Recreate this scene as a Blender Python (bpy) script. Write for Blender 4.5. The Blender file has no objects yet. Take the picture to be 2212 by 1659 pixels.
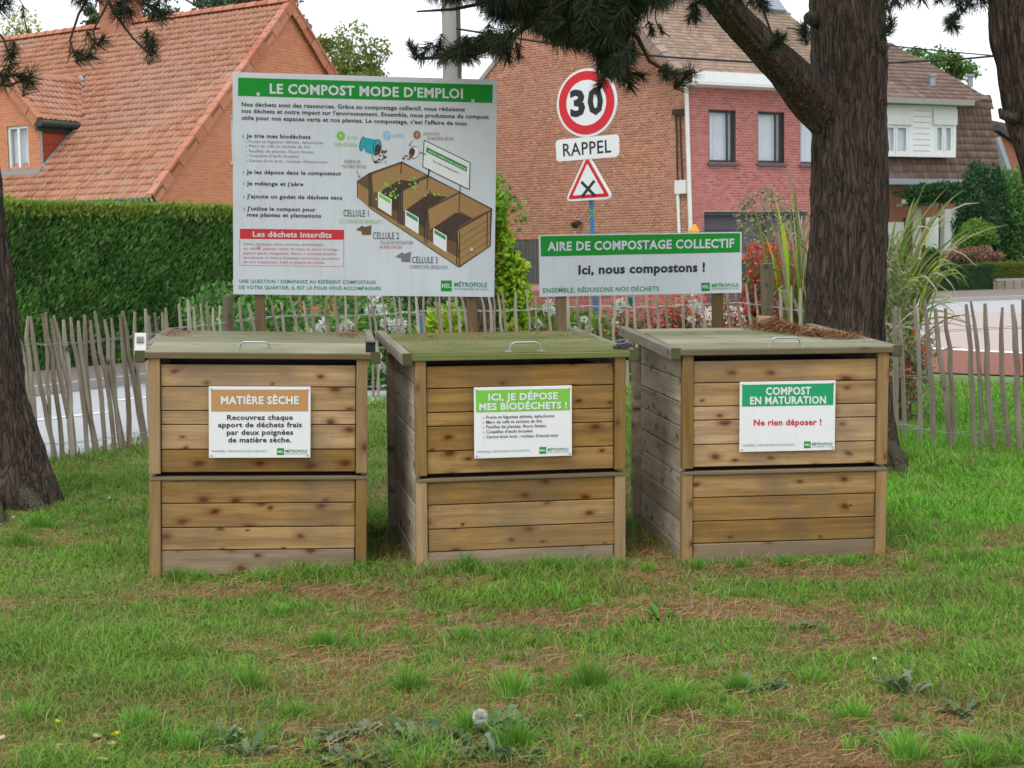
import bpy, bmesh, math, random
import numpy as np
from mathutils import Vector, Matrix
R = math.radians
random.seed(7); rng = np.random.default_rng(11)
sc = bpy.context.scene
col = sc.collection

# ---------------------------------------------------------------- camera, sky, sun, exposure
FPX, PITCH, ROLL, CAMH = 3111.6, R(5.2132), R(-0.9658), 1.4862     # photograph measured at 2212 x 1659
CX, CY = 1106.0, 829.5
cam_data = bpy.data.cameras.new('camera'); cam = bpy.data.objects.new('camera', cam_data); col.objects.link(cam)
cam_data.sensor_width = 36.0; cam_data.lens = 36.0*FPX/2212.0
cam_data.clip_start = 0.05; cam_data.clip_end = 2000
F_ = Vector((0, math.cos(PITCH), -math.sin(PITCH))); R0 = Vector((1, 0, 0)); U0 = R0.cross(F_)
R_ = R0*math.cos(ROLL)+U0*math.sin(ROLL); U_ = -R0*math.sin(ROLL)+U0*math.cos(ROLL)
cam.matrix_world = Matrix(((R_.x, U_.x, -F_.x, 0), (R_.y, U_.y, -F_.y, 0), (R_.z, U_.z, -F_.z, CAMH), (0, 0, 0, 1)))
cam_data.dof.use_dof = True; cam_data.dof.focus_distance = 7.2; cam_data.dof.aperture_fstop = 9.0
sc.camera = cam

SUN_EL, SUN_ROT = R(58), R(215)
world = bpy.data.worlds.new("World"); sc.world = world; world.use_nodes = True
wn = world.node_tree; wn.nodes.clear()
w_out = wn.nodes.new('ShaderNodeOutputWorld'); w_bg = wn.nodes.new('ShaderNodeBackground')
w_sky = wn.nodes.new('ShaderNodeTexSky'); w_sky.sky_type = 'NISHITA'; w_sky.sun_disc = False
w_sky.sun_elevation = SUN_EL; w_sky.sun_rotation = SUN_ROT
w_mix = wn.nodes.new('ShaderNodeMix'); w_mix.data_type = 'RGBA'; w_mix.inputs[0].default_value = 0.93
w_mix.inputs[7].default_value = (10.6, 10.9, 11.3, 1)                # the closed white cloud cover
wn.links.new(w_sky.outputs[0], w_mix.inputs[6]); wn.links.new(w_mix.outputs[2], w_bg.inputs[0])
w_bg.inputs[1].default_value = 0.105
wn.links.new(w_bg.outputs[0], w_out.inputs[0])
sun_d = bpy.data.lights.new('sun', 'SUN'); sun_d.energy = 1.0; sun_d.angle = R(22); sun_d.color = (1.0, 0.965, 0.91)
sun = bpy.data.objects.new('sun', sun_d); col.objects.link(sun)
sdir = Vector((-0.42*math.cos(SUN_EL), -0.9*math.cos(SUN_EL), math.sin(SUN_EL)))
sun.rotation_euler = sdir.to_track_quat('Z', 'Y').to_euler(); sun.location = (0, 0, 20)
sc.view_settings.view_transform = 'Standard'; sc.view_settings.look = 'None'
sc.view_settings.exposure = 0.36; sc.view_settings.gamma = 1.0; sc.view_settings.use_curve_mapping = False
sc.cycles.max_bounces = 6; sc.cycles.diffuse_bounces = 3; sc.cycles.glossy_bounces = 2
sc.cycles.transparent_max_bounces = 6; sc.cycles.use_denoising = True

# ---------------------------------------------------------------- measuring helpers
def ray(x, y):
    d = F_ + R_*((x-CX)/FPX) - U_*((y-CY)/FPX)
    return d
def at(x, y, Y):
    d = ray(x, y); t = Y/d.y
    return Vector((d.x*t, Y, CAMH+d.z*t))
def gnd(x, y, z=0.0):
    d = ray(x, y); t = (z-CAMH)/d.z
    return Vector((d.x*t, d.y*t, z))
def hit(x, y, p, n):
    d = ray(x, y); o = Vector((0, 0, CAMH)); t = (p-o).dot(n)/d.dot(n)
    return o+d*t
def yh(x): return 545.56-0.01686*(x-CX)
def X_at(x, Y): return (x-CX)/FPX*Y

# ---------------------------------------------------------------- noise
def _hash(ix, iy, s):
    h = (ix.astype(np.int64)*374761393 + iy.astype(np.int64)*668265263 + s*1442695041) & 0xffffffff
    h = ((h ^ (h >> 13))*1274126177) & 0xffffffff
    return ((h ^ (h >> 16)) & 0xffff)/65535.0
def vnoise(x, y, s=0):
    x = np.asarray(x, float); y = np.asarray(y, float)
    ix = np.floor(x); iy = np.floor(y); fx = x-ix; fy = y-iy
    fx = fx*fx*(3-2*fx); fy = fy*fy*(3-2*fy)
    a = _hash(ix, iy, s); b = _hash(ix+1, iy, s); c = _hash(ix, iy+1, s); d = _hash(ix+1, iy+1, s)
    return (a*(1-fx)+b*fx)*(1-fy)+(c*(1-fx)+d*fx)*fy
def fbm(x, y, s=0, o=4):
    v = 0; a = .5; t = 0
    for k in range(o):
        v = v+a*vnoise(x*2**k+17*k, y*2**k-9*k, s+k); t += a; a *= .5
    return v/t
def sstep(a, b, v):
    t = np.clip((v-a)/(b-a), 0, 1); return t*t*(3-2*t)

# ---------------------------------------------------------------- object helpers
def tag(o, label=None, cat=None, group=None, kind=None):
    if label: o['label'] = label
    if cat: o['category'] = cat
    if group: o['group'] = group
    if kind: o['kind'] = kind
    return o
def empty(name, loc=(0, 0, 0), label=None, cat=None, group=None):
    o = bpy.data.objects.new(name, None); col.objects.link(o); o.location = loc; o.empty_display_size = .2
    return tag(o, label, cat, group)
def link(o, parent=None, world=True):
    col.objects.link(o)
    if parent is not None:
        o.parent = parent
        if world and parent.type == 'EMPTY':
            o.matrix_parent_inverse = Matrix.Translation(-Vector(parent.location))
    return o
def mesh_np(name, V, F, mats=(), smooth=False, midx=None, colors=None):
    """V: n x 3; F: list of index arrays, each m x k"""
    V = np.asarray(V, np.float32); me = bpy.data.meshes.new(name)
    if isinstance(F, np.ndarray): F = [F]
    F = [np.asarray(f, np.int32) for f in F if len(f)]
    me.vertices.add(len(V)); me.vertices.foreach_set('co', V.ravel())
    nl = sum(f.size for f in F); nf = sum(len(f) for f in F)
    me.loops.add(nl); me.loops.foreach_set('vertex_index', np.concatenate([f.ravel() for f in F]))
    me.polygons.add(nf)
    tot = np.concatenate([np.full(len(f), f.shape[1], np.int32) for f in F])
    st = np.zeros(nf, np.int32); st[1:] = np.cumsum(tot)[:-1]
    me.polygons.foreach_set('loop_start', st); me.polygons.foreach_set('loop_total', tot)
    if midx is not None: me.polygons.foreach_set('material_index', np.asarray(midx, np.int32))
    if smooth: me.polygons.foreach_set('use_smooth', np.ones(nf, bool))
    me.update(calc_edges=True)
    if colors is not None:
        a = me.color_attributes.new('Col', 'FLOAT_COLOR', 'POINT')
        c = np.ones((len(V), 4), np.float32); c[:, :3] = colors
        a.data.foreach_set('color', c.ravel())
    for m in mats: me.materials.append(m)
    return me
def obj(name, me, parent=None, world=True):
    return link(bpy.data.objects.new(name, me), parent, world)
class MB:
    """collects shapes, builds one mesh object"""
    def __init__(s): s.V = []; s.F = []; s.M = []; s.n = 0
    def add(s, V, F, mi=0):
        for f in F: s.F.append(tuple(i+s.n for i in f)); s.M.append(mi)
        s.V += [tuple(v) for v in V]; s.n += len(V); return s
    def box(s, c, size, rot=None, mi=0):
        hx, hy, hz = [k/2 for k in size]
        P = [Vector((x, y, z)) for z in (-hz, hz) for y in (-hy, hy) for x in (-hx, hx)]
        if rot is not None: P = [rot@p for p in P]
        P = [p+Vector(c) for p in P]
        return s.add(P, [(0, 2, 3, 1), (4, 5, 7, 6), (0, 1, 5, 4), (2, 6, 7, 3), (0, 4, 6, 2), (1, 3, 7, 5)], mi)
    def prism(s, poly, off, mi=0):
        """poly: list of Vectors, extruded by vector off"""
        n = len(poly); P = [Vector(p) for p in poly]+[Vector(p)+Vector(off) for p in poly]
        F = [tuple(range(n))[::-1], tuple(range(n, 2*n))]+[(i, (i+1) % n, n+(i+1) % n, n+i) for i in range(n)]
        return s.add(P, F, mi)
    def tube(s, pts, rad, n=8, mi=0, cap=True):
        pts = [Vector(p) for p in pts]; k = len(pts)
        if not hasattr(rad, '__len__'): rad = [rad]*k
        up = Vector((0, 0, 1)); prev = None; b = s.n; V = []
        for i, p in enumerate(pts):
            d = (pts[min(i+1, k-1)]-pts[max(i-1, 0)]).normalized()
            if prev is None:
                a = d.cross(up if abs(d.z) < .95 else Vector((1, 0, 0))).normalized()
            else:
                a = (prev-d*prev.dot(d)).normalized()
            prev = a; c = d.cross(a)
            for j in range(n):
                t = 2*math.pi*j/n; V.append(p+(a*math.cos(t)+c*math.sin(t))*rad[i])
        F = [(i*n+j, i*n+(j+1) % n, (i+1)*n+(j+1) % n, (i+1)*n+j) for i in range(k-1) for j in range(n)]
        if cap: F += [tuple(range(n))[::-1], tuple((k-1)*n+j for j in range(n))]
        return s.add(V, F, mi)
    def mesh(s, name, mats, smooth=False, bevel=0):
        me = bpy.data.meshes.new(name); me.from_pydata(s.V, [], s.F)
        if not isinstance(mats, (list, tuple)): mats = [mats]
        for m in mats: me.materials.append(m)
        me.polygons.foreach_set('material_index', s.M)
        if bevel or smooth:
            bm = bmesh.new(); bm.from_mesh(me)
            bmesh.ops.recalc_face_normals(bm, faces=bm.faces)
            if bevel: bmesh.ops.bevel(bm, geom=bm.edges[:], offset=bevel, segments=1, affect='EDGES', profile=.5)
            if smooth:
                for f in bm.faces: f.smooth = True
            bm.to_mesh(me); bm.free()
        else:
            bm = bmesh.new(); bm.from_mesh(me); bmesh.ops.recalc_face_normals(bm, faces=bm.faces); bm.to_mesh(me); bm.free()
        me.update(); return me
    def build(s, name, mats, parent=None, smooth=False, bevel=0, world=True):
        return obj(name, s.mesh(name, mats, smooth, bevel), parent, world)

# pieces (bricks, tiles): the first n as objects sharing one mesh, the others joined into one part
def pieces(parent, kind, rest_name, TV, TF, O, EX, EY, EZ, mat, order, n_ind=300):
    O = np.asarray(O, float); N = len(O); TV = np.asarray(TV, float)
    def full(E):
        E = np.asarray(E, float); return np.tile(E, (N, 1)) if E.ndim == 1 else E
    EX, EY, EZ = full(EX), full(EY), full(EZ)
    idx = np.argsort(order); ind, rest = idx[:n_ind], idx[n_ind:]
    me = mesh_np(kind, TV, [np.array(TF)], [mat])
    for i in ind:
        o = bpy.data.objects.new(kind, me); col.objects.link(o); o.parent = parent
        M = Matrix(((EX[i][0], EY[i][0], EZ[i][0], O[i][0]), (EX[i][1], EY[i][1], EZ[i][1], O[i][1]), (EX[i][2], EY[i][2], EZ[i][2], O[i][2]), (0, 0, 0, 1)))
        o.matrix_local = M
    if len(rest):
        k = len(TV)
        V = (O[rest][:, None, :]+TV[None, :, 0:1]*EX[rest][:, None, :]+TV[None, :, 1:2]*EY[rest][:, None, :]+TV[None, :, 2:3]*EZ[rest][:, None, :]).reshape(-1, 3)
        TF = np.array(TF); F = (TF[None]+(np.arange(len(rest))*k)[:, None, None]).reshape(-1, TF.shape[1])
        r = obj(rest_name, mesh_np(rest_name, V, F, [mat]), parent, False); r['kind'] = 'stuff'
BRICK_V = [(0, 0, 0), (1, 0, 0), (1, 0, 1), (0, 0, 1), (.03, 1, .06), (.97, 1, .06), (.97, 1, .94), (.03, 1, .94)]
BRICK_F = [(4, 5, 6, 7), (0, 1, 5, 4), (1, 2, 6, 5), (2, 3, 7, 6), (3, 0, 4, 7)]

# ---------------------------------------------------------------- materials
MATS = {}
def nodes(name):
    m = bpy.data.materials.new(name); m.use_nodes = True; nt = m.node_tree
    b = nt.nodes.get('Principled BSDF'); b.inputs['Roughness'].default_value = .85
    b.inputs['Specular IOR Level'].default_value = .25
    return m, nt, b
def N(nt, t, **kw):
    n = nt.nodes.new(t)
    for k, v in kw.items():
        if k.startswith('i_'): n.inputs[int(k[2:]) if k[2:].isdigit() else k[2:]].default_value = v
        else: setattr(n, k, v)
    return n
def ramp(nt, fac, stops):
    r = nt.nodes.new('ShaderNodeValToRGB'); e = r.color_ramp.elements
    while len(e) > 1: e.remove(e[-1])
    e[0].position, e[0].color = stops[0][0], (*stops[0][1], 1)
    for p, c in stops[1:]:
        x = e.new(p); x.color = (*c, 1)
    nt.links.new(fac, r.inputs[0]); return r.outputs[0]
def mix(nt, fac, a, b, mode='MIX'):
    m = nt.nodes.new('ShaderNodeMix'); m.data_type = 'RGBA'; m.blend_type = mode
    for s, v in ((0, fac), (6, a), (7, b)):
        if isinstance(v, (int, float)): m.inputs[s].default_value = v
        elif isinstance(v, tuple): m.inputs[s].default_value = (*v, 1) if len(v) == 3 else v
        else: nt.links.new(v, m.inputs[s])
    return m.outputs[2]
def math_(nt, op, a, b=0.0, clamp=False):
    m = nt.nodes.new('ShaderNodeMath'); m.operation = op; m.use_clamp = clamp
    for s, v in ((0, a), (1, b)):
        if isinstance(v, (int, float)): m.inputs[s].default_value = v
        else: nt.links.new(v, m.inputs[s])
    return m.outputs[0]
def coords(nt, scale=(1, 1, 1), which='Object', rand=0.0):
    tc = N(nt, 'ShaderNodeTexCoord'); mp = N(nt, 'ShaderNodeMapping'); mp.inputs['Scale'].default_value = scale
    out = N(nt, 'ShaderNodeNewGeometry').outputs['Position'] if which == 'World' else tc.outputs[which]
    if rand:
        oi = N(nt, 'ShaderNodeObjectInfo'); 
        cx = N(nt, 'ShaderNodeCombineXYZ'); r = math_(nt, 'MULTIPLY', oi.outputs['Random'], rand)
        for k in range(3): nt.links.new(r, cx.inputs[k])
        a = N(nt, 'ShaderNodeVectorMath', operation='ADD'); nt.links.new(out, a.inputs[0]); nt.links.new(cx.outputs[0], a.inputs[1]); out = a.outputs[0]
    nt.links.new(out, mp.inputs[0]); return mp.outputs[0]
def noise(nt, vec, scale, detail=4, rough=.55):
    n = N(nt, 'ShaderNodeTexNoise'); n.inputs['Scale'].default_value = scale; n.inputs['Detail'].default_value = detail; n.inputs['Roughness'].default_value = rough
    nt.links.new(vec, n.inputs['Vector']); return n.outputs['Fac']
def bump(nt, b, h, strength=.3, dist=.01):
    n = N(nt, 'ShaderNodeBump'); n.inputs['Strength'].default_value = strength; n.inputs['Distance'].default_value = dist
    nt.links.new(h, n.inputs['Height']); nt.links.new(n.outputs[0], b.inputs['Normal'])
def plain(name, c, rough=.6, var=.12, scale=8, spec=.3, metal=0, bmp=0):
    m, nt, b = nodes(name); v = coords(nt, which='World')
    f = noise(nt, v, scale, 5)
    cc = mix(nt, f, tuple(k*(1-var) for k in c), tuple(min(1, k*(1+var)) for k in c))
    nt.links.new(cc, b.inputs['Base Color']); b.inputs['Roughness'].default_value = rough
    b.inputs['Specular IOR Level'].default_value = spec; b.inputs['Metallic'].default_value = metal
    if bmp: bump(nt, b, noise(nt, v, scale*6, 4), bmp, .01)
    return m
def wood(name, axis, light, dark, knotc, knots=1.0, stain=None, gscale=1.0, nrm=None):
    """grain along local axis; knots where a stretched cell noise is small"""
    m, nt, b = nodes(name)
    s = [26, 26, 26]; s[axis] = 1.6; v = coords(nt, tuple(k*gscale for k in s), rand=37.0)
    g = math_(nt, 'ADD', math_(nt, 'MULTIPLY', noise(nt, v, 1.0, 6, .62), .7), math_(nt, 'MULTIPLY', noise(nt, v, 3.7, 3, .6), .3))
    s2 = [5, 5, 5]; s2[axis] = 1.1; v2 = coords(nt, tuple(s2), rand=19.0)
    g2 = noise(nt, v2, 1.0, 4)
    gr = ramp(nt, g, [(.38, dark), (.5, tuple((a+c)/2 for a, c in zip(light, dark))), (.60, light)])
    gr = mix(nt, math_(nt, 'MULTIPLY', g2, .55), gr, tuple(k*.74 for k in light))
    if knots:
        s3 = [10.5, 10.5, 10.5]; s3[axis] = 6.0; v3 = coords(nt, tuple(s3), rand=53.0)
        kn_ = nrm if nrm is not None else (1, 0, 1)[axis]; sx = N(nt, 'ShaderNodeSeparateXYZ'); nt.links.new(v3, sx.inputs[0]); cm = N(nt, 'ShaderNodeCombineXYZ'); nt.links.new(sx.outputs[axis], cm.inputs[0]); nt.links.new(sx.outputs[3-axis-kn_], cm.inputs[1]); v3 = cm.outputs[0]
        nz = N(nt, 'ShaderNodeTexNoise'); nz.inputs['Scale'].default_value = 1.7; nz.inputs['Detail'].default_value = 4; nt.links.new(v3, nz.inputs['Vector'])
        vv = N(nt, 'ShaderNodeVectorMath', operation='MULTIPLY_ADD'); nt.links.new(nz.outputs['Color'], vv.inputs[0]); vv.inputs[1].default_value = (.28, .28, .28); nt.links.new(v3, vv.inputs[2])
        vo = N(nt, 'ShaderNodeTexVoronoi'); vo.inputs['Scale'].default_value = 1.0; vo.inputs['Randomness'].default_value = 1.0; vo.voronoi_dimensions = '2D'; nt.links.new(vv.outputs[0], vo.inputs['Vector'])
        size = math_(nt, 'ADD', math_(nt, 'MULTIPLY', N_sep(nt, vo.outputs['Color']), .9), .35)
        dd = math_(nt, 'DIVIDE', vo.outputs['Distance'], size)
        k1 = ramp(nt, dd, [(.11, (1, 1, 1)), (.18, (.45, .45, .45)), (.34, (0, 0, 0))]); k2 = ramp(nt, dd, [(.05, (1, 1, 1)), (.12, (0, 0, 0))])
        sg = N(nt, 'ShaderNodeSeparateColor'); nt.links.new(vo.outputs['Color'], sg.inputs[0])
        sel = math_(nt, 'GREATER_THAN', sg.outputs[1], 1-.52*knots)
        gr = mix(nt, math_(nt, 'MULTIPLY', math_(nt, 'MULTIPLY', k1, sel), .8), gr, tuple(min(1, k*1.25) for k in knotc))
        gr = mix(nt, math_(nt, 'MULTIPLY', math_(nt, 'MULTIPLY', k2, sel), .75), gr, tuple(k*.4 for k in knotc))
    if stain:
        vs = coords(nt, (2.2, 2.2, 2.2), which='World'); f = ramp(nt, noise(nt, vs, 1.6, 5), [(.42, (0, 0, 0)), (.66, (1, 1, 1))])
        gr = mix(nt, math_(nt, 'MULTIPLY', f, stain[1]), gr, stain[0])
    oi = N(nt, 'ShaderNodeObjectInfo');
    hs = N(nt, 'ShaderNodeHueSaturation'); nt.links.new(gr, hs.inputs['Color'])
    nt.links.new(math_(nt, 'ADD', math_(nt, 'MULTIPLY', oi.outputs['Random'], .46), .66), hs.inputs['Value'])
    nt.links.new(math_(nt, 'ADD', math_(nt, 'MULTIPLY', oi.outputs['Random'], -.3), 1.1), hs.inputs['Saturation'])
    nt.links.new(hs.outputs[0], b.inputs['Base Color']); b.inputs['Roughness'].default_value = .8
    bump(nt, b, g, .35, .004)
    return m
def N_sep(nt, colr):
    s = N(nt, 'ShaderNodeSeparateColor'); nt.links.new(colr, s.inputs[0]); return s.outputs[0]
def island_rand(nt):
    oi = N(nt, 'ShaderNodeObjectInfo'); g = N(nt, 'ShaderNodeNewGeometry')
    return math_(nt, 'FRACT', math_(nt, 'ADD', oi.outputs['Random'], g.outputs['Random Per Island']))
def piece_mat(name, stops, stain=None, rough=.85, ns=3.0):
    m, nt, b = nodes(name)
    c = ramp(nt, island_rand(nt), stops)
    v = coords(nt, which='World')
    f = noise(nt, v, 30, 4); c = mix(nt, f, mix(nt, 1.0, c, (.82, .82, .82), 'MULTIPLY'), c)
    if stain:
        f2 = ramp(nt, noise(nt, v, ns/6, 5), [(.4, (0, 0, 0)), (.65, (1, 1, 1))]); c = mix(nt, math_(nt, 'MULTIPLY', f2, stain[1]), c, stain[0])
    nt.links.new(c, b.inputs['Base Color']); b.inputs['Roughness'].default_value = rough
    bump(nt, b, f, .2, .004)
    return m
def leaf_mat(name, stops, trans=.25, rough=.6, patch=None):
    m, nt, b = nodes(name)
    c = ramp(nt, island_rand(nt), stops)
    if patch:
        v = coords(nt, (1, 1, .7), which='World'); f = ramp(nt, noise(nt, v, 1.9, 4, .6), [(.36, (0, 0, 0)), (.62, (1, 1, 1))]); c = mix(nt, f, mix(nt, 1.0, c, patch, 'MULTIPLY'), c)
        f = ramp(nt, noise(nt, v, 3.3, 3), [(.62, (0, 0, 0)), (.72, (1, 1, 1))]); c = mix(nt, math_(nt, 'MULTIPLY', f, .45), c, (.16, .12, .06))
    if True:
        nt.links.new(c, b.inputs['Base Color']); b.inputs['Roughness'].default_value = rough
    if trans:
        tr = N(nt, 'ShaderNodeBsdfTranslucent'); nt.links.new(c, tr.inputs[0]); mx = N(nt, 'ShaderNodeMixShader'); mx.inputs[0].default_value = trans
        nt.links.new(b.outputs[0], mx.inputs[1]); nt.links.new(tr.outputs[0], mx.inputs[2]); nt.links.new(mx.outputs[0], nt.nodes['Material Output'].inputs[0])
    return m
def attr_mat(name, trans=.2, rough=.7):
    m, nt, b = nodes(name); a = N(nt, 'ShaderNodeVertexColor', layer_name='Col'); nt.links.new(a.outputs[0], b.inputs['Base Color']); b.inputs['Roughness'].default_value = rough
    if trans:
        tr = N(nt, 'ShaderNodeBsdfTranslucent'); nt.links.new(a.outputs[0], tr.inputs[0]); mx = N(nt, 'ShaderNodeMixShader'); mx.inputs[0].default_value = trans
        nt.links.new(b.outputs[0], mx.inputs[1]); nt.links.new(tr.outputs[0], mx.inputs[2]); nt.links.new(mx.outputs[0], nt.nodes['Material Output'].inputs[0])
    return m
def bark_mat(name, a, c, moss=None):
    m, nt, b = nodes(name); v = coords(nt, (1, 1, .16), which='Object')
    vo = N(nt, 'ShaderNodeTexVoronoi', feature='DISTANCE_TO_EDGE'); vo.inputs['Scale'].default_value = 24; vo.inputs['Randomness'].default_value = 1.0; 
    nz = N(nt, 'ShaderNodeTexNoise'); nz.inputs['Scale'].default_value = 9; nz.inputs['Detail'].default_value = 6; nt.links.new(v, nz.inputs['Vector'])
    vv = N(nt, 'ShaderNodeVectorMath', operation='MULTIPLY_ADD'); nt.links.new(nz.outputs['Color'], vv.inputs[0]); vv.inputs[1].default_value = (.22, .22, .34); nt.links.new(v, vv.inputs[2]); nt.links.new(vv.outputs[0], vo.inputs['Vector'])
    e = ramp(nt, math_(nt, 'MULTIPLY', vo.outputs['Distance'], math_(nt, 'ADD', noise(nt, v, 14, 5), .45)), [(.0, (.12, .12, .12)), (.07, (.7, .7, .7)), (.25, (1, 1, 1))])
    n2 = noise(nt, v, 40, 6, .7); n3 = noise(nt, v, 5, 3)
    c1 = ramp(nt, n2, [(.3, tuple(k*.6 for k in a)), (.55, a), (.8, c)])
    c1 = mix(nt, n3, c1, mix(nt, 1.0, c1, (.68, .58, .52), 'MULTIPLY'))
    c1 = mix(nt, e, tuple(k*.22 for k in a), c1)
    if moss:
        g = N(nt, 'ShaderNodeNewGeometry'); sx = N(nt, 'ShaderNodeSeparateXYZ'); nt.links.new(g.outputs['Normal'], sx.inputs[0])
        f = ramp(nt, math_(nt, 'MULTIPLY', math_(nt, 'ADD', sx.outputs[2], .25), noise(nt, v, 12, 4)), [(.28, (0, 0, 0)), (.5, (1, 1, 1))])
        c1 = mix(nt, math_(nt, 'MULTIPLY', f, .7), c1, moss)
    nt.links.new(c1, b.inputs['Base Color']); b.inputs['Roughness'].default_value = .95
    h = math_(nt, 'ADD', N_sep(nt, e), math_(nt, 'MULTIPLY', n2, .6)); bump(nt, b, h, .9, .012)
    return m

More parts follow.
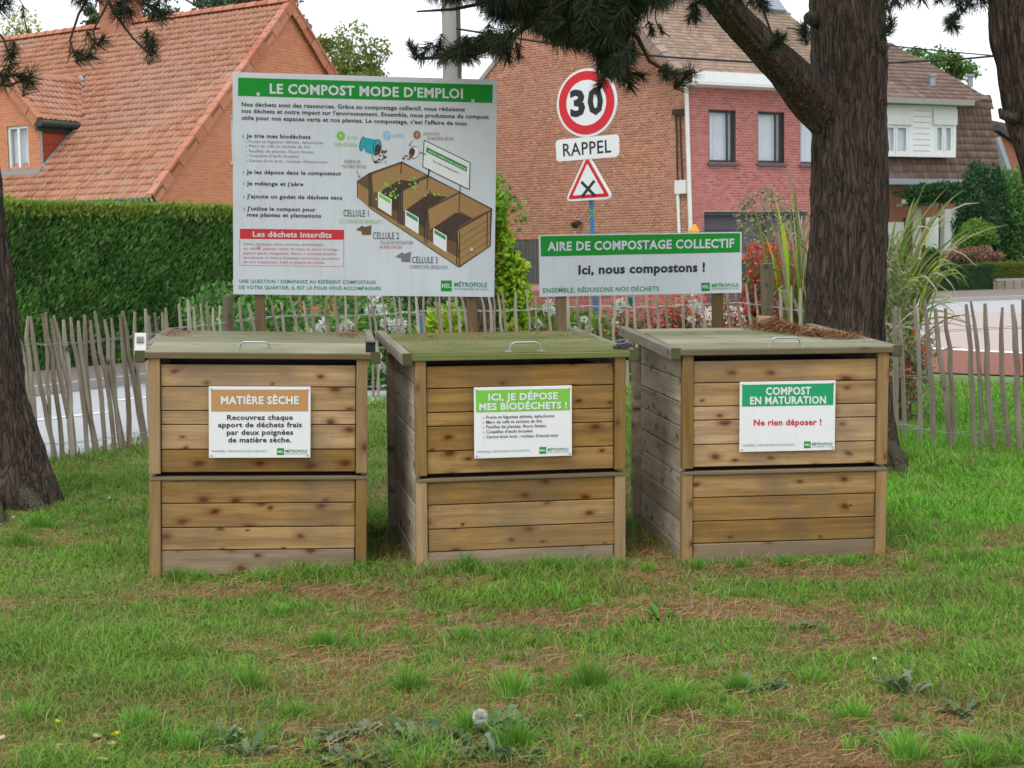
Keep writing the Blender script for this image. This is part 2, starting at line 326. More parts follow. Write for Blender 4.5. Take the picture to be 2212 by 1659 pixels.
M = dict(
 plank=wood('timber_plank', 0, (.52, .32, .12), (.245, .135, .044), (.14, .038, .009), 1.25, ((.19, .14, .09), .6)),
 lowplank=wood('splashed_plank', 0, (.37, .27, .16), (.20, .14, .08), (.15, .05, .015), 1.3, ((.22, .17, .12), .7)),
 post=wood('timber_post', 2, (.40, .25, .09), (.22, .13, .043), (.17, .07, .025), .6, ((.28, .20, .11), .5)),
 oldx=wood('weathered_plank', 1, (.60, .50, .37), (.33, .265, .185), (.10, .075, .055), 1.0, ((.22, .19, .13), .6)),
 rail=wood('weathered_rail', 0, (.30, .225, .14), (.16, .11, .065), (.1, .07, .04), .4, ((.15, .15, .08), .5)),
 side_rail=wood('weathered_side_rail', 1, (.33, .30, .24), (.19, .17, .13), (.1, .08, .06), .3, ((.14, .16, .07), .4)),
 lid_grey=wood('mossy_lid_grey', 0, (.37, .36, .23), (.20, .20, .12), (.12, .10, .06), .3, ((.19, .21, .09), .7), nrm=2),
 lid_green=wood('mossy_lid_green', 0, (.27, .275, .10), (.14, .15, .045), (.09, .075, .03), .2, ((.13, .17, .04), .8), nrm=2),
 endgrain=plain('dark_end_grain', (.075, .08, .035), .9, .3, 20),
 galv=plain('galvanised_steel', (.45, .47, .50), .42, .15, 30, .5, .7),
 blackp=plain('black_plastic', (.015, .016, .02), .5, .2, 10),
 signw=plain('sign_white', (.58, .64, .68), .4, .07, 2.2),
 signg=plain('sign_green', (.012, .26, .030), .5, .07, 3, .15),
 signl=plain('sign_lime', (.19, .52, .065), .45, .05, 3),
 signo=plain('sign_ochre', (.48, .265, .11), .45, .05, 3),
 signr=plain('sign_red', (.56, .025, .035), .45, .05, 3),
 signt=plain('sign_emerald', (.012, .32, .13), .45, .05, 3),
 inkw=plain('ink_white', (.72, .76, .76), .5, .03, 3),
 inkb=plain('ink_black', (.022, .024, .03), .5, .05, 3),
 inkgy=plain('ink_grey', (.17, .18, .19), .5, .05, 3),
 inkgr=plain('ink_green', (.04, .25, .10), .5, .05, 3),
 inkfg=plain('ink_pale_green', (.30, .52, .24), .5, .05, 3),
 inkfb=plain('ink_pale_blue', (.28, .50, .74), .5, .05, 3),
 inkbr=plain('ink_brown', (.30, .14, .07), .5, .05, 3),
 inkrd=plain('ink_red', (.60, .12, .13), .5, .05, 3),
 inkteal=plain('ink_teal', (.02, .34, .42), .5, .1, 8),
 inkw1=plain('ink_wood_light', (.33, .20, .075), .5, .12, 14),
 inkw2=plain('ink_wood_dark', (.13, .075, .03), .5, .12, 14),
 inkearth=plain('ink_earth', (.055, .035, .022), .5, .5, 40),
 white=plain('white_paint', (.78, .80, .82), .4, .03, 3, .4),
 offw=plain('white_render', (.72, .73, .72), .6, .06, 2),
 roadred=plain('sign_bright_red', (.62, .008, .018), .35, .03, 3, .4),
 rsw=plain('sign_reflective_white', (.78, .80, .82), .35, .02, 3, .4),
 bluep=plain('blue_paint', (.055, .20, .40), .4, .12, 6, .4),
 slate=plain('anthracite_frame', (.035, .042, .055), .45, .1, 5, .4),
 zinc=plain('zinc_sheet', (.28, .31, .35), .5, .12, 3, .4, .2),
 garage=plain('garage_grey', (.09, .095, .11), .5, .1, 3, .3),
 dgreen=plain('dark_green_gutter', (.018, .045, .04), .45, .2, 3, .4),
 concrete=plain('concrete_grey', (.30, .295, .275), .9, .22, 6, .2, 0, .2),
 mortarA=plain('pale_orange_mortar', (.64, .31, .20), .95, .12, 8),
 mortarB=plain('dusty_mortar', (.60, .46, .35), .95, .15, 8),
 mortarR=plain('pink_mortar', (.58, .34, .31), .95, .12, 8),
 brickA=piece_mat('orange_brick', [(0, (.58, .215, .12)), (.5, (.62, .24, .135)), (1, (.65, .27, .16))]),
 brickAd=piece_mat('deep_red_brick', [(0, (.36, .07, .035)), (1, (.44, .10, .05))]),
 brickB=piece_mat('weathered_brown_brick', [(0, (.33, .145, .10)), (.35, (.43, .18, .12)), (.7, (.50, .215, .135)), (1, (.56, .28, .18))], ((.36, .19, .15), .45)),
 brickR=piece_mat('plum_red_brick', [(0, (.38, .125, .115)), (.5, (.45, .155, .14)), (1, (.50, .20, .18))]),
 tileA=piece_mat('orange_roof_tile', [(0, (.38, .165, .10)), (.4, (.455, .21, .13)), (.8, (.49, .245, .155)), (1, (.42, .26, .175))], ((.45, .28, .22), .5), .8, 2.5),
 ridgeA=piece_mat('salmon_ridge_tile', [(0, (.48, .17, .10)), (1, (.58, .26, .17))]),
 tileB=piece_mat('weathered_buff_tile', [(0, (.27, .19, .145)), (.5, (.34, .235, .175)), (1, (.41, .29, .22))], ((.33, .25, .19), .5)),
 verge=piece_mat('grey_verge_tile', [(0, (.30, .22, .19)), (1, (.40, .29, .25))]),
 tileC=piece_mat('dark_brown_roof_tile', [(0, (.155, .10, .08)), (.5, (.20, .13, .105)), (1, (.26, .175, .145))], ((.20, .15, .12), .5)),
 brickC=plain('far_red_brick', (.30, .13, .085), .9, .35, 9),
 curtain=plain('net_curtain_sky_reflect', (.80, .87, .93), .8, .1, 6),  # pale curtain, sky reflection of the panes mixed into its bluish colour
 dark=plain('dark_interior', (.012, .012, .014), .9, .1, 3),
 hedge=leaf_mat('hedge_leaf', [(0, (.07, .20, .04)), (.45, (.13, .32, .07)), (.8, (.20, .42, .09)), (1, (.34, .46, .18))], .35, patch=(.58, .62, .62)),
 hedgetop=leaf_mat('hedge_top_leaf', [(0, (.14, .26, .03)), (1, (.34, .42, .08))]),
 dirt=plain('gap_shade_brown', (.022, .014, .010), .95, .5, 30),  # shade inside the bins put into a near-black brown
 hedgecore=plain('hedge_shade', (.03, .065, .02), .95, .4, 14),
 yhedge=leaf_mat('golden_hedge_leaf', [(0, (.09, .14, .015)), (1, (.19, .23, .03))]),
 bhedge=leaf_mat('blue_green_hedge_leaf', [(0, (.025, .075, .03)), (1, (.07, .14, .06))]),
 ivy=leaf_mat('ivy_leaf', [(0, (.014, .05, .02)), (.6, (.035, .10, .035)), (1, (.07, .15, .055))]),
 lime=leaf_mat('lime_leaf', [(0, (.14, .32, .02)), (.4, (.30, .52, .04)), (.8, (.48, .66, .06)), (1, (.62, .60, .09))], .4),
 leafg=leaf_mat('fresh_leaf', [(0, (.05, .14, .02)), (.5, (.12, .28, .04)), (1, (.22, .40, .06))], .3),
 leafs=leaf_mat('sage_leaf', [(0, (.12, .14, .06)), (.5, (.22, .24, .12)), (1, (.42, .36, .25))], .3),
 redfl=leaf_mat('red_petal', [(0, (.62, .04, .025)), (1, (.84, .15, .08))], .3),
 whitefl=leaf_mat('white_petal', [(0, (.72, .74, .68)), (1, (.85, .86, .84))], .3),
 straw=leaf_mat('straw_blade', [(0, (.10, .16, .03)), (.35, (.18, .24, .06)), (.6, (.30, .31, .14)), (.85, (.46, .44, .36)), (1, (.30, .14, .05))], .3),
 brownshrub=leaf_mat('copper_shrub_leaf', [(0, (.15, .09, .05)), (.5, (.27, .14, .09)), (1, (.35, .20, .15))]),
 treeleaf=leaf_mat('birch_leaf', [(0, (.10, .15, .03)), (.6, (.20, .26, .06)), (1, (.36, .38, .12))], .4),
 treefar=leaf_mat('far_tree_leaf', [(0, (.06, .14, .03)), (1, (.17, .30, .07))], .3),
 yleaf=leaf_mat('yellow_tree_leaf', [(0, (.35, .36, .12)), (1, (.5, .48, .2))], .4),
 pinefar=leaf_mat('far_pine_needle', [(0, (.03, .06, .03)), (1, (.08, .13, .06))], .1),
 needle=leaf_mat('pine_needle', [(0, (.010, .018, .010)), (.6, (.024, .042, .018)), (.93, (.05, .075, .03)), (1, (.14, .085, .03))], .12),
 twig=plain('pine_twig', (.055, .038, .028), .9, .3, 20),
 bark=bark_mat('pine_bark', (.125, .098, .08), (.33, .285, .25), (.07, .085, .04)),
 stem=plain('brown_stem', (.10, .075, .05), .9, .3, 20),
 stake=wood('chestnut_stake', 2, (.52, .455, .365), (.30, .25, .195), (.1, .08, .06), .2, ((.24, .17, .11), .5)),
 logpost=wood('dark_log_post', 2, (.16, .125, .075), (.075, .055, .035), (.04, .03, .02), .4, ((.11, .11, .05), .5)),
 sawn=wood('treated_sign_post', 2, (.24, .155, .07), (.13, .08, .036), (.08, .04, .02), .2, ((.17, .12, .07), .3)),
 grassblade=attr_mat('grass_blade', .28, .55),
 litter=attr_mat('needle_litter', 0, .9),
 asphalt=plain('road_asphalt', (.40, .41, .43), .85, .10, 5, .25, 0, .1),
 pinkroad=plain('pink_road_surface', (.44, .36, .34), .9, .08, 3, .25, 0, .1),
 redpath=plain('red_path_surface', (.24, .10, .075), .95, .2, 6, .2, 0, .1),
 pave=plain('brown_pavement', (.19, .155, .14), .9, .15, 5, .25, 0, .1),
 paint=plain('road_paint', (.74, .75, .75), .6, .08, 10),
 kerb=plain('kerb_stone', (.34, .33, .31), .9, .12, 5),
 stone=piece_mat('garden_wall_stone', [(0, (.24, .20, .16)), (1, (.36, .31, .26))]),
 reed=piece_mat('grey_reed', [(0, (.10, .10, .09)), (1, (.20, .19, .17))]),
 teal=plain('teal_plastic', (.01, .13, .11), .5, .1, 5),
 orange=plain('orange_plastic', (.85, .32, .02), .5, .1, 5),
 yellowp=plain('yellow_petal', (.85, .70, .02), .6, .1, 20),
 chip=wood('pale_wood_chip', 0, (.62, .46, .27), (.45, .30, .15), (.3, .2, .1), 0),
 weed=leaf_mat('weed_leaf', [(0, (.06, .115, .045)), (.5, (.12, .19, .085)), (1, (.21, .26, .16))], .25),
 tuft=leaf_mat('tuft_blade', [(0, (.05, .15, .015)), (.6, (.10, .26, .025)), (1, (.19, .36, .05))], .3),
 seed=leaf_mat('dandelion_seed', [(0, (.62, .62, .58)), (1, (.8, .8, .76))], .4),
)
def dirty(m, amount=.14):
    nt = m.node_tree; b = nt.nodes['Principled BSDF']; src = b.inputs['Base Color'].links[0].from_socket
    v = coords(nt, (26, 26, 1.3), which='World'); f = ramp(nt, noise(nt, v, 1.0, 5, .6), [(.48, (0, 0, 0)), (.75, (1, 1, 1))])
    v2 = coords(nt, which='World'); g = ramp(nt, noise(nt, v2, 5, 5), [(.45, (0, 0, 0)), (.8, (1, 1, 1))])
    c = mix(nt, math_(nt, 'MULTIPLY', math_(nt, 'ADD', f, g), amount), src, (.30, .31, .25)); nt.links.new(c, b.inputs['Base Color'])
dirty(M['signw'], .16); dirty(M['rsw'], .07); dirty(M['white'], .10); dirty(M['offw'], .15)
def glass_mat():
    m, nt, b = nodes('window_glass'); b.inputs['Base Color'].default_value = (.5, .56, .62, 1); b.inputs['Roughness'].default_value = .06
    b.inputs['Specular IOR Level'].default_value = .8; b.inputs['Alpha'].default_value = .22
    return m
M['glass'] = glass_mat()

# ---------------------------------------------------------------- ground
FENCE_DEF = [(-250, 10.3), (30, 10.5), (100, 10.6), (320, 11.3), (400, 12.8), (520, 14.2), (800, 15.0), (1100, 15.5), (1400, 15.9), (1614, 16.0), (1740, 14.2), (1830, 12.2), (1935, 11.0), (2010, 10.6), (2210, 10.35), (2500, 10.2)]
FENCE = [Vector((X_at(x, D), D, 0)) for x, D in FENCE_DEF]
def fence_y(X):
    xs = np.array([p.x for p in FENCE]); ys = np.array([p.y for p in FENCE]); o = np.argsort(xs); return np.interp(X, xs[o], ys[o])
BINS = [(-1.2035, 6.6646, .1286, .0326, .0177), (.0342, 6.7092, .1826, .0117, -.0069), (1.2884, 6.7916, .1153, .0104, -.0107)]
def litter_mask(X, Y):
    """0 = grass, 1 = pine needle litter"""
    n = fbm(X*1.6+3, Y*2.6, 3, 5)
    b = .90*sstep(.47, .66, n)
    b = np.maximum(b, .95*np.exp(-((Y-6.35-.05*X)/.17)**2)*sstep(-2.1, -1.3, X)*sstep(1.3, .4, X)*sstep(.25, .5, fbm(X*3, Y*5, 8)))
    b = np.maximum(b, .9*np.exp(-((Y-7.0)/.6)**2)*(np.exp(-((X+.57)/.14)**2)+np.exp(-((X-.66)/.12)**2)))
    b = np.maximum(b, .8*np.exp(-((X+3.0)/.45)**2-((Y-8.1)/.35)**2))
    b = np.maximum(b, .9*sstep(5.2, 4.5, Y+.35*fbm(X*2.3, Y*3, 21))*sstep(.40, .55, fbm(X*1.9+9, Y*3.5, 31)))
    b = b+.35*sstep(.3, 1.6, X)*sstep(6.6, 5.8, Y)*sstep(4.3, 5.0, Y)*sstep(.38, .6, fbm(X*2.2, Y*3.4, 41))
    b = b*(1-.75*sstep(7.3, 8.2, Y)*sstep(.5, 1.0, np.abs(X)))
    b = b*(1-.5*sstep(-.4, -1.4, X)*sstep(4.6, 5.4, Y)*sstep(6.3, 6.0, Y))
    return np.clip(b, 0, 1)
def ground_z(X, Y):
    inside = sstep(0, .8, fence_y(X)-Y-.3)*sstep(8, 6, np.abs(X))
    return inside*(.035*(fbm(X*1.3, Y*1.3, 5, 4)-.5)+.012*(fbm(X*9, Y*9, 6, 2)-.5))
def axis_pts(a, b, fine, lo, hi, coarse):
    f = np.arange(lo, hi+1e-6, fine); l = lo-np.cumsum(fine*coarse**np.arange(1, 60)); r = hi+np.cumsum(fine*coarse**np.arange(1, 60))
    p = np.concatenate([l[l > a], f, r[r < b], [a, b]]); return np.unique(p.round(4))
gx = axis_pts(-450, 450, .055, -4.6, 4.6, 1.28); gy = axis_pts(-60, 900, .055, 3.2, 11.5, 1.28)
GX, GY = np.meshgrid(gx, gy); nx, ny = len(gx), len(gy)
gz = ground_z(GX, GY)
b_ = litter_mask(GX, GY)
n1 = fbm(GX*6, GY*6, 14, 3)[..., None]; n2 = fbm(GX*25, GY*25, 15, 2)[..., None]
soil = np.array([.25, .125, .058])*(.6+.8*n2); green = np.array([.13, .165, .04])*(.6+.8*n1)
verge = np.array([.11, .21, .03])
gc = green*(1-b_[..., None])+soil*b_[..., None]
out = sstep(0, .3, GY-fence_y(GX))[..., None]; gc = gc*(1-out)+(verge*(.7+.6*n1))*out
ii = (np.arange(ny-1)[:, None]*nx+np.arange(nx-1)[None]).ravel()
gme = mesh_np('ground', np.stack([GX, GY, gz], -1).reshape(-1, 3), np.stack([ii, ii+1, ii+nx+1, ii+nx], 1), [M['litter']], True, colors=gc.reshape(-1, 3))
ground = tag(obj('ground', gme), kind='structure')

def sheet(name, poly, z, mat, kind='structure', thick=0):
    b = MB()
    P = [Vector((p[0], p[1], z)) for p in poly]
    if thick: b.prism([Vector((p.x, p.y, z-thick)) for p in P], (0, 0, thick))
    else: b.add(P, [tuple(range(len(P)))])
    return tag(b.build(name, mat), kind=kind)
# left road runs off behind the garden: near edge, far kerb, pavement
n0, n1_ = gnd(72, 1002), gnd(319, 959); f0, f1 = gnd(72, 855), gnd(319, 831); p0, p1 = gnd(72, 808), gnd(319, 788)
rd = Vector((.50, .866, 0))
def along(p, t): return p+rd*t
rn, rf, rp = (n0+n1_)/2, (f0+f1)/2, (p0+p1)/2
nrm = Vector((-rd.y, rd.x, 0))
road_w = (rf-rn).dot(nrm); pave_w = (rp-rf).dot(nrm)
A_ = rn
def RP(t, w): p = A_+rd*t+nrm*w; return (p.x, p.y)
# the street on the far side of the garden crosses it
cross_n, cross_f = 18.7, 31.0
sheet('road', [RP(-30, 0), RP(16, 0), RP(16, road_w), RP(-30, road_w)], .004, M['asphalt'])
q = RP(16, 0)
def strip(name, a, b, c, d, z, mat, x0=-.15, x1=3.0, thick=0):
    """ground strip between the line a-b (near) and c-d (far), both run on by x0..x1 of their length"""
    sheet(name, [(a+(b-a)*x0).xy, (a+(b-a)*x1).xy, (c+(d-c)*x1).xy, (c+(d-c)*x0).xy], z, mat, thick=thick)
e1, e2 = gnd(1979, 752), gnd(2194, 763); g1, g2 = gnd(1979, 668), gnd(2194, 678); k1, k2 = gnd(1979, 655), gnd(2194, 647); h1, h2 = gnd(1979, 634), gnd(2194, 623); m1, m2 = gnd(1979, 806), gnd(2194, 814)
strip('junction_surface', e1, e2, g1, g2, .012, M['pinkroad'], -3.2)
strip('cross_road', g1, g2, k1, k2, .008, M['asphalt'], -.5)
strip('red_path', m1, m2, e1, e2, .016, M['redpath'], -1.2)
w1_, w2_ = gnd(1979, 755), gnd(2194, 766); strip('white_edge_line', w1_, w2_, e1, e2, .020, M['paint'], -1.2)
strip('far_pavement', k1, k2, h1+(h1-k1)*.5, h2+(h2-k2)*.5, .10, M['pave'], -.5, thick=.1)
k3, k4 = gnd(1979, 656.2), gnd(2194, 648.2); strip('far_kerb', k3, k4, k1, k2, .11, M['kerb'], -.5, thick=.12)
sheet('pavement', [RP(-30, road_w+.12), RP(20, road_w+.12), RP(20, road_w+pave_w), RP(-30, road_w+pave_w)], .11, M['pave'], thick=.12)
sheet('kerb', [RP(-30, road_w), RP(20, road_w), RP(20, road_w+.12), RP(-30, road_w+.12)], .115, M['kerb'], thick=.12)
d0, d1, d2, d3 = gnd(68, 910), gnd(237, 891), gnd(229, 869), gnd(319, 859)
for a, c in ((d0-(d1-d0), d1), (d2, d3+(d3-d2)*1.5)):
    dd = (c-a).normalized(); nn = Vector((-dd.y, dd.x, 0))*.055
    sheet('road_marking', [(a-nn).xy, (c-nn).xy, (c+nn).xy, (a+nn).xy], .009, M['paint'])

# ---------------------------------------------------------------- leaf builders
def rand_unit(n):
    v = rng.normal(size=(n, 3)); return v/np.linalg.norm(v, axis=1)[:, None]
def leaves(P, L, W, D=None, spread=1.0, Nn=None):
    """one folded-diamond leaf (2 triangles) per point; D preferred direction"""
    n = len(P); d = rand_unit(n)*spread
    if D is not None: d = d+np.asarray(D)
    d /= np.linalg.norm(d, axis=1)[:, None]+1e-9
    s = np.cross(d, rand_unit(n)); s /= np.linalg.norm(s, axis=1)[:, None]+1e-9
    L = np.broadcast_to(L, (n,))[:, None]*(rng.uniform(.65, 1.25, (n, 1))); W = np.broadcast_to(W, (n,))[:, None]*rng.uniform(.7, 1.2, (n, 1))
    V = np.stack([P, P+d*L*.45+s*W*.5, P+d*L, P+d*L*.45-s*W*.5], 1).reshape(-1, 3)
    i = np.arange(n)*4; return V, np.stack([i, i+1, i+2, i+3], 1)
def join(lst):
    V = []; F = []; n = 0
    for v, f in lst: V.append(v); F.append(f+n); n += len(v)
    return np.concatenate(V), np.concatenate(F)
def leaf_obj(name, VF, mat, parent=None, world=True):
    return obj(name, mesh_np(name, VF[0], VF[1], [mat]), parent, world)
def ellipsoid_pts(c, r, n, shell=.55):
    u = rand_unit(n); k = (rng.uniform(shell**3, 1, n))**(1/3)
    lump = 1+.28*(vnoise(u[:, 0]*3+c[0]*5, u[:, 2]*3+u[:, 1]*2+c[1], 4)-.5)*2
    return np.asarray(c)+u*np.asarray(r)*(k*lump)[:, None]

# ---------------------------------------------------------------- text
_tc = {}
def text_raw(s, bold):
    key = (s, bold)
    if key not in _tc:
        cu = bpy.data.curves.new('lettering', 'FONT'); cu.body = s; cu.size = 1; cu.offset = bold; cu.resolution_u = 2; cu.fill_mode = 'FRONT'
        cu.space_character = 1.06
        o = bpy.data.objects.new('lettering', cu); col.objects.link(o)
        dg = bpy.context.evaluated_depsgraph_get(); me = bpy.data.meshes.new_from_object(o.evaluated_get(dg))
        bpy.data.objects.remove(o); bpy.data.curves.remove(cu)
        V = np.array([v.co[:] for v in me.vertices]); Fs = [tuple(p.vertices) for p in me.polygons]; bpy.data.meshes.remove(me)
        _tc[key] = (V, Fs)
    return _tc[key]
class Print:
    """flat print on a board. local: x right, z up, -y towards the viewer; map: photo measurement -> board"""
    def __init__(s, fn, parent, y): s.fn = fn; s.parent = parent; s.y = y
    def text(s, body, x0, x1, ybase, caph, mat, bold=.0, name='lettering', layer=2):
        V, Fs = text_raw(body, bold); w = V[:, 0].max()-V[:, 0].min(); cap = .70
        P = []
        for v in V:
            u, h = (v[0]-V[:, 0].min())/w, v[1]/cap
            a = s.fn(x0+(x1-x0)*u, (ybase[0]+(ybase[1]-ybase[0])*u if isinstance(ybase, tuple) else ybase)-caph*h)
            P.append((a[0], s.y-.0012*layer, a[1]))
        me = bpy.data.meshes.new(name); me.from_pydata(P, [], Fs); me.materials.append(mat); me.update()
        return obj(name, me, s.parent, False)
    def poly(s, shapes, name, layer=1):
        mats = []; V = []; F = []; MI = []
        for k, (m, pts) in enumerate(shapes):
            if m not in mats: mats.append(m)
            b = len(V); V += [(*(lambda a: (a[0], s.y-.0012*layer-.000012*k, a[1]))(s.fn(*p)),) for p in pts]
            F.append(tuple(range(b, b+len(pts)))); MI.append(mats.index(m))
        me = bpy.data.meshes.new(name); me.from_pydata(V, [], F); [me.materials.append(m) for m in mats]
        me.polygons.foreach_set('material_index', MI); me.update()
        return obj(name, me, s.parent, False)
def board(parent, name, w, h, th, mat, x0=0, z0=0, y=0, r=.008):
    b = MB().box((x0+w/2, y, z0+h/2), (w, th, h)); return b.build(name, mat, parent, bevel=.0012, world=False)
def bolt(parent, x, z, y, name='bolt', r=.006):
    b = MB(); b.tube([(x, y, z), (x, y-.006, z)], r, 8); return b.build(name, M['galv'], parent, world=False)

# ---------------------------------------------------------------- compost bins
W_, D_, H_ = 1.003, .95, 1.0
UP = [(.968, .868), (.864, .756), (.752, .691), (.687, .575), (.571, .467)]
LOW = [(.428, .322), (.318, .208), (.204, .101), (.097, -.02)]
bin_info = [
 ('low wooden compost bin with the ochre dry matter label on its front panel', 'lid_grey'),
 ('wooden compost bin with the lime green label and the greenest mossy lid', 'lid_green'),
 ('wooden compost bin with the emerald label and pine needles heaped on its lid', 'lid_grey')]
def plank_obj(name, c, size, mat, parent, bev=.003):
    me = MB().box((0, 0, 0), size).mesh(name, mat, bevel=bev); o = obj(name, me, parent, False); o.location = c; return o
def make_bin(k):
    X, Y, yaw, rl, z = BINS[k]; lab, lidm = bin_info[k]
    b = empty('compost_bin', (X, Y, z), lab, 'compost bin', 'wooden compost bins in a row')
    b.rotation_euler = Euler_from(yaw, rl)
    L, Rr = -W_/2, W_/2; pw = .052
    def jit(a=.003): return random.uniform(-a, a)
    for zt, zb in UP:
        plank_obj('plank', (0, .020+jit(.002), (zt+zb)/2), (W_-2*pw-.006, .022, zt-zb), M['plank'], b)
    for zt, zb in LOW:
        plank_obj('plank', (jit(), .018+jit(.002), (zt+zb)/2), (W_-2*pw-.004, .022, zt-zb), M['plank'] if zb > 0 else M['lowplank'], b)
    plank_obj('gap_shade_fill', (0, D_/2+.03, .46), (W_-.09, D_-.10, .96), M['dirt'], b)  # dark compost block added inside, so the gaps between the boards read black
    for sx in (-1, 1):
        plank_obj('corner_post', (sx*(W_/2-pw/2), .012, (1.0+.461)/2), (pw, .045, .539), M['post'], b)
        plank_obj('corner_post', (sx*(W_/2-pw/2)*1.001, .014, (.435-.05)/2), (pw, .045, .485), M['post'], b)
    plank_obj('front_rail', (0, .0125, .4385), (W_-.004, .050, .017), M['rail'], b)
    # sides and back: boards along the depth
    bz = np.linspace(1.0, -.03, 10)
    for sx in (-1, 1):
        for j in range(9):
            plank_obj('side_board', (sx*(W_/2-.014+jit(.002)), D_/2+.02, (bz[j]+bz[j+1])/2), (.022, D_-.03, bz[j]-bz[j+1]-.004), M['oldx'], b)
        plank_obj('rear_post', (sx*(W_/2+.004), D_+.075, .47), (.05, .075, 1.0), M['oldx'] if sx < 0 else M['post'], b)
        plank_obj('middle_post', (sx*(W_/2-.045), D_-.01, .47), (.04, .04, 1.0), M['endgrain'], b)
    for j in range(9):
        plank_obj('back_board', (0, D_+.03, (bz[j]+bz[j+1])/2), (W_-.06, .022, bz[j]-bz[j+1]-.004), M['oldx'], b)
    # lid
    lid = empty_local('lid', (0, -.012, 1.004), b); lid.rotation_euler.x = R(2.3)
    lw = W_+.03; dep = D_+.10; npl = 5; pd = dep/npl
    for j in range(npl):
        plank_obj('lid_plank', (jit(.004), pd*(j+.5), .016+jit(.0015)), (lw, pd-.011, .020+.006*(j % 2)), M[lidm], lid)
    plank_obj('lid_front_edge', (0, -.007, .008), (lw+.01, .014, .028), M['rail'] if k != 1 else M[lidm], lid)
    for sx in (-1, 1):
        ro = plank_obj('side_rail', (sx*(W_/2+.036), (D_+.34)/2-.01, .99+.018), (.045, D_+.36, .052), M['side_rail'], b)
        e = plank_obj('rail_end', (sx*(W_/2+.036), -.0245, 1.008), (.046, .004, .053), M['endgrain'], b, .001)
        for q in (ro,): q.rotation_euler.x = R(2.0); q.location.z += .018
    hx = -.02 if k == 0 else (.02 if k == 1 else 0)
    h = MB(); h.tube([(hx-.075, .028, .026), (hx-.064, .022, .062), (hx-.050, .020, .070), (hx+.050, .020, .070), (hx+.064, .022, .062), (hx+.075, .028, .026)], .0048, 8)
    h.box((hx-.078, .03, .0285), (.03, .018, .004)).box((hx+.078, .03, .0285), (.03, .018, .004)); h.build('handle', M['galv'], lid, smooth=False, world=False)
    return b, lid
def Euler_from(yaw, rl):
    from mathutils import Euler
    return (Matrix.Rotation(yaw, 3, 'Z')@Matrix.Rotation(rl, 3, 'Y')).to_euler()
def empty_local(name, loc, parent):
    o = bpy.data.objects.new(name, None); col.objects.link(o); o.parent = parent; o.location = loc; o.empty_display_size = .1; return o
bins = [make_bin(k) for k in range(3)]
# hardware and things lying on the lids
b, lid = bins[0]
MB().box((.515, .04, .045), (.045, .05, .045)).box((.515, .038, .071), (.05, .055, .006)).build('lid_latch', M['blackp'], lid, bevel=.003, world=False)
hb = MB().box((-W_/2-.040, .035, 1.062), (.052, .010, .100), Matrix.Rotation(R(-14), 3, 'X')); hp_ = hb.build('hinge_plate', M['offw'], b, bevel=.002, world=False)
hb = MB(); [hb.box((-W_/2-.053+.0085*q, .0285, 1.083), (.004, .004, .026), Matrix.Rotation(R(-14), 3, 'X')) for q in range(4)]; hb.box((-W_/2-.040, .0262, 1.068), (.034, .003, .004), Matrix.Rotation(R(-14), 3, 'X')); hb.build('hinge_slot', M['inkgy'], b, world=False)
b, lid = bins[1]
me = bpy.data.meshes.new('lid_strap'); bm = bmesh.new()
bmesh.ops.create_cube(bm, size=1); bmesh.ops.bevel(bm, geom=bm.edges[:], offset=.2, segments=2, affect='EDGES'); bm.to_mesh(me); bm.free(); me.materials.append(M['slate'])
o = obj('lid_strap', me, lid, False); o.location = (.50, .06, .04); o.scale = (.085, .06, .028); o.rotation_euler = (0, R(-8), R(12))

# labels on the bins
def bin_label(k, TL, TR, BR, BL, header, hl, htxt):
    b = bins[k][0]; w, h = .466, .333; x0 = -W_/2+.273; zt = 1.0-.130
    s = empty_local('label_sign', (x0, -.016, zt-h), b)
    face = board(s, 'sign_panel', w, h, .004, M['rsw'])
    def fn(x, y):
        u = ((x-TL[0])-(y-TL[1])*(BL[0]-TL[0])/(BL[1]-TL[1]))/(TR[0]-TL[0]); X = x-TL[0]
        top = TL[1]+X*(TR[1]-TL[1])/(TR[0]-TL[0]); bot = BL[1]+X*(BR[1]-BL[1])/(BR[0]-BL[0]); v = (y-top)/(bot-top)
        return (u*w, h*(1-v))
    p = Print(fn, s, -.002)
    for xx, zz in ((.012, .012), (w-.012, .012), (.012, h-.012), (w-.012, h-.012)): bolt(s, xx, zz, -.002, 'screw', .004)
    return p
def skew(TL, TR, BL, u0, u1, v):      # baseline helper in photo units
    dy = (TR[1]-TL[1]); Wd = TR[0]-TL[0]; Hh = BL[1]-TL[1]
    return TL[0]+u0*Wd, TL[0]+u1*Wd, (TL[1]+v*Hh+dy*u0, TL[1]+v*Hh+dy*u1)
def footer(p, TL, TR, BL, BR):
    Hh = BL[1]-TL[1]
    x0, x1, yb = skew(TL, TR, BL, .03, .57, .915); p.text('ENSEMBLE, RÉDUISONS NOS DÉCHETS', x0, x1, yb, Hh*.026, M['inkgr'], .0)
    q = lambda u, v: (TL[0]+u*(TR[0]-TL[0]), TL[1]+v*Hh+(TR[1]-TL[1])*u)
    p.poly([(M['signg'], [q(.668, .86), q(.738, .86), q(.738, .955), q(.668, .955)])], 'emblem_square')
    x0, x1, yb = skew(TL, TR, BL, .675, .731, .925); p.text('MEL', x0, x1, yb, Hh*.035, M['inkw'], .02, layer=3)
    x0, x1, yb = skew(TL, TR, BL, .752, .968, .915); p.text('MÉTROPOLE', x0, x1, yb, Hh*.036, M['inkgr'], .02)
    x0, x1, yb = skew(TL, TR, BL, .752, .968, .945); p.text('EUROPÉENNE DE LILLE', x0, x1, yb, Hh*.017, M['inkgr'], .0)
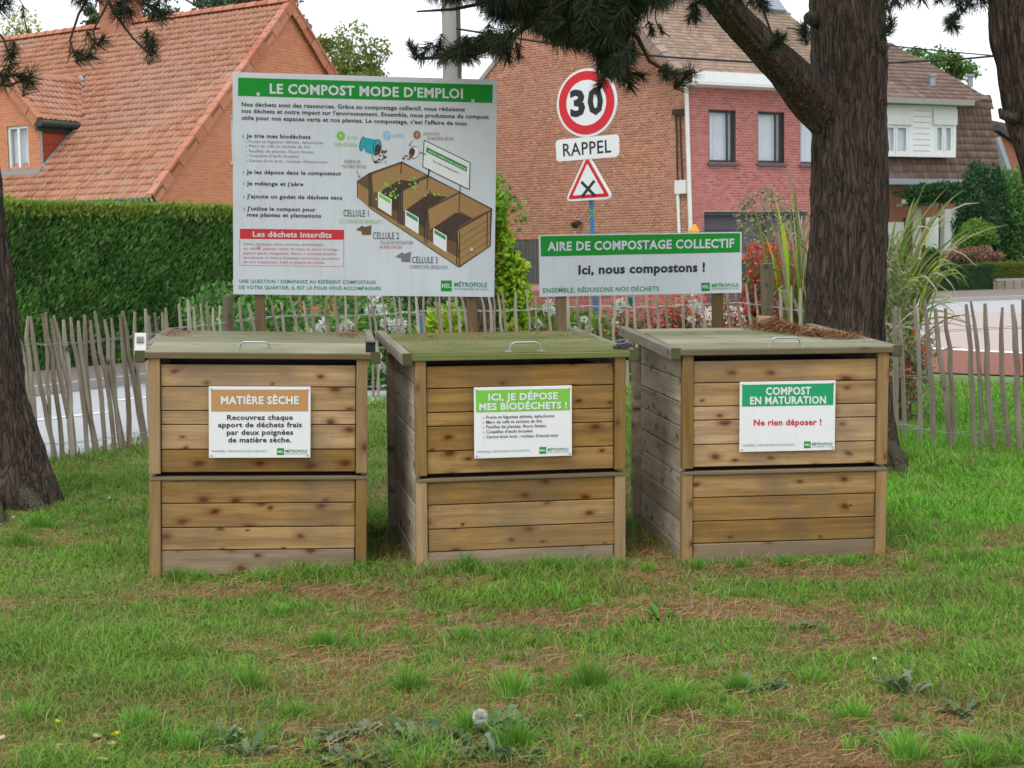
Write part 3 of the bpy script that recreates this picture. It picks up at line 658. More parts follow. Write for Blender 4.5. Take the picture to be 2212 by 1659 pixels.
# bin 1
C = dict(TL=(487, 427), TR=(1075, 430), BR=(1073, 844), BL=(487, 844))
p = bin_label(0, C['TL'], C['TR'], C['BR'], C['BL'], None, None, None)
p.poly([(M['signo'], [(501, 445), (1061, 446), (1061, 572), (501, 573)])], 'header_band')
p.text('MATIÈRE SÈCHE', 557, 1006, 529, 44, M['inkw'], .03)
for t, x0, x1, y in (('Recouvrez chaque', 592, 972, 621), ('apport de déchets frais', 540, 1024, 664), ('par deux poignées', 590, 974, 708), ('de matière sèche.', 598, 963, 752)):
    p.text(t, x0, x1, y, 29, M['inkb'], .022)
footer(p, C['TL'], C['TR'], C['BL'], C['BR'])
# bin 2
C = dict(TL=(570, 427), TR=(1131, 410), BR=(1134, 814), BL=(573, 833))
p = bin_label(1, C['TL'], C['TR'], C['BR'], C['BL'], None, None, None)
p.poly([(M['signl'], [(581, 443), (1119, 428), (1121, 551), (583, 568)])], 'header_band')
p.text('ICI, JE DÉPOSE', 652, 1050, (500, 488), 38, M['inkw'], .03); p.text('MES BIODÉCHETS !', 600, 1102, (555, 541), 38, M['inkw'], .03)
for t, x0, x1, y in (('Fruits et légumes abîmés, épluchures', 640, 1030, (603, 592)), ('Marc de café et sachets de thé', 640, 958, (631, 622)), ('Feuilles de plantes, fleurs fanées', 640, 982, (658, 649)), ("Coquilles d'œufs broyées", 640, 905, (686, 679)), ("Carton brun brut : rouleau d'essuie-tout", 640, 1052, (715, 703))):
    p.text(t, x0, x1, y, 17, M['inkb'], .012); p.text('›', 622, 628, y[0]+1, 17, M['inkb'], .01)
footer(p, C['TL'], C['TR'], C['BL'], C['BR'])
# bin 3
C = dict(TL=(722, 393), TR=(1266, 390), BR=(1260, 787), BL=(718, 794))
p = bin_label(2, C['TL'], C['TR'], C['BR'], C['BL'], None, None, None)
p.poly([(M['signt'], [(735, 409), (1254, 406), (1252, 529), (733, 533)])], 'header_band')
p.text('COMPOST', 867, 1124, 467, 42, M['inkw'], .03); p.text('EN MATURATION', 778, 1210, 520, 42, M['inkw'], .03)
p.text('Ne rien déposer !', 799, 1184, 641, 34, M['signr'], .025)
footer(p, C['TL'], C['TR'], C['BL'], C['BR'])

# ---------------------------------------------------------------- large information board
def place_board(corner_px, yaw, tilt, Y):
    o = at(*corner_px, Y); return o
def sign_root(name, pxBL, Y, yaw, tilt, label, w, h, posts, cat='information board'):
    o = at(*pxBL, Y); base = empty(name, (o.x, o.y, 0), label, cat)
    # board group, local frame tilted
    pan = bpy.data.objects.new('board_panel', MB().box((w/2, 0, h/2), (w, .006, h)).mesh('board_panel', M['signw'], bevel=.0015)); col.objects.link(pan)
    pan.parent = base; pan.location = (0, 0, o.z); pan.rotation_euler = (Matrix.Rotation(yaw, 3, 'Z')@Matrix.Rotation(tilt, 3, 'Y')).to_euler()
    for px in posts:
        g = Matrix.Rotation(yaw, 3, 'Z')@Vector((px*w, 0, 0)); 
        po = obj('post', MB().box((0, .042, (o.z+h*.95)/2-.15), (.058, .058, o.z+h*.95+.3)).mesh('post', M['sawn'], bevel=.004), base, False)
        po.location = (g.x, g.y, 0); po.rotation_euler = (0, 0, yaw)
    return base, pan
TL, TR, BR, BL = (78, 35), (1915, 85), (1893, 1608), (60, 1585)
sw, sh = 1.513, 1.262
root, pan = sign_root('information_board', (504, 636), 8.32, R(6.6), R(1.75), 'large white composting instruction board on two timber posts with green title band', sw, sh, (.097, .915))
def fn(x, y):
    X = x-78+(y-35)*.0118; v = (y-35-.0272*(x-78))/(1550-.0147*(x-78)); return (X/1836*sw, sh*(1-v))
P = Print(fn, pan, -.003)
def yb(x0, x1, y0, s=.02): return (y0, y0+(x1-x0)*s)
P.poly([(M['signg'], [(116, 72), (1883, 121), (1880, 246), (113, 198)])], 'title_band')
P.text("LE COMPOST MODE D'EMPLOI", 330, 1672, (180, 215), 66, M['signw'], .03)
for t, x0, x1, y0, y1 in (("Nos déchets sont des ressources. Grâce au compostage collectif, nous réduisons", 137, 1685, 270, 305),
    ("nos déchets et notre impact sur l'environnement. Ensemble, nous produisons du compost", 137, 1855, 315, 357),
    ("utile pour nos espaces verts et nos plantes. Le compostage, c'est l'affaire de tous.", 137, 1708, 362, 402)):
    P.text(t, x0, x1, (y0, y1), 29, M['inkb'], .02)
for t, x0, x1, y0 in (("Je trie mes biodéchets", 166, 607, 487), ("Je les dépose dans le composteur", 163, 820, 738), ("Je mélange et j'aère", 163, 553, 817), ("J'ajoute un godet de déchets secs", 163, 822, 907), ("J'utilise le compost pour", 163, 637, 993), ("mes plantes et plantations", 163, 675, 1036)):
    P.text(t, x0, x1, yb(x0, x1, y0, .018), 27, M['inkb'], .022)
    if not t.startswith('mes'): P.text('›', 138, 148, y0, 27, M['inkb'], .01)
for t, x1, y0 in (("› Fruits et légumes abîmés, épluchures", 695, 522), ("› Marc de café et sachets de thé", 602, 553), ("› Feuilles de plantes, fleurs fanées", 627, 588), ("› Coquilles d'œufs broyées", 525, 620), ("› Carton brun brut : rouleau d'essuie-tout", 720, 655)):
    P.text(t, 162, x1, yb(162, x1, y0, .018), 20, M['inkgy'], .0)
P.poly([(M['signr'], [(112, 1122), (833, 1131), (832, 1200), (111, 1193)]),
        (M['inkrd'], [(108, 1193), (111, 1193), (109, 1380), (106, 1380)]), (M['inkrd'], [(829, 1200), (832, 1200), (829, 1391), (826, 1391)]), (M['inkrd'], [(106, 1377), (829, 1388), (829, 1391), (106, 1380)])], 'warning_box')
P.text('Les déchets interdits', 200, 747, (1178, 1186), 38, M['signw'], .03)
for t, x1, y0 in (("Verre, plastique, métal, matières synthétiques,", 690, 1236), ("os, viande, poisson, restes de repas en sauce et laitage,", 795, 1268), ("papiers glacés (magazines, flyers...), couches jetables,", 783, 1300), ("excréments et litières d'animaux carnivores, poussières", 797, 1332), ("de sacs d'aspirateur, huile et graisse de cuisine.", 698, 1362)):
    P.text(t, 134, x1, yb(134, x1, y0, .012), 18, M['inkrd'], .004)
P.text('UNE QUESTION ? DEMANDEZ AU RÉFÉRENT COMPOSTAGE', 100, 1052, (1502, 1512), 24, M['inkgr'], .012)
P.text('DE VOTRE QUARTIER, IL EST LÀ POUR VOUS ACCOMPAGNER', 100, 1090, (1545, 1556), 24, M['inkgr'], .012)
P.poly([(M['signg'], [(1514, 1488), (1591, 1489), (1590, 1566), (1513, 1564)])], 'emblem_square')
P.text('MEL', 1520, 1584, 1541, 30, M['signw'], .02, layer=3); P.text('MÉTROPOLE', 1608, 1843, (1533, 1536), 32, M['inkgr'], .02); P.text('EUROPÉENNE DE LILLE', 1608, 1843, (1555, 1558), 13, M['inkgr'])
# drawing
dr = []
w1, w2, ea, bk = M['inkw1'], M['inkw2'], M['inkearth'], M['inkb']
def line(x0, y0, x1, y1, w=5, m=bk):
    L = math.hypot(x1-x0, y1-y0); a, c = -(y1-y0)/L*w/2, (x1-x0)/L*w/2
    dr.append((m, [(x0+a, y0+c), (x0-a, y0-c), (x1-a, y1-c), (x1+a, y1+c)]))
dr.append((w2, [(928, 790), (1012, 735), (1240, 655), (1880, 985), (1868, 1245), (1645, 1395), (1010, 975), (928, 905)]))
dr.append((w1, [(928, 800), (1010, 855), (1010, 975), (928, 905)])); dr.append((w2, [(935, 792), (1012, 742), (1012, 850)]))
dr.append((w1, [(1012, 960), (1640, 1330), (1640, 1395), (1010, 978)]))
for (a, c2, d, e) in (((1030, 745), (1240, 668), (1240, 850), (1040, 870)), ((1240, 668), (1410, 745), (1230, 835), (1240, 760)), ((1240, 845), (1430, 765), (1430, 880), (1250, 1000)), ((1430, 765), (1650, 870), (1500, 935), (1430, 850)), ((1425, 990), (1650, 875), (1650, 1010), (1440, 1130)), ((1650, 875), (1870, 990), (1740, 1050), (1650, 1000))):
    dr.append((w1, [a, c2, d, e]))
dr.append((ea, [(1070, 870), (1230, 780), (1370, 800), (1225, 870), (1215, 1010), (1170, 985)])); dr.append((ea, [(1262, 1000), (1420, 880), (1560, 900), (1420, 980), (1400, 1130), (1355, 1080)])); dr.append((ea, [(1440, 1130), (1620, 1010), (1735, 1050), (1640, 1110), (1630, 1220), (1560, 1200)]))
dr.append((w1, [(1632, 1140), (1872, 1000), (1866, 1240), (1650, 1382)]))
for q in range(1, 5): line(1645, 1140+50*q, 1868, 1000+50*q, 4, w2)
for q in range(3): line(930, 815+q*28, 1010, 870+q*32, 3, w2)
for (x, y0, y1) in ((1012, 735, 970), (1026, 740, 975), (1217, 850, 1090), (1230, 850, 1095), (1245, 850, 1100), (1400, 985, 1225), (1418, 990, 1232), (1630, 1140, 1380), (1648, 1140, 1388), (1845, 1010, 1250), (1870, 995, 1240), (1238, 655, 740)): line(x, y0, x-4, y1, 7)
for a in (((1012, 735), (1240, 655)), ((1240, 655), (1880, 985)), ((1215, 845), (1435, 755)), ((1400, 990), (1650, 865)), ((1625, 1135), (1880, 990)), ((1010, 975), (1640, 1395)), ((1645, 1395), (1870, 1243)), ((928, 790), (1012, 735)), ((928, 790), (928, 905))): line(*a[0], *a[1], 5)
rr = random.Random(4)
for q in range(26):
    x = rr.uniform(1080, 1360); y = rr.uniform(770, 850)+(x-1220)*-.1+rr.uniform(0, 90)*(x < 1220); s_ = rr.uniform(6, 13); dr.append((M['signl'], [(x-s_, y), (x, y-s_), (x+s_, y), (x, y+s_)]))
for x, y in ((1405, 890), (1470, 885), (1498, 882), (1060, 915), (1155, 890)): dr.append((M['signl'], [(x-9, y), (x, y-12), (x+9, y), (x, y+12)]))
for (x, y, m) in ((1072, 862, M['signl']), (1262, 990, M['inkgr']), (1460, 1118, M['inkgr'])):
    dr.append((M['inkw'], [(x, y), (x+96, y+56), (x+94, y+172), (x, y+112)])); dr.append((m, [(x+8, y+12), (x+88, y+60), (x+88, y+88), (x+8, y+38)]))
dr.append((M['inkw'], [(1398, 508), (1722, 662), (1716, 850), (1390, 690)])); 
for a in (((1398, 505), (1722, 662)), ((1722, 662), (1716, 850)), ((1716, 850), (1388, 690)), ((1388, 690), (1398, 505))): line(*a[0], *a[1], 6)
dr.append((M['signg'], [(1414, 552), (1700, 690), (1698, 726), (1412, 588)]))
line(1430, 705, 1415, 850, 6); line(1652, 815, 1640, 1020, 6); line(1438, 705, 1424, 760, 6)
def ell(m, cx, cy, rx, ry, a=0, n=20): dr.append((m, [(cx+rx*math.cos(t)*math.cos(a)-ry*math.sin(t)*math.sin(a), cy+rx*math.cos(t)*math.sin(a)+ry*math.sin(t)*math.cos(a)) for t in [2*math.pi*i/n for i in range(n)]]))
dr.append((M['inkteal'], [(965, 482), (1080, 505), (1048, 610), (985, 585)])); ell(bk, 965, 530, 19, 52, .2); ell(M['inkteal'], 967, 530, 15, 48, .2); ell(bk, 1068, 553, 30, 56, .15); ell(M['inkteal'], 1068, 553, 25, 51, .15); ell(ea, 1072, 570, 22, 38, .15)
for q in range(22): x = rr.uniform(1050, 1130); y = rr.uniform(570, 660); ell(rr.choice([ea, w1, M['signg'], w2, ea]), x, y, rr.uniform(5, 11), rr.uniform(5, 10), 0, 6)
line(1030, 610, 1050, 665, 4); line(1050, 665, 1100, 655, 4); ell(M['inkgy'], 1325, 590, 35, 45, .3); ell(M['inkw'], 1330, 590, 28, 38, .3); ell(ea, 1312, 592, 20, 32, .3); line(1365, 590, 1412, 605, 9, M['inkgy'])
for q in range(14): x = rr.uniform(1245, 1305); y = rr.uniform(585, 640); ell(rr.choice([ea, w2, w1]), x, y, rr.uniform(4, 9), rr.uniform(4, 8), 0, 5)
ell(M['signl'], 816, 474, 29, 31); ell(M['inkfb'], 1136, 470, 28, 31); ell(M['inkbr'], 1347, 467, 26, 29)
line(922, 715, 945, 765, 4, M['inkgy']); line(945, 765, 930, 755, 4, M['inkgy']); line(945, 765, 948, 745, 4, M['inkgy']); line(1315, 505, 1292, 543, 4, M['inkgy']); line(1292, 543, 1292, 528, 4, M['inkgy']); line(1292, 543, 1306, 538, 4, M['inkgy'])
dr.append((w2, [(915, 1130), (962, 1100), (975, 1112), (1025, 1098), (1020, 1165), (955, 1165), (958, 1142)])); dr.append((M['inkgy'], [(1190, 1320), (1240, 1288), (1252, 1300), (1302, 1285), (1296, 1358), (1232, 1355), (1236, 1332)]))
P.poly(dr, 'printed_drawing', 1)
for t, x0, x1, y, h, m in (('1', 812, 820, 484, 24, 'signw'), ('2', 1131, 1143, 482, 24, 'signw'), ('3', 1342, 1353, 478, 24, 'signw'), ('JE VIDE', 856, 930, 498, 22, 'inkfg'), ('MON BIO-SEAU', 772, 932, 546, 26, 'inkfg'), ("J'AÈRE", 1176, 1252, 485, 26, 'inkfb'),
    ('JE RECOUVRE', 1392, 1506, 470, 20, 'inkbr'), ('DE MATIÈRES SÈCHES', 1420, 1605, 504, 24, 'inkbr'), ('RÉSERVE DE', 840, 950, 665, 24, 'inkbr'), ('MATIÈRES SÈCHES', 826, 992, 698, 22, 'inkbr'),
    ('CELLULE 1', 830, 1005, 1036, 48, 'inkb'), ('ICI, JE DÉPOSE MES BIODÉCHETS !', 802, 1108, 1083, 28, 'inkfg'), ('CELLULE 2', 1035, 1217, 1194, 48, 'inkb'), ('CELLULE DE MATURATION', 1082, 1314, 1230, 24, 'inkgy'), ('NE RIEN DÉPOSER', 1082, 1240, 1262, 22, 'inkrd'),
    ('CELLULE 3', 1310, 1490, 1364, 46, 'inkb'), ('COMPOST MÛR, SERVEZ-VOUS', 1292, 1562, 1404, 26, 'inkgy')):
    P.text(t, x0, x1, (y, y+(x1-x0)*.016), h, M[m], .0, layer=3)
P.text('AIRE DE COMPOSTAGE COLLECTIF', 1425, 1690, (585, 716), 16, M['inkw'], .01, layer=4); P.text('Ici, nous compostons !', 1460, 1645, (655, 742), 16, M['inkb'], .01, layer=3)
for x, y in ((251, 187), (1742, 232), (236, 1243), (1732, 1270)):
    a = fn(x, y); bolt(pan, a[0], a[1], -.003, 'bolt', .011)

# second board
sw2, sh2 = 1.213, .36
root2, pan2 = sign_root('information_board', (1165.4, 641.6), 8.42, R(7.0), R(0.0), 'wide low white board with green band announcing the collective composting area', sw2, sh2, (.108, .887))
def fn2(x, y):
    X = x-310-(y-175)*.0158; v = (y-(175-.01203*(x-310)))/(505-.006*(x-310)); return (X/1662*sw2, sh2*(1-v))
P2 = Print(fn2, pan2, -.003)
P2.poly([(M['signg'], [(325, 184), (1958, 164), (1961, 320), (328, 349)])], 'title_band')
P2.text('AIRE DE COMPOSTAGE COLLECTIF', 380, 1910, (303, 280), 70, M['signw'], .03)
P2.text('Ici, nous compostons !', 632, 1670, (494, 474), 72, M['inkb'], .034)
P2.text('ENSEMBLE, RÉDUISONS NOS DÉCHETS', 346, 1292, (645, 632), 38, M['inkgr'], .012)
P2.poly([(M['signg'], [(1641, 567), (1711, 566), (1712, 634), (1642, 636)])], 'emblem_square')
P2.text('MEL', 1648, 1705, 612, 26, M['signw'], .02, layer=3); P2.text('MÉTROPOLE', 1728, 1950, (603, 599), 28, M['inkgr'], .02); P2.text('EUROPÉENNE DE LILLE', 1728, 1950, (624, 620), 14, M['inkgr'])
for x, y in ((497, 262), (1794, 226), (500, 600), (1801, 568)):
    a = fn2(x, y); bolt(pan2, a[0], a[1], -.003, 'bolt', .009)

# ---------------------------------------------------------------- chestnut paling fence
def poly_at(P, s):
    for i in range(len(P)-1):
        L = (P[i+1]-P[i]).length
        if s <= L or i == len(P)-2: return P[i]+(P[i+1]-P[i])*(s/L), (P[i+1]-P[i]).normalized()
        s -= L
def fence_px(x):
    """point of the fence line under photo column x"""
    a = np.interp(x, [q[0] for q in FENCE_DEF], [q[1] for q in FENCE_DEF]); return Vector((X_at(x, a), a, 0))
def fdir(x): return (fence_px(x+6)-fence_px(x-6)).normalized()
fence = empty('paling_fence', fence_px(1100), 'split chestnut paling fence on wires curving behind the three compost bins', 'fence')
tops = [-60, -35, -12, 13, 36, 57, 76, 88, 106, 117, 124, 134, 154, 175, 185, 204, 212, 231, 243, 260, 274, 294, 312, 325, 339, 353, 360]
tops += [391, 412, 424, 439, 452, 464, 476, 524, 543, 569, 595, 611, 630, 661, 680, 706, 730, 750, 768, 795, 806, 828, 851, 868, 885, 900, 918, 940, 955, 975, 990, 1002, 1020]
tops += [1042, 1060, 1068, 1083, 1092, 1114, 1138, 1158, 1187, 1203, 1231, 1248, 1272, 1295, 1326, 1352, 1374, 1393, 1419, 1442, 1476, 1495, 1519, 1545, 1572, 1590, 1614, 1634, 1688, 1712, 1731, 1752, 1775, 1800, 1822, 1845, 1868, 1890, 1912]
tops += [1935, 1943, 1979, 2002, 2029, 2047, 2084, 2101, 2133, 2162, 2185, 2210, 2236, 2258, 2290, 2320]
rs = random.Random(3)
for x in tops:
    p = fence_px(x); d = fdir(x); h = 1.05+rs.uniform(-.03, .07); D = p.y; r = rs.uniform(.0155, .0225)
    if x < 480 or x > 1930: lean = rs.uniform(.05, .16)
    else: lean = rs.uniform(.04, .2)
    if 1590 < x < 1640: lean = .35; h = 1.1
    n = 7; pts = []; rad = []; ph = rs.uniform(0, 6)
    for k in range(n+1):
        t = k/n; w = .022*math.sin(ph+t*rs.uniform(2.5, 4.5))
        pts.append(p+d*(lean*(1-t)*.75+w)+Vector((0, w*.4, -.04+t*(h+.04)))); rad.append(r*(1.0-.12*t+rs.uniform(-.07, .07)))
    rad[-1] *= .6; rad[-2] *= .92
    mb = MB().tube(pts, rad, 6); mb.build('stake', M['stake'], fence)
for hz in (.87, .50, .12):
    for off in (0, .022):
        pts = []
        for x in range(-120, 2420, 20):
            p = fence_px(x); d = fdir(x); nn = Vector((-d.y, d.x, 0)); pts.append(p+nn*((.02 if (x//20) % 2 else -.02)*(1 if off else -1))+Vector((0, 0, hz+(.012 if off else 0)+.012*math.sin(x*.02+hz*9))))
        MB().tube(pts, .0022, 4).build('wire', M['galv'], fence)
for x, w, h in ((493, .10, 1.12), (1661, .14, 1.33), (2330, .1, 1.1), (-80, .1, 1.1)):
    p = fence_px(x)+Vector((0, .05, 0)); mb = MB().tube([p+Vector((0, 0, -.1)), p+Vector((.01, 0, h*.6)), p+Vector((0, 0, h-.01)), p+Vector((0, 0, h))], [w*.52, w*.5, w*.5, w*.42], 10); mb.build('fence_post', M['logpost'], fence)

# ---------------------------------------------------------------- pines
def trunk_mesh(name, path, rads, mat, seed, nu=110, step=.022, ridge=.03):
    path = [Vector(p) for p in path]; L = [0]
    for a, c in zip(path, path[1:]): L.append(L[-1]+(c-a).length)
    nv = max(8, int(L[-1]/step)); S = np.linspace(0, L[-1], nv)
    C = np.stack([np.interp(S, L, [p[k] for p in path]) for k in range(3)], 1)
    for _ in range(6): C[1:-1] = (C[:-2]+2*C[1:-1]+C[2:])/4
    Rr = np.interp(S, L, rads); T = np.gradient(C, axis=0); T /= np.linalg.norm(T, axis=1)[:, None]
    ref = np.array([0, 1.0, 0]); A = ref[None]-T*(T@ref)[:, None]; A /= np.linalg.norm(A, axis=1)[:, None]; B = np.cross(T, A)
    th = np.linspace(0, 2*np.pi, nu, endpoint=False); TH, SS = np.meshgrid(th, S)
    k = 2.2/max(.06, float(np.mean(Rr)))**.0
    cx_, cy_ = np.cos(TH), np.sin(TH); rm = float(np.mean(Rr))
    # ridged vertical plates, periodic around the trunk
    q = 4.2*rm/.25
    def n2(f, g, s): return vnoise(cx_*f+7*s+.35*SS*g*.0, SS*g+cy_*f*1.0, s)
    r1 = 1-np.abs(2*vnoise(cx_*q*2.2+3, SS*1.7+cy_*q*2.2, seed)-1); r2 = 1-np.abs(2*vnoise(cx_*q*4.5, SS*4.2+cy_*q*4.5, seed+1)-1)
    r3 = vnoise(cx_*q*9, SS*11+cy_*q*9, seed+2); low = vnoise(cx_*1.3, SS*1.1+cy_*1.3, seed+5)-.5
    disp = ridge*(.55*r1+.35*r2+.2*r3-.6)+.16*rm*low
    RR = Rr[:, None]+disp
    V = C[:, None, :]+(A[:, None, :]*cx_[..., None]+B[:, None, :]*cy_[..., None])*RR[..., None]
    i = (np.arange(nv-1)[:, None]*nu+np.arange(nu)[None]).ravel(); j = (np.arange(nv-1)[:, None]*nu+(np.arange(nu)+1)[None] % nu).ravel()
    F = np.stack([i, j, j+nu, i+nu], 1)
    return mesh_np(name, V.reshape(-1, 3), F, [mat], True)
def needle_cluster(c, d, L, n, w=.0021, r0=.03, back=.12):
    """a brush of needles round the end of a twig at c pointing along d"""
    c = np.asarray(c, float); d = np.asarray(d, float); d /= np.linalg.norm(d)
    t = rng.uniform(0, 1, n); base = c[None]-d[None]*(t*back)[:, None]
    u = rand_unit(n); u -= (u@d)[:, None]*d[None]; u /= np.linalg.norm(u, axis=1)[:, None]+1e-9
    dirs = d[None]*(rng.uniform(.25, 1.1, n)*(1.15-.5*t))[:, None]+u*rng.uniform(.35, .95, n)[:, None]; dirs /= np.linalg.norm(dirs, axis=1)[:, None]
    dirs[:, 2] -= .06
    s = np.cross(dirs, rand_unit(n)); s /= np.linalg.norm(s, axis=1)[:, None]
    ln = L*rng.uniform(.7, 1.1, n)[:, None]
    V = np.stack([base+s*w*.6, base+dirs*ln*.6+s*w*.5, base+dirs*ln, base-s*w*.6], 1).reshape(-1, 3)
    i = np.arange(n)*4; return V, np.stack([i, i+1, i+2, i+3], 1)
def twig_curve(a, c, sag=.25, n=7, side=0.0):
    a, c = Vector(a), Vector(c); out = []
    for k in range(n+1):
        t = k/n; p = a.lerp(c, t); p.z -= sag*math.sin(math.pi*t)*(c-a).length*.5; p.x += side*math.sin(math.pi*t)*(c-a).length; out.append(p)
    return out
def P3(lst, Y):  # photo polyline at depth(s)
    return [at(x, y, Y if not isinstance(Y, (list, tuple)) else Y[i]) for i, (x, y) in enumerate(lst)]
def crown_clumps(cx, cy, cz, rx, ry, rz, n, zmin=3.25):
    out = []
    P = ellipsoid_pts((cx, cy, cz), (rx, ry, rz), n, .2)
    for p in P:
        if p[2] < zmin or p[1] < 1: continue
        out.append(needle_cluster(p, (rng.normal(), rng.normal(), rng.uniform(-.2, 1)), .20, 46, .012, back=.3))
    return out

# main pine behind the third bin
mt = at(1828, 1030, 10.0); base = Vector((mt.x-.02, 10.0, 0))
pine = empty('pine_tree', base, 'large rough-barked pine trunk rising behind the third compost bin with a low side limb', 'pine tree')
tp = [(1838, 1010), (1832, 900), (1826, 720), (1830, 600), (1834, 450), (1832, 300), (1832, 150), (1826, 0), (1815, -200), (1800, -500)]
path = [Vector((base.x, base.y, -.1))]+P3(tp, 10.0)
rads = [.40, .33, .285, .265, .255, .245, .238, .235, .235, .22, .19]
obj('trunk', trunk_mesh('trunk', path, rads, M['bark'], 3, ridge=.06), pine)
for (a, c, r0, r1) in (((1905, 985), (1948, 1022), .13, .05), ((1760, 990), (1700, 1030), .12, .05)):
    pa, pc = at(a[0], a[1]-30, 9.95), gnd(c[0], c[1]); pc.z = -.03
    obj('root', trunk_mesh('root', [pa, pa.lerp(pc, .6)+Vector((0, -.05, .02)), pc], [r0*.5, r0*.6, r1*.6], M['bark'], 9, 40, .02, .02), pine)
limb_px = [(1815, 262), (1752, 212), (1700, 150), (1640, 92), (1590, 40), (1540, -25), (1480, -110)]
lp = P3(limb_px, [10.0, 9.85, 9.6, 9.3, 9.0, 8.7, 8.4])
obj('limb', trunk_mesh('limb', lp, [.18, .15, .118, .102, .095, .09, .08], M['bark'], 5, 80, .018, .022), pine)
for x, y in ((1903, 108), (1752, 40)):
    a = at(x, y, 9.85); kn = MB(); kn.tube([a+Vector((-.05 if x > 1800 else .05, .06, 0)), a+Vector((.02 if x > 1800 else -.02, 0, .01)), a+Vector((.05 if x > 1800 else -.04, 0, .03))], [.06, .045, .015], 8); kn.build('branch_stub', M['bark'], pine, smooth=True)
def spray(parent, branches, clusters, Y0, nneed=190, L=.105, name='needle_foliage', extra=None):
    """branches: polylines (photo px, depth list, radius list); clusters: (x, y, size, depth)"""
    for pts, Y, r in branches:
        P = P3(pts, Y); k = len(P); MB().tube(P, [r[0]+(r[1]-r[0])*i/(k-1) for i in range(k)], 6).build('branch', M['twig'], parent)
    tips = []
    for (x, y, s, Y, dx, dy) in clusters:
        c = at(x, y, Y); d = Vector((dx, rng.uniform(-.3, .3), -dy)); tips.append(needle_cluster(c, d, L*s, int(nneed*s), .0032, back=.13*s))
    if extra: tips += extra
    if tips: leaf_obj(name, join(tips), M['needle'], parent)
# the hanging bough over the house: hundreds of brushes strung on branches
br = [([(1560, -80), (1440, -30), (1316, 24), (1206, 30), (1133, 59), (1072, 103), (986, 120), (908, 127), (882, 95)], [8.4, 8.2, 8.0, 7.9, 7.8, 7.7, 7.6, 7.6, 7.6], (.03, .006)),
      ([(1440, -30), (1340, 51), (1377, 80), (1404, 133), (1456, 163), (1500, 150)], [8.2, 7.9, 7.8, 7.7, 7.6, 7.6], (.018, .005)),
      ([(1400, -60), (1250, -10), (1100, -5), (980, 20), (900, 25)], [8.0, 7.8, 7.6, 7.5, 7.5], (.02, .005)),
      ([(1500, -60), (1380, 10), (1260, 60), (1180, 75)], [8.0, 7.8, 7.7, 7.6], (.016, .005)),
      ([(1326, 0), (1323, 60), (1290, 150), (1296, 196)], [7.8, 7.7, 7.7, 7.7], (.006, .003)), ([(1350, 80), (1330, 120), (1300, 160)], [7.8, 7.7, 7.7], (.005, .003)),
      ([(1371, 90), (1357, 125), (1352, 165), (1362, 190), (1392, 160)], [7.8, 7.7, 7.7, 7.7, 7.7], (.006, .003)), ([(1397, -5), (1399, 45), (1412, 62)], 7.6, (.004, .003)), ([(1417, -5), (1416, 40), (1422, 60), (1448, 80)], 7.6, (.004, .003)),
      ([(1502, -10), (1505, 25), (1490, 40)], 8.2, (.006, .004)), ([(1640, -10), (1655, 40), (1668, 75), (1688, 88), (1700, 75)], 8.8, (.009, .004)), ([(1600, -30), (1640, 5), (1660, 25)], 8.6, (.01, .005)),
      ([(1104, 90), (1102, 125)], 7.6, (.004, .003)), ([(1128, 60), (1122, 118)], 7.6, (.004, .003))]
cl = []
def dens(poly_px, n, s=(.8, 1.25), Y=(7.3, 8.2), dn=(.1, 1.0)):
    xs = [p[0] for p in poly_px]; ys = [p[1] for p in poly_px]
    def inside(x, y):
        c = False; j = len(poly_px)-1
        for i in range(len(poly_px)):
            xi, yi = poly_px[i]; xj, yj = poly_px[j]
            if (yi > y) != (yj > y) and x < (xj-xi)*(y-yi)/(yj-yi)+xi: c = not c
            j = i
        return c
    k = 0
    while k < n:
        x, y = rng.uniform(min(xs), max(xs)), rng.uniform(min(ys), max(ys))
        if inside(x, y): cl.append((x, y, rng.uniform(*s), rng.uniform(*Y), rng.normal()*.8, rng.uniform(*dn))); k += 1
dens([(905, -60), (1560, -60), (1420, 10), (1370, 20), (1330, 62), (1260, 80), (1195, 84), (1140, 40), (1060, 40), (1020, 0), (930, -12)], 230)
dens([(1160, 40), (1330, 20), (1360, 80), (1290, 105), (1200, 95)], 50)
dens([(1262, 90), (1330, 80), (1375, 130), (1360, 175), (1300, 170), (1275, 130)], 30, (.7, 1.0))
dens([(1020, 100), (1090, 78), (1080, 112), (1000, 128), (930, 132), (930, 120)], 22, (.7, 1.0))
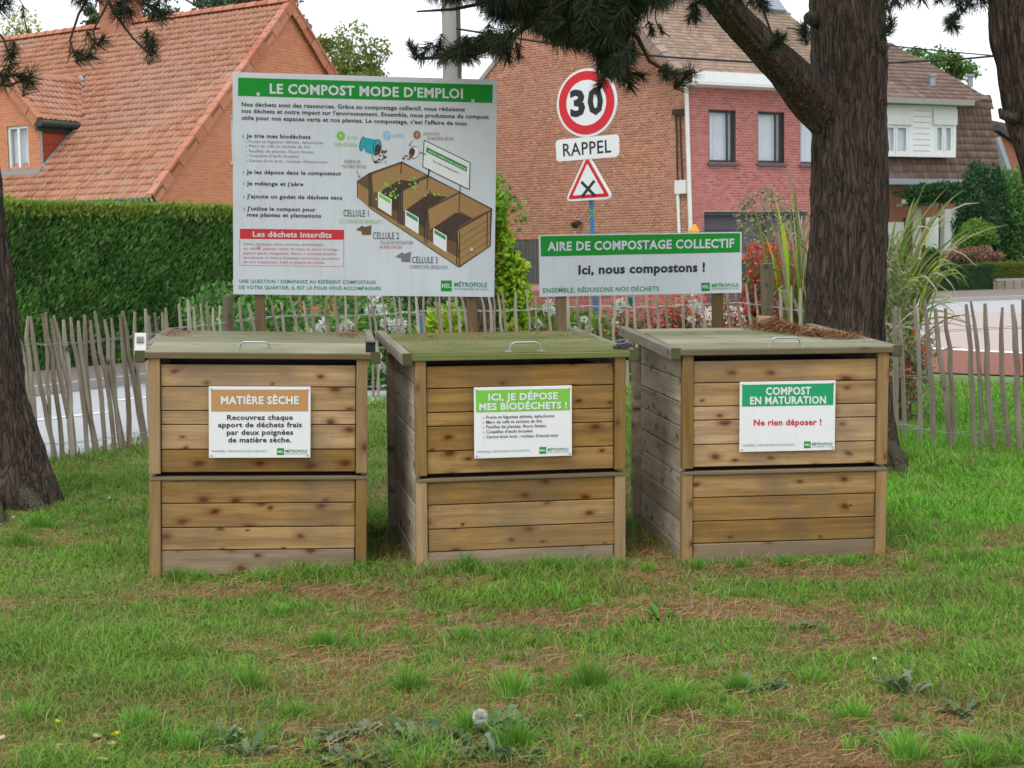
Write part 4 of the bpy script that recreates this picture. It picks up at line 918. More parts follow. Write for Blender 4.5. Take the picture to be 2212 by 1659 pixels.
cl += [(884, 92, .6, 7.6, -.3, -1), (908, 125, .8, 7.6, -.5, .6), (898, 104, .5, 7.6, 0, -1), (1096, 130, .7, 7.6, 0, 1), (1122, 122, .6, 7.6, .2, 1), (1296, 190, .8, 7.7, -.3, .8), (1312, 160, .7, 7.7, 0, .8), (1360, 188, .9, 7.7, .1, .9), (1390, 165, .7, 7.7, .6, .2),
       (1340, 140, .8, 7.7, .3, .5), (1458, 160, .8, 7.6, .7, .1), (1495, 155, 1.0, 7.6, .8, -.7), (1440, 168, .6, 7.6, 0, 1), (1408, 72, .5, 7.6, .3, 1), (1430, 70, .4, 7.6, .3, .8), (1487, 44, .7, 8.2, -.5, .5), (1505, 40, .7, 8.2, .2, .6), (1500, 10, .8, 8.2, -.5, .3), (1540, 20, .8, 8.2, .2, .7),
       (1420, 8, .7, 8.0, 0, 1), (1460, -5, .8, 8.0, 0, 1), (1640, 10, .8, 8.6, -.2, .8), (1655, 20, .8, 8.6, .3, .8), (1620, 5, .7, 8.6, -.3, .8), (1690, 86, 1.0, 8.8, .7, -.5), (1680, 92, .7, 8.8, 0, 1), (1732, 58, 1.0, 9.4, -.2, -.8), (1738, 75, .7, 9.4, 0, 1), (1600, 0, .7, 8.8, 0, 1), (1585, -10, .8, 8.8, 0, 1)]
spray(pine, br, cl, 7.8, extra=crown_clumps(1.8, 9.3, 5.6, 3.4, 2.6, 2.1, 560, 3.45))

# pine at the left edge
lt = empty('pine_tree', (-3.05, 8.75, 0), 'dark pine trunk with flared roots standing at the fence corner left of the bins', 'pine tree')
bl = Vector((X_at(5, 8.75), 8.75, -.1))
path = [bl+Vector((.02, 0, 0)), bl+Vector((0, 0, .35))]+P3([(-20, 860), (-35, 700), (-62, 500), (-80, 300), (-100, 50), (-110, -300)], 8.75)
obj('trunk', trunk_mesh('trunk', path, [.30, .215, .195, .19, .185, .18, .17, .15], M['bark'], 21, ridge=.05), lt)
for (x0, y0, x1, y1, r) in ((22, 1030, 106, 1112, .075), (-30, 1040, 5, 1140, .07)):
    pa, pc = at(x0, y0, 8.7), gnd(x1, y1); pc.z = -.02
    obj('root', trunk_mesh('root', [pa, pa.lerp(pc, .55)+Vector((0, -.02, -.02)), pc], [r*.6, r*.75, r*.3], M['bark'], 33, 36, .02, .02), lt)
brl = [([(-60, -60), (60, -20), (180, -10), (226, -30)], 7.2, (.02, .01)), ([(200, -20), (170, 30), (151, 88), (160, 115), (182, 125)], 7.0, (.007, .004)), ([(240, -10), (226, 20), (202, 64), (205, 90)], 7.0, (.007, .004)),
       ([(225, -20), (245, 25), (285, 80), (325, 120)], 7.1, (.010, .004)), ([(330, 120), (318, 90), (322, 70)], 7.1, (.005, .003)), ([(-20, 50), (8, 85), (22, 126)], 7.0, (.008, .004)), ([(-20, 180), (20, 186), (50, 172)], 7.0, (.009, .005)),
       ([(300, -30), (310, 5), (345, 20)], 7.1, (.007, .004)), ([(-30, 10), (5, 15)], 7.0, (.008, .005)), ([(30, -20), (52, 15), (50, 35)], 7.0, (.003, .002))]
cll = [(186, 122, 1.0, 7.0, .3, .1), (196, 118, .7, 7.0, .8, -.4), (205, 95, .7, 7.0, .4, .6), (225, 84, .7, 7.0, .8, -.5), (325, 112, .9, 7.1, .1, .9), (332, 92, .9, 7.1, .2, -.9), (316, 80, .7, 7.1, -.3, -.6), (22, 126, .8, 7.0, -.2, .8), (30, 118, .7, 7.0, .4, -.7), (60, 168, 1.1, 7.0, .8, .1), (66, 160, .9, 7.0, .3, -1), (70, 180, .7, 7.0, .7, .5),
       (5, 180, .8, 7.0, -.2, .5), (8, 15, .9, 7.0, .6, .2), (-5, 20, 1.0, 7.0, 0, .8), (20, 8, .8, 7.0, .7, .6), (170, 5, .7, 7.0, -.5, .5), (186, 8, .7, 7.0, .3, .8), (160, -8, .8, 7.0, 0, .6), (212, 0, .7, 7.0, .3, .8), (255, 34, 1.0, 7.1, -.4, .7), (268, 42, .9, 7.1, .3, .7), (285, 30, .7, 7.1, .5, .4), (345, 25, .9, 7.1, .7, .3), (335, 15, .8, 7.1, -.5, .5), (310, 0, .8, 7.1, 0, .5), (362, 28, .8, 7.1, .8, -.3), (350, 45, .6, 7.1, .4, .9), (51, 35, .4, 7.0, 0, 1), (268, 10, .8, 7.1, 0, .6), (290, -8, .8, 7.1, 0, .7), (325, -5, .9, 7.1, .3, .6)]
spray(lt, brl, cll, 7.0, 120, extra=crown_clumps(-3.2, 8.0, 5.4, 2.8, 2.6, 1.9, 380, 3.3))

# pine at the right edge
rt = empty('pine_tree', (X_at(2262, 9.3), 9.3, 0), 'crooked pine trunk at the fence by the street corner, bulging above the brown shrub', 'pine tree')
tp = [(2330, 1100), (2322, 800), (2305, 560), (2288, 420), (2268, 340), (2238, 260), (2222, 200), (2205, 130), (2193, 60), (2190, 0), (2195, -120), (2205, -400)]
obj('trunk', trunk_mesh('trunk', P3(tp, 9.3), [.24, .2, .185, .18, .18, .175, .16, .14, .15, .15, .14, .12], M['bark'], 44, ridge=.05), rt)
a = at(2165, 248, 9.2); MB().tube([a+Vector((.1, .02, -.02)), a, a+Vector((-.02, 0, .04))], [.05, .03, .01], 7).build('branch_stub', M['bark'], rt, smooth=True)
brr = [([(2190, -60), (2120, -30), (2085, 20), (2062, 45)], 8.6, (.012, .004)), ([(2180, -40), (2060, -10), (1960, -15)], 8.6, (.012, .006)), ([(1960, -60), (1930, -10), (1920, 40)], 9.2, (.008, .004))]
clr = [(2052, 60, .8, 8.6, -.3, .9), (2068, 62, .7, 8.6, .6, .6), (2046, 42, .6, 8.6, -.6, .1), (2075, 22, .8, 8.6, 0, .8), (2100, 12, .9, 8.6, .5, .7), (2060, 0, .9, 8.6, -.3, .8), (2030, 0, .8, 8.6, 0, .7), (1990, -2, .9, 8.6, 0, .7), (1960, 0, .9, 8.6, .2, .8), (1935, 5, .9, 8.8, 0, .8), (2125, 5, .9, 8.6, .3, .6), (1920, 60, .9, 9.3, .3, -.3), (1925, 40, .8, 9.3, .1, -.8), (1915, 20, .7, 9.3, 0, .8), (2140, -5, .8, 8.6, .4, .5)]
spray(rt, brr, clr, 8.6, 230, extra=crown_clumps(4.2, 8.6, 5.2, 2.2, 2.4, 1.7, 260, 3.3))

# ---------------------------------------------------------------- road sign
ps = at(1283, 700, 18.0); rs_yaw = R(-31)
rsn = empty('road_sign', (ps.x, 18.0, 0), 'blue road sign post carrying a round 30 limit, a RAPPEL plate and a crossing triangle', 'road sign')
top = at(1267, 160, 18.0)
MB().tube([(at(1290, 720, 18).x, 18.0, 0), (at(1286, 640, 18).x, 18, at(1286, 640, 18).z), (at(1278, 445, 18).x, 18, at(1278, 445, 18).z), (at(1270, 180, 18).x, 18, at(1270, 180, 18).z)], .032, 12).build('pole', M['bluep'], rsn, smooth=True)
a, c = at(1279, 450, 17.965), at(1279, 472, 17.965)
w = .03; mb = MB()
for sx in (-1, 1): mb.prism([Vector((a.x-sx*w-.006, 17.966, a.z)), Vector((a.x-sx*w+.006, 17.966, a.z)), Vector((a.x+sx*w+.006, 17.966, c.z)), Vector((a.x+sx*w-.006, 17.966, c.z))], (0, -.002, 0))
mb.build('sticker_mark', M['signl'], rsn)
def face(name, px, yaw, roll=0.0):
    o = at(*px, 17.93); e = empty_local(name, (0, 0, 0), rsn); e.matrix_parent_inverse = Matrix.Translation(-Vector(rsn.location)); e.location = o
    e.rotation_euler = (Matrix.Rotation(yaw, 3, 'Z')@Matrix.Rotation(roll, 3, 'Y')).to_euler(); return e
def disc(r, y0, y1, n=48, ry=None): return [Vector((r*math.cos(2*math.pi*i/n), y0, (ry or r)*math.sin(2*math.pi*i/n))) for i in range(n)]
e = face('speed_disc', (1267, 222), rs_yaw, R(-2)); rr_ = .415
def flat_mesh(name, poly, mat, parent, y, th=.004):
    me = MB().prism([Vector((p.x, y, p.z)) for p in poly], (0, -th, 0)).mesh(name, mat); return obj(name, me, parent, False)
flat_mesh('disc_plate', disc(rr_, 0, 0), M['rsw'], e, .02, .024); flat_mesh('red_ring', disc(rr_*.93, 0, 0), M['roadred'], e, -.006, .002); flat_mesh('disc_centre', disc(rr_*.665, 0, 0), M['rsw'], e, -.009, .002)
pp = Print(lambda x, y: (x, -y), e, -.011)
pp.text('3', -.225, -.015, .14, .30, M['inkb'], .045, 'numeral', 1); pp.text('0', .02, .235, .14, .30, M['inkb'], .045, 'numeral', 1)
e = face('reminder_plate', (1268, 320), rs_yaw, R(-1.5)); w, h = .435, .135
def rrect(w, h, r, n=5):
    P = []
    for cx_, cz_, a0 in ((w-r, h-r, 0), (-w+r, h-r, 90), (-w+r, -h+r, 180), (w-r, -h+r, 270)):
        for k in range(n+1): t = R(a0+90*k/n); P.append(Vector((cx_+r*math.cos(t), 0, cz_+r*math.sin(t))))
    return P
flat_mesh('plate', rrect(w, h, .05), M['rsw'], e, .02, .024)
Print(lambda x, y: (x, -y), e, -.005).text('RAPPEL', -.335, .335, .075, .155, M['inkb'], .012, layer=1)
e = face('crossing_triangle', (1271, 398), rs_yaw, R(-1.5))
def tri(s, rc=.05):
    P = []; C = [Vector((0, 0, s)), Vector((-s*.866, 0, -s*.5)), Vector((s*.866, 0, -s*.5))]
    for i, p in enumerate(C):
        q = C[(i+1) % 3]; pr = C[i-1]; d1 = (pr-p).normalized(); d2 = (q-p).normalized(); a = p+d1*rc; b_2 = p+d2*rc
        for k in range(5): t = k/4; P.append((a*(1-t)**2+p*2*t*(1-t)+b_2*t*t))
    return P
flat_mesh('triangle_plate', tri(.39, .10), M['rsw'], e, .02, .024); flat_mesh('red_border', tri(.335, .03), M['roadred'], e, -.006, .002); flat_mesh('triangle_centre', tri(.252, .015), M['rsw'], e, -.009, .002)
mb = MB()
for s in (-1, 1): mb.box((0, -.0125-.0005*s, -.055), (.26, .002, .036), Matrix.Rotation(R(45*s), 3, 'Y'))
mb.build('crossing_mark', M['inkb'], e, world=False)

# ---------------------------------------------------------------- hedge along the left street
def hedge(name, label, a, c, depth, h, mat, topmat=None, n=9000, L=.07, W=.03, cat='hedge', faces=None, z0=0.0, topz=.0):
    a, c = Vector(a), Vector(c); d = (c-a).normalized(); nn = Vector((-d.y, d.x, 0)); Ln = (c-a).length
    e = empty(name, a, label, cat)
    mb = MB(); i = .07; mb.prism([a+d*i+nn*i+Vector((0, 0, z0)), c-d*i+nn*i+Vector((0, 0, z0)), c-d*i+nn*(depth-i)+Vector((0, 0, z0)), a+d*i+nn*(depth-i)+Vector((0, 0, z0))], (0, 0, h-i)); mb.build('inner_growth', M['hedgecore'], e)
    nf = int(n*Ln*h/(Ln*h+Ln*depth+2*depth*h)); nt_ = int(n*.22); ne = int(n*.12)
    def bulge(s, z): return .05*(vnoise(s*2.2, z*2.2, 5)-.5)*2
    P = []; Dn = []
    s = rng.uniform(0, Ln, nf); z = rng.uniform(z0, z0+h, nf); off = rng.uniform(0, .09, nf)-bulge(s, z)
    off = off+.10*(fbm(s*1.6, z*1.1, 15)-.5)
    P.append(np.array(a)[None]+np.outer(s, d)+np.outer(off, nn)+np.outer(z, (0, 0, 1))); Dn.append(np.tile(np.array(-nn)*.45+np.array([0, 0, .8]), (nf, 1)))
    for ss in (0, Ln):
        t = rng.uniform(0, depth, ne); z = rng.uniform(z0, z0+h, ne); o_ = rng.uniform(0, .06, ne)*(1 if ss == 0 else -1)
        P.append(np.array(a)[None]+np.outer(ss+o_, d)+np.outer(t, nn)+np.outer(z, (0, 0, 1))); Dn.append(np.tile(np.array(d)*(-.5 if ss == 0 else .5)+np.array([0, 0, .7]), (ne, 1)))
    P, Dn = np.concatenate(P), np.concatenate(Dn)
    leaf_obj('foliage', leaves(P, L, W, Dn, .55), mat, e)
    s = rng.uniform(0, Ln, nt_); t = rng.uniform(0, depth, nt_); z = z0+h-.05+rng.uniform(0, .05, nt_)+.035*(vnoise(s*3, t*3, 9)-.3)
    P = np.array(a)[None]+np.outer(s, d)+np.outer(t, nn)+np.outer(z, (0, 0, 1))
    ns = int(nt_*.45); s2 = rng.uniform(0, Ln, ns); z2 = z0+h-np.abs(rng.normal(size=ns))*.07
    P = np.concatenate([P, np.array(a)[None]+np.outer(s2, d)+np.outer(rng.uniform(-.05, .04, ns), nn)+np.outer(z2, (0, 0, 1))]); nt_ += ns
    k_ = max(4, int(Ln*2.2)); ss_ = np.repeat(rng.uniform(0, Ln, k_), 14); P = np.concatenate([P, np.array(a)[None]+np.outer(ss_+rng.normal(size=len(ss_))*.02, d)+np.outer(rng.uniform(0, .25, len(ss_)), nn)+np.outer(z0+h+rng.uniform(0, .09, len(ss_)), (0, 0, 1))]); nt_ = len(P)
    leaf_obj('top_growth', leaves(P, L*.8, W*.8, np.tile([0, 0, 1.], (nt_, 1)), .7), topmat or mat, e); return e
hh0, hh1 = Vector((X_at(-90, 17.2), 17.2, 0)), Vector((X_at(640, 21.8), 21.8, 0))
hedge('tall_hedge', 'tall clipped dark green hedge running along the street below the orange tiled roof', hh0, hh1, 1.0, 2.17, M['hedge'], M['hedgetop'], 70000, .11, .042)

# ---------------------------------------------------------------- houses
def box_uvw(o, u, v, w_, a, b, c, mb, mi=0):
    """box from corner o along u*a, v*b, w*c"""
    o = Vector(o); P = [o, o+u*a, o+u*a+v*b, o+v*b]; mb.prism(P, w_*c, mi)
def pt_in(px, pz, poly):
    c = np.zeros(len(px), bool); j = len(poly)-1
    for i in range(len(poly)):
        xi, zi = poly[i]; xj, zj = poly[j]
        m = ((zi > pz) != (zj > pz)) & (px < (xj-xi)*(pz-zi)/(zj-zi+1e-12)+xi); c ^= m; j = i
    return c
Zv = Vector((0, 0, 1))
def brick_wall(wall, o, u, n, poly, holes, bl, bh, joint, mat, root, proud=.010, n_ind=300, zmin=0):
    """bricks on the plane through o (z = 0 there) along u, outward normal n; poly and holes in (s, z)"""
    s0, s1 = min(p[0] for p in poly), max(p[0] for p in poly); z1 = max(p[1] for p in poly)
    S, Z = [], []; k = 0; z = zmin
    while z < z1:
        off = (bl+joint)*.5*(k % 2); s = np.arange(s0-off, s1, bl+joint); S.append(s); Z.append(np.full(len(s), z)); z += bh+joint; k += 1
    S, Z = np.concatenate(S), np.concatenate(Z); E = S+bl; zc = Z+bh*.5; lo = np.full(len(S), 1e9); hi = np.full(len(S), -1e9)
    for i in range(len(poly)):
        (xa, za), (xb, zb) = poly[i], poly[(i+1) % len(poly)]
        if abs(za-zb) < 1e-9: continue
        for zz in (Z+.003, Z+bh-.003):
            m = (np.minimum(za, zb) <= zz) & (zz <= np.maximum(za, zb)); x = xa+(xb-xa)*(zz-za)/(zb-za)
            lo = np.where(m, np.minimum(lo, x), lo); hi = np.where(m, np.maximum(hi, x), hi)
    S = np.maximum(S, lo+.004); E = np.minimum(E, hi-.004)
    for h in holes:
        m = (zc > h[2]) & (zc < h[3]); ins = m & (S > h[0]-.03) & (E < h[1]+.03)
        E = np.where(m & (S < h[0]) & (E > h[0]), h[0]-.002, E); S = np.where(m & (S < h[1]) & (E > h[1]), h[1]+.002, S); E = np.where(ins, S, E)
    ok = (E-S > .022) & (Z+bh <= z1+.002); S, Z, E = S[ok], Z[ok], E[ok]; o = np.array(o); u_ = np.array(u); n_ = np.array(n)
    O = o[None]+S[:, None]*u_[None]+Z[:, None]*np.array([0, 0, 1.])[None]-np.array(root)[None]
    pr = proud*rng.uniform(.6, 1.3, len(S))
    order = np.linalg.norm(O+np.array(root)-np.array([0, 0, CAMH]), axis=1)
    # the ones that show largest: nearest of those above the hedge and boards
    order = order+np.where(Z < 2.3, 1000, 0)
    pieces(wall, 'brick', 'brickwork', BRICK_V, BRICK_F, O, u_[None]*(E-S)[:, None], n_[None]*pr[:, None], np.array([0, 0, bh]), mat, order, n_ind)
TILE_V = []; 
for i, (x, y) in enumerate(((0, 0), (.18, .62), (.40, .95), (.62, .6), (.8, .12), (1.02, .0))):
    TILE_V += [(x, y*.6+.55, 0), (x, y*.6+.0, 1.08)]
TILE_F = [(2*i, 2*i+2, 2*i+3, 2*i+1) for i in range(5)]
k0 = len(TILE_V)
for (x, y) in ((0, 0), (.18, .62), (.40, .95), (.62, .6), (.8, .12), (1.02, .0)): TILE_V.append((x, y*.6+.55-.5, 0))
TILE_F += [(k0+i, k0+i+1, 2*i+2, 2*i) for i in range(5)]
FLAT_V = [(0.01, .8, 0), (.97, .8, 0), (.97, 0, 1.06), (.01, 0, 1.06), (.01, 0, 0), (.97, 0, 0)]; FLAT_F = [(0, 1, 2, 3), (4, 5, 1, 0)]
def tile_roof(roof, o, u, up, n, poly, tw, tl, mat, root, TV, TF, th=.05, n_ind=300, name='roof_tiles', stagger=False):
    """tiles on the plane at o; u along eave, up along slope; poly in (s, t)"""
    s0, s1 = min(p[0] for p in poly), max(p[0] for p in poly); t0, t1 = min(p[1] for p in poly), max(p[1] for p in poly)
    ks = np.arange(0, int((s1-s0)/tw)+2); kt = np.arange(0, int((t1-t0)/tl)+1)
    KS, KT = np.meshgrid(ks, kt); S = (s0+KS*tw-(KT % 2)*(tw/2 if stagger else 0)).ravel(); T = (t0+KT*tl).ravel()
    ok = pt_in(S+tw/2, T+tl/2, poly); S, T = S[ok], T[ok]
    O = np.array(o)[None]+S[:, None]*np.array(u)[None]+T[:, None]*np.array(up)[None]-np.array(root)[None]
    nn = np.array(n)[None]*(th*rng.uniform(.8, 1.25, len(S)))[:, None]
    order = np.linalg.norm(O+np.array(root), axis=1)
    pieces(roof, 'roof_tile', name, TV, TF, O, np.array(u)*tw, nn, np.array(up)*tl, mat, order, n_ind)
def quad_obj(name, pts, mat, parent, th=None):
    b = MB(); pts = [Vector(p) for p in pts]
    if th is None: b.add(pts, [tuple(range(len(pts)))])
    else: b.prism(pts, th)
    return b.build(name, mat, parent)
def window(parent, o, u, n, s0, s1, z0, z1, fr_m, inner=M['curtain'], fw=.06, mull=True, sill=None, depth=.12):
    """window with frame, pane and curtain set in a reveal; o at z = 0"""
    o = Vector(o); u = Vector(u); n = Vector(n)
    def Q(s, z, d): return o+u*s+Zv*z+n*d
    mb = MB(); 
    for a, b, c, d in ((s0, s1, z0, z0+fw), (s0, s1, z1-fw, z1), (s0, s0+fw, z0+fw, z1-fw), (s1-fw, s1, z0+fw, z1-fw)):
        mb.prism([Q(a, c, -depth), Q(b, c, -depth), Q(b, d, -depth), Q(a, d, -depth)], n*.05)
    if mull:
        m = (s0+s1)/2 if mull is True else s0+(s1-s0)*mull; mb.prism([Q(m-fw*.6, z0+fw, -depth), Q(m+fw*.6, z0+fw, -depth), Q(m+fw*.6, z1-fw, -depth), Q(m-fw*.6, z1-fw, -depth)], n*.055)
    f = mb.build('window', fr_m, parent)
    quad_obj('pane', [Q(s0+fw, z0+fw, -depth+.02), Q(s1-fw, z0+fw, -depth+.02), Q(s1-fw, z1-fw, -depth+.02), Q(s0+fw, z1-fw, -depth+.02)], M['glass'], f)
    # curtain with folds
    k = 26; V = []; 
    for i in range(k+1):
        s = s0+fw*.4+(s1-s0-fw*.8)*i/k; dd = -depth-.10-.025*math.sin(i*1.9)
        V += [Q(s, z0, dd), Q(s, z1, dd)]
    me = MB().add(V, [(2*i, 2*i+2, 2*i+3, 2*i+1) for i in range(k)]).mesh('curtain', inner); obj('curtain', me, f)
    rv = MB()
    for a, b, c, d in ((s0, s1, z0, z0), (s0, s1, z1, z1), (s0, s0, z0, z1), (s1, s1, z0, z1)):
        rv.add([Q(a, c, 0), Q(b, d, 0), Q(b, d, -depth-.25), Q(a, c, -depth-.25)], [(0, 1, 2, 3)])
    rv.build('reveal', fr_m if inner is M['dark'] else M['offw'] if fr_m is M['white'] else M['slate'], f)
    if sill: 
        sb = MB(); sb.prism([Q(s0-.06, z0-.07, .002), Q(s1+.06, z0-.07, .002), Q(s1+.06, z0-.005, .002), Q(s0-.06, z0-.005, .002)], n*.09); sb.build('sill', sill, f)
    return f
def wall_with_holes(name, o, u, n, poly, holes, mat, parent, th=.25):
    """wall front face split round rectangular openings (bmesh boolean-free: horizontal strips)"""
    o = Vector(o); u = Vector(u); n = Vector(n); mb = MB()
    zs = sorted({p[1] for p in poly}|{h[k] for h in holes for k in (2, 3)}); zs = [z for i, z in enumerate(zs) if i == 0 or z-zs[i-1] > 1e-4]
    def span(z):
        xs = []
        for i in range(len(poly)):
            (xa, za), (xb, zb) = poly[i], poly[(i+1) % len(poly)]
            if abs(za-zb) < 1e-9: continue
            if min(za, zb)-1e-7 <= z <= max(za, zb)+1e-7: xs.append(xa+(xb-xa)*(z-za)/(zb-za))
        return (min(xs), max(xs)) if xs else None
    for za, zb in zip(zs, zs[1:]):
        e = 1e-5; A, B = span(za+e), span(zb-e)
        if not A or not B: continue
        hs = sorted([h for h in holes if h[2] <= za+3e-4 and h[3] >= zb-3e-4]); la, lb = A[0], B[0]
        for h in hs+[None]:
            ra, rb = (h[0], h[0]) if h else (A[1], B[1])
            if ra-la > 1e-4 or rb-lb > 1e-4: mb.prism([o+u*la+Zv*za, o+u*ra+Zv*za, o+u*rb+Zv*zb, o+u*lb+Zv*zb], -n*th)
            if h: la, lb = h[1], h[1]
    return mb.build(name, mat, parent)

# ---- house A: orange brick gable and tiled roof behind the hedge
DA = 30.0; thA = R(58)
uA = Vector((math.cos(thA), math.sin(thA), 0)); vA = Vector((-math.sin(thA), math.cos(thA), 0)); nA = -vA   # gable faces -v
E0 = at(322, 424, DA); E0g = Vector((E0.x, E0.y, 0)); ze = E0.z
apex = hit(622, 6, E0, nA); hw = (apex-E0).dot(uA); zr = apex.z
kR = (zr-ze)/hw
hA = empty('brick_house', E0g+uA*2, 'orange brick house with a steep salmon tiled roof and a dormer, behind the tall hedge', 'house')
rA = Vector(hA.location)
LA = 16.0
polyA = [(0.02, 0), (2*hw-.02, 0), (2*hw-.02, ze-.05), (hw, zr-.05), (.02, ze-.05)]
def szA(x, y): p = hit(x, y, E0, nA); return (p-E0).dot(uA), p.z
wa, wb = szA(497, 246), szA(511, 350); wwA = (wa[0]+.02, wa[0]+1.15, wb[1], wa[1])
gw = wall_with_holes('wall', E0g, uA, nA, polyA, [wwA], M['mortarA'], hA)
brick_wall(gw, E0g, uA, nA, polyA, [wwA], .20, .058, .009, M['brickA'], (0, 0, 0), .004)
window(hA, E0g, uA, nA, *wwA, M['white'], sill=M['white'], depth=.10)
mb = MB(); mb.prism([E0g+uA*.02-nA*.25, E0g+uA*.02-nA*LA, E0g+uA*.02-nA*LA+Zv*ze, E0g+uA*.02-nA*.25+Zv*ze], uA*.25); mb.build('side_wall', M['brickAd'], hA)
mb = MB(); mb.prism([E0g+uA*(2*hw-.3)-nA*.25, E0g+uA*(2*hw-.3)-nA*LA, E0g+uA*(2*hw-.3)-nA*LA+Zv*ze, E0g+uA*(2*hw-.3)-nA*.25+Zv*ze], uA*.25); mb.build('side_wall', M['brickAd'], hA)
# roof: near plane from the eave up to the ridge, far plane behind
upA = (uA*hw+Zv*(zr-ze)); SL = upA.length; upA.normalize(); nrA = vA.cross(upA); nrA = nrA if nrA.z > 0 else -nrA
dnA = (uA*hw-Zv*(zr-ze)).normalized()
mb = MB(); o_ = E0+nA*.12; mb.prism([o_, o_+vA*LA, o_+vA*LA+upA*SL, o_+upA*SL], nrA*-.06)
roofA = mb.build('roof', M['tileA'], hA)
mb = MB(); a_ = o_+upA*SL; mb.prism([a_, a_+vA*LA, a_+vA*LA+dnA*(SL+.3), a_+dnA*(SL+.3)], Vector((0, 0, -.06))); mb.build('rear_roof', M['tileA'], hA)
def st(x, y): p = hit(x, y, E0, nrA); d = p-E0; return d.dot(vA), d.dot(upA)
# dormer from the photo
q1 = st(90, 366); tD = q1[0]; foot = E0+vA*q1[0]+upA*q1[1]; sD = (foot-E0).dot(uA)
def onv(x, y, s): p = hit(x, y, E0+uA*s, uA); return (p-E0).dot(vA), p.z
zD = onv(93, 248, sD)[1]; ap = onv(30, 122, sD); hwD = max(1.2, ap[0]-tD); zDr = zD+hwD*.95
sEnd = (zD-ze)/kR; sRid = (zDr-ze)/kR
tl = .215
polyR = [(-.12, -.1), (LA, -.1), (LA, SL), (-.12, SL)]
s_l = SL/hw
cutD = [(tD, sD*s_l), (tD, sEnd*s_l), (tD+hwD, sRid*s_l), (tD+2*hwD, sEnd*s_l), (tD+2*hwD, sD*s_l)]
polyR2 = [(-.12, -.1), (LA, -.1), (LA, SL), (-.12, SL)]
class _: pass
_old = pt_in
def pt_roof(px, pz, poly): return _old(px, pz, poly) & ~_old(px, pz, cutD)
pt_in = pt_roof
tile_roof(roofA, E0+nrA*.01, vA, upA, nrA, polyR2, .140, tl, M['tileA'], (0, 0, 0), TILE_V, TILE_F, .062)
pt_in = _old
# ridge tiles, verge tiles
mb = MB(); k = 0
x = -.15
while x < LA:
    p = E0+vA*x+upA*SL; mb = MB(); arc = [(math.cos(R(a)), math.sin(R(a))) for a in range(0, 181, 30)]
    V = []
    for dd, rr2 in ((0, .135), (.38, .115)):
        for ca, sa in arc: V.append(p+vA*dd+uA*ca*rr2+Zv*(sa*rr2+.01))
    F = [(i, i+1, 8+i, 7+i) for i in range(6)]; mb.add(V, F); mb.build('ridge_tile', M['ridgeA'], roofA); x += .345
def verge(parent, p0, d, L, nface, mat, ln=.36, w=.20, side=None):
    x = 0
    while x < L-.1:
        c = p0+d*x; off = .012*((int(x/ln)) % 2)
        up_ = side; m = MB(); m.prism([c+nface*(.02+off), c+d*(ln-.015)+nface*(.02+off), c+d*(ln-.015)+nface*(.02+off)-up_*w, c+nface*(.02+off)-up_*w], -nface*.03)
        m.prism([c+nface*.05, c+d*(ln-.015)+nface*.05, c+d*(ln-.015)-nface*.12, c-nface*.12], up_*.05); m.build('verge_tile', mat, parent); x += ln
verge(roofA, E0+nA*.10+nrA*.02, upA, SL, nA, M['ridgeA'], side=nrA)
nfar = vA.cross(dnA); nfar = nfar if nfar.z > 0 else -nfar
verge(roofA, E0+upA*SL+nA*.10+nfar*.02, dnA, SL, nA, M['ridgeA'], side=nfar)
mb = MB(); g0 = E0+nA*.15-uA*.12-Zv*.10; mb.tube([g0, g0+vA*LA], .075, 10); mb.build('gutter', M['dgreen'], hA)
mb = MB(); box_uvw(E0+nA*.1-Zv*.22-uA*.02, vA, uA, Zv, LA, .1, .14, mb); mb.build('fascia', M['dgreen'], hA)
# chimney far along the ridge
pR = E0+upA*SL; tC = (hit(290, 60, pR, uA)-pR).dot(vA); cst = pR+vA*tC; mb = MB(); box_uvw(cst-uA*.3-Zv*.4, vA, uA, Zv, .9, .6, 1.0, mb); ch = mb.build('chimney', M['brickB'], roofA)
mb = MB(); box_uvw(cst-uA*.36-vA*.06+Zv*.6, vA, uA, Zv, 1.02, .72, .1, mb); mb.build('chimney_cap', M['brickB'], roofA)
# dormer body
dm = empty_local('dormer', (0, 0, 0), hA); dm.matrix_parent_inverse = Matrix.Translation(-rA)
Fo = Vector((E0.x, E0.y, 0))+uA*sD
def dwn(t): return t
pD = [(tD, foot.z-.05), (tD+2*hwD, foot.z-.05), (tD+2*hwD, zD), (tD+hwD, zDr), (tD, zD)]
w0 = onv(59, 270, sD); w1 = onv(19, 375, sD); whD = (w0[0], w1[0], w1[1], w0[1])
fw_ = wall_with_holes('front_wall', Fo, vA, -uA, pD, [whD], M['mortarA'], dm, .15)
brick_wall(dm, Fo, vA, -uA, pD, [whD], .20, .058, .009, M['brickA'], (0, 0, 0), .004, 150, zmin=foot.z-.05)
wf = window(hA, Fo, vA, -uA, *whD, M['white'], depth=.09, sill=M['brickAd'])
# cheek wall (triangle) facing the gable side
ck = [Fo+vA*tD+Zv*foot.z, Fo+vA*tD+Zv*zD, Fo+vA*tD+uA*(sEnd-sD)+Zv*zD]
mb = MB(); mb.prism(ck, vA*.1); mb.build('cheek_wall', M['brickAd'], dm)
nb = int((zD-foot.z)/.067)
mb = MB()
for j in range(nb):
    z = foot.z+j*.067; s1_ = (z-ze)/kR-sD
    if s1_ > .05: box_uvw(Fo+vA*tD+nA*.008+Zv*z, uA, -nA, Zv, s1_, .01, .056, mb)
c_ = mb.build('brick_course', M['brickAd'], dm); c_['kind'] = 'stuff'
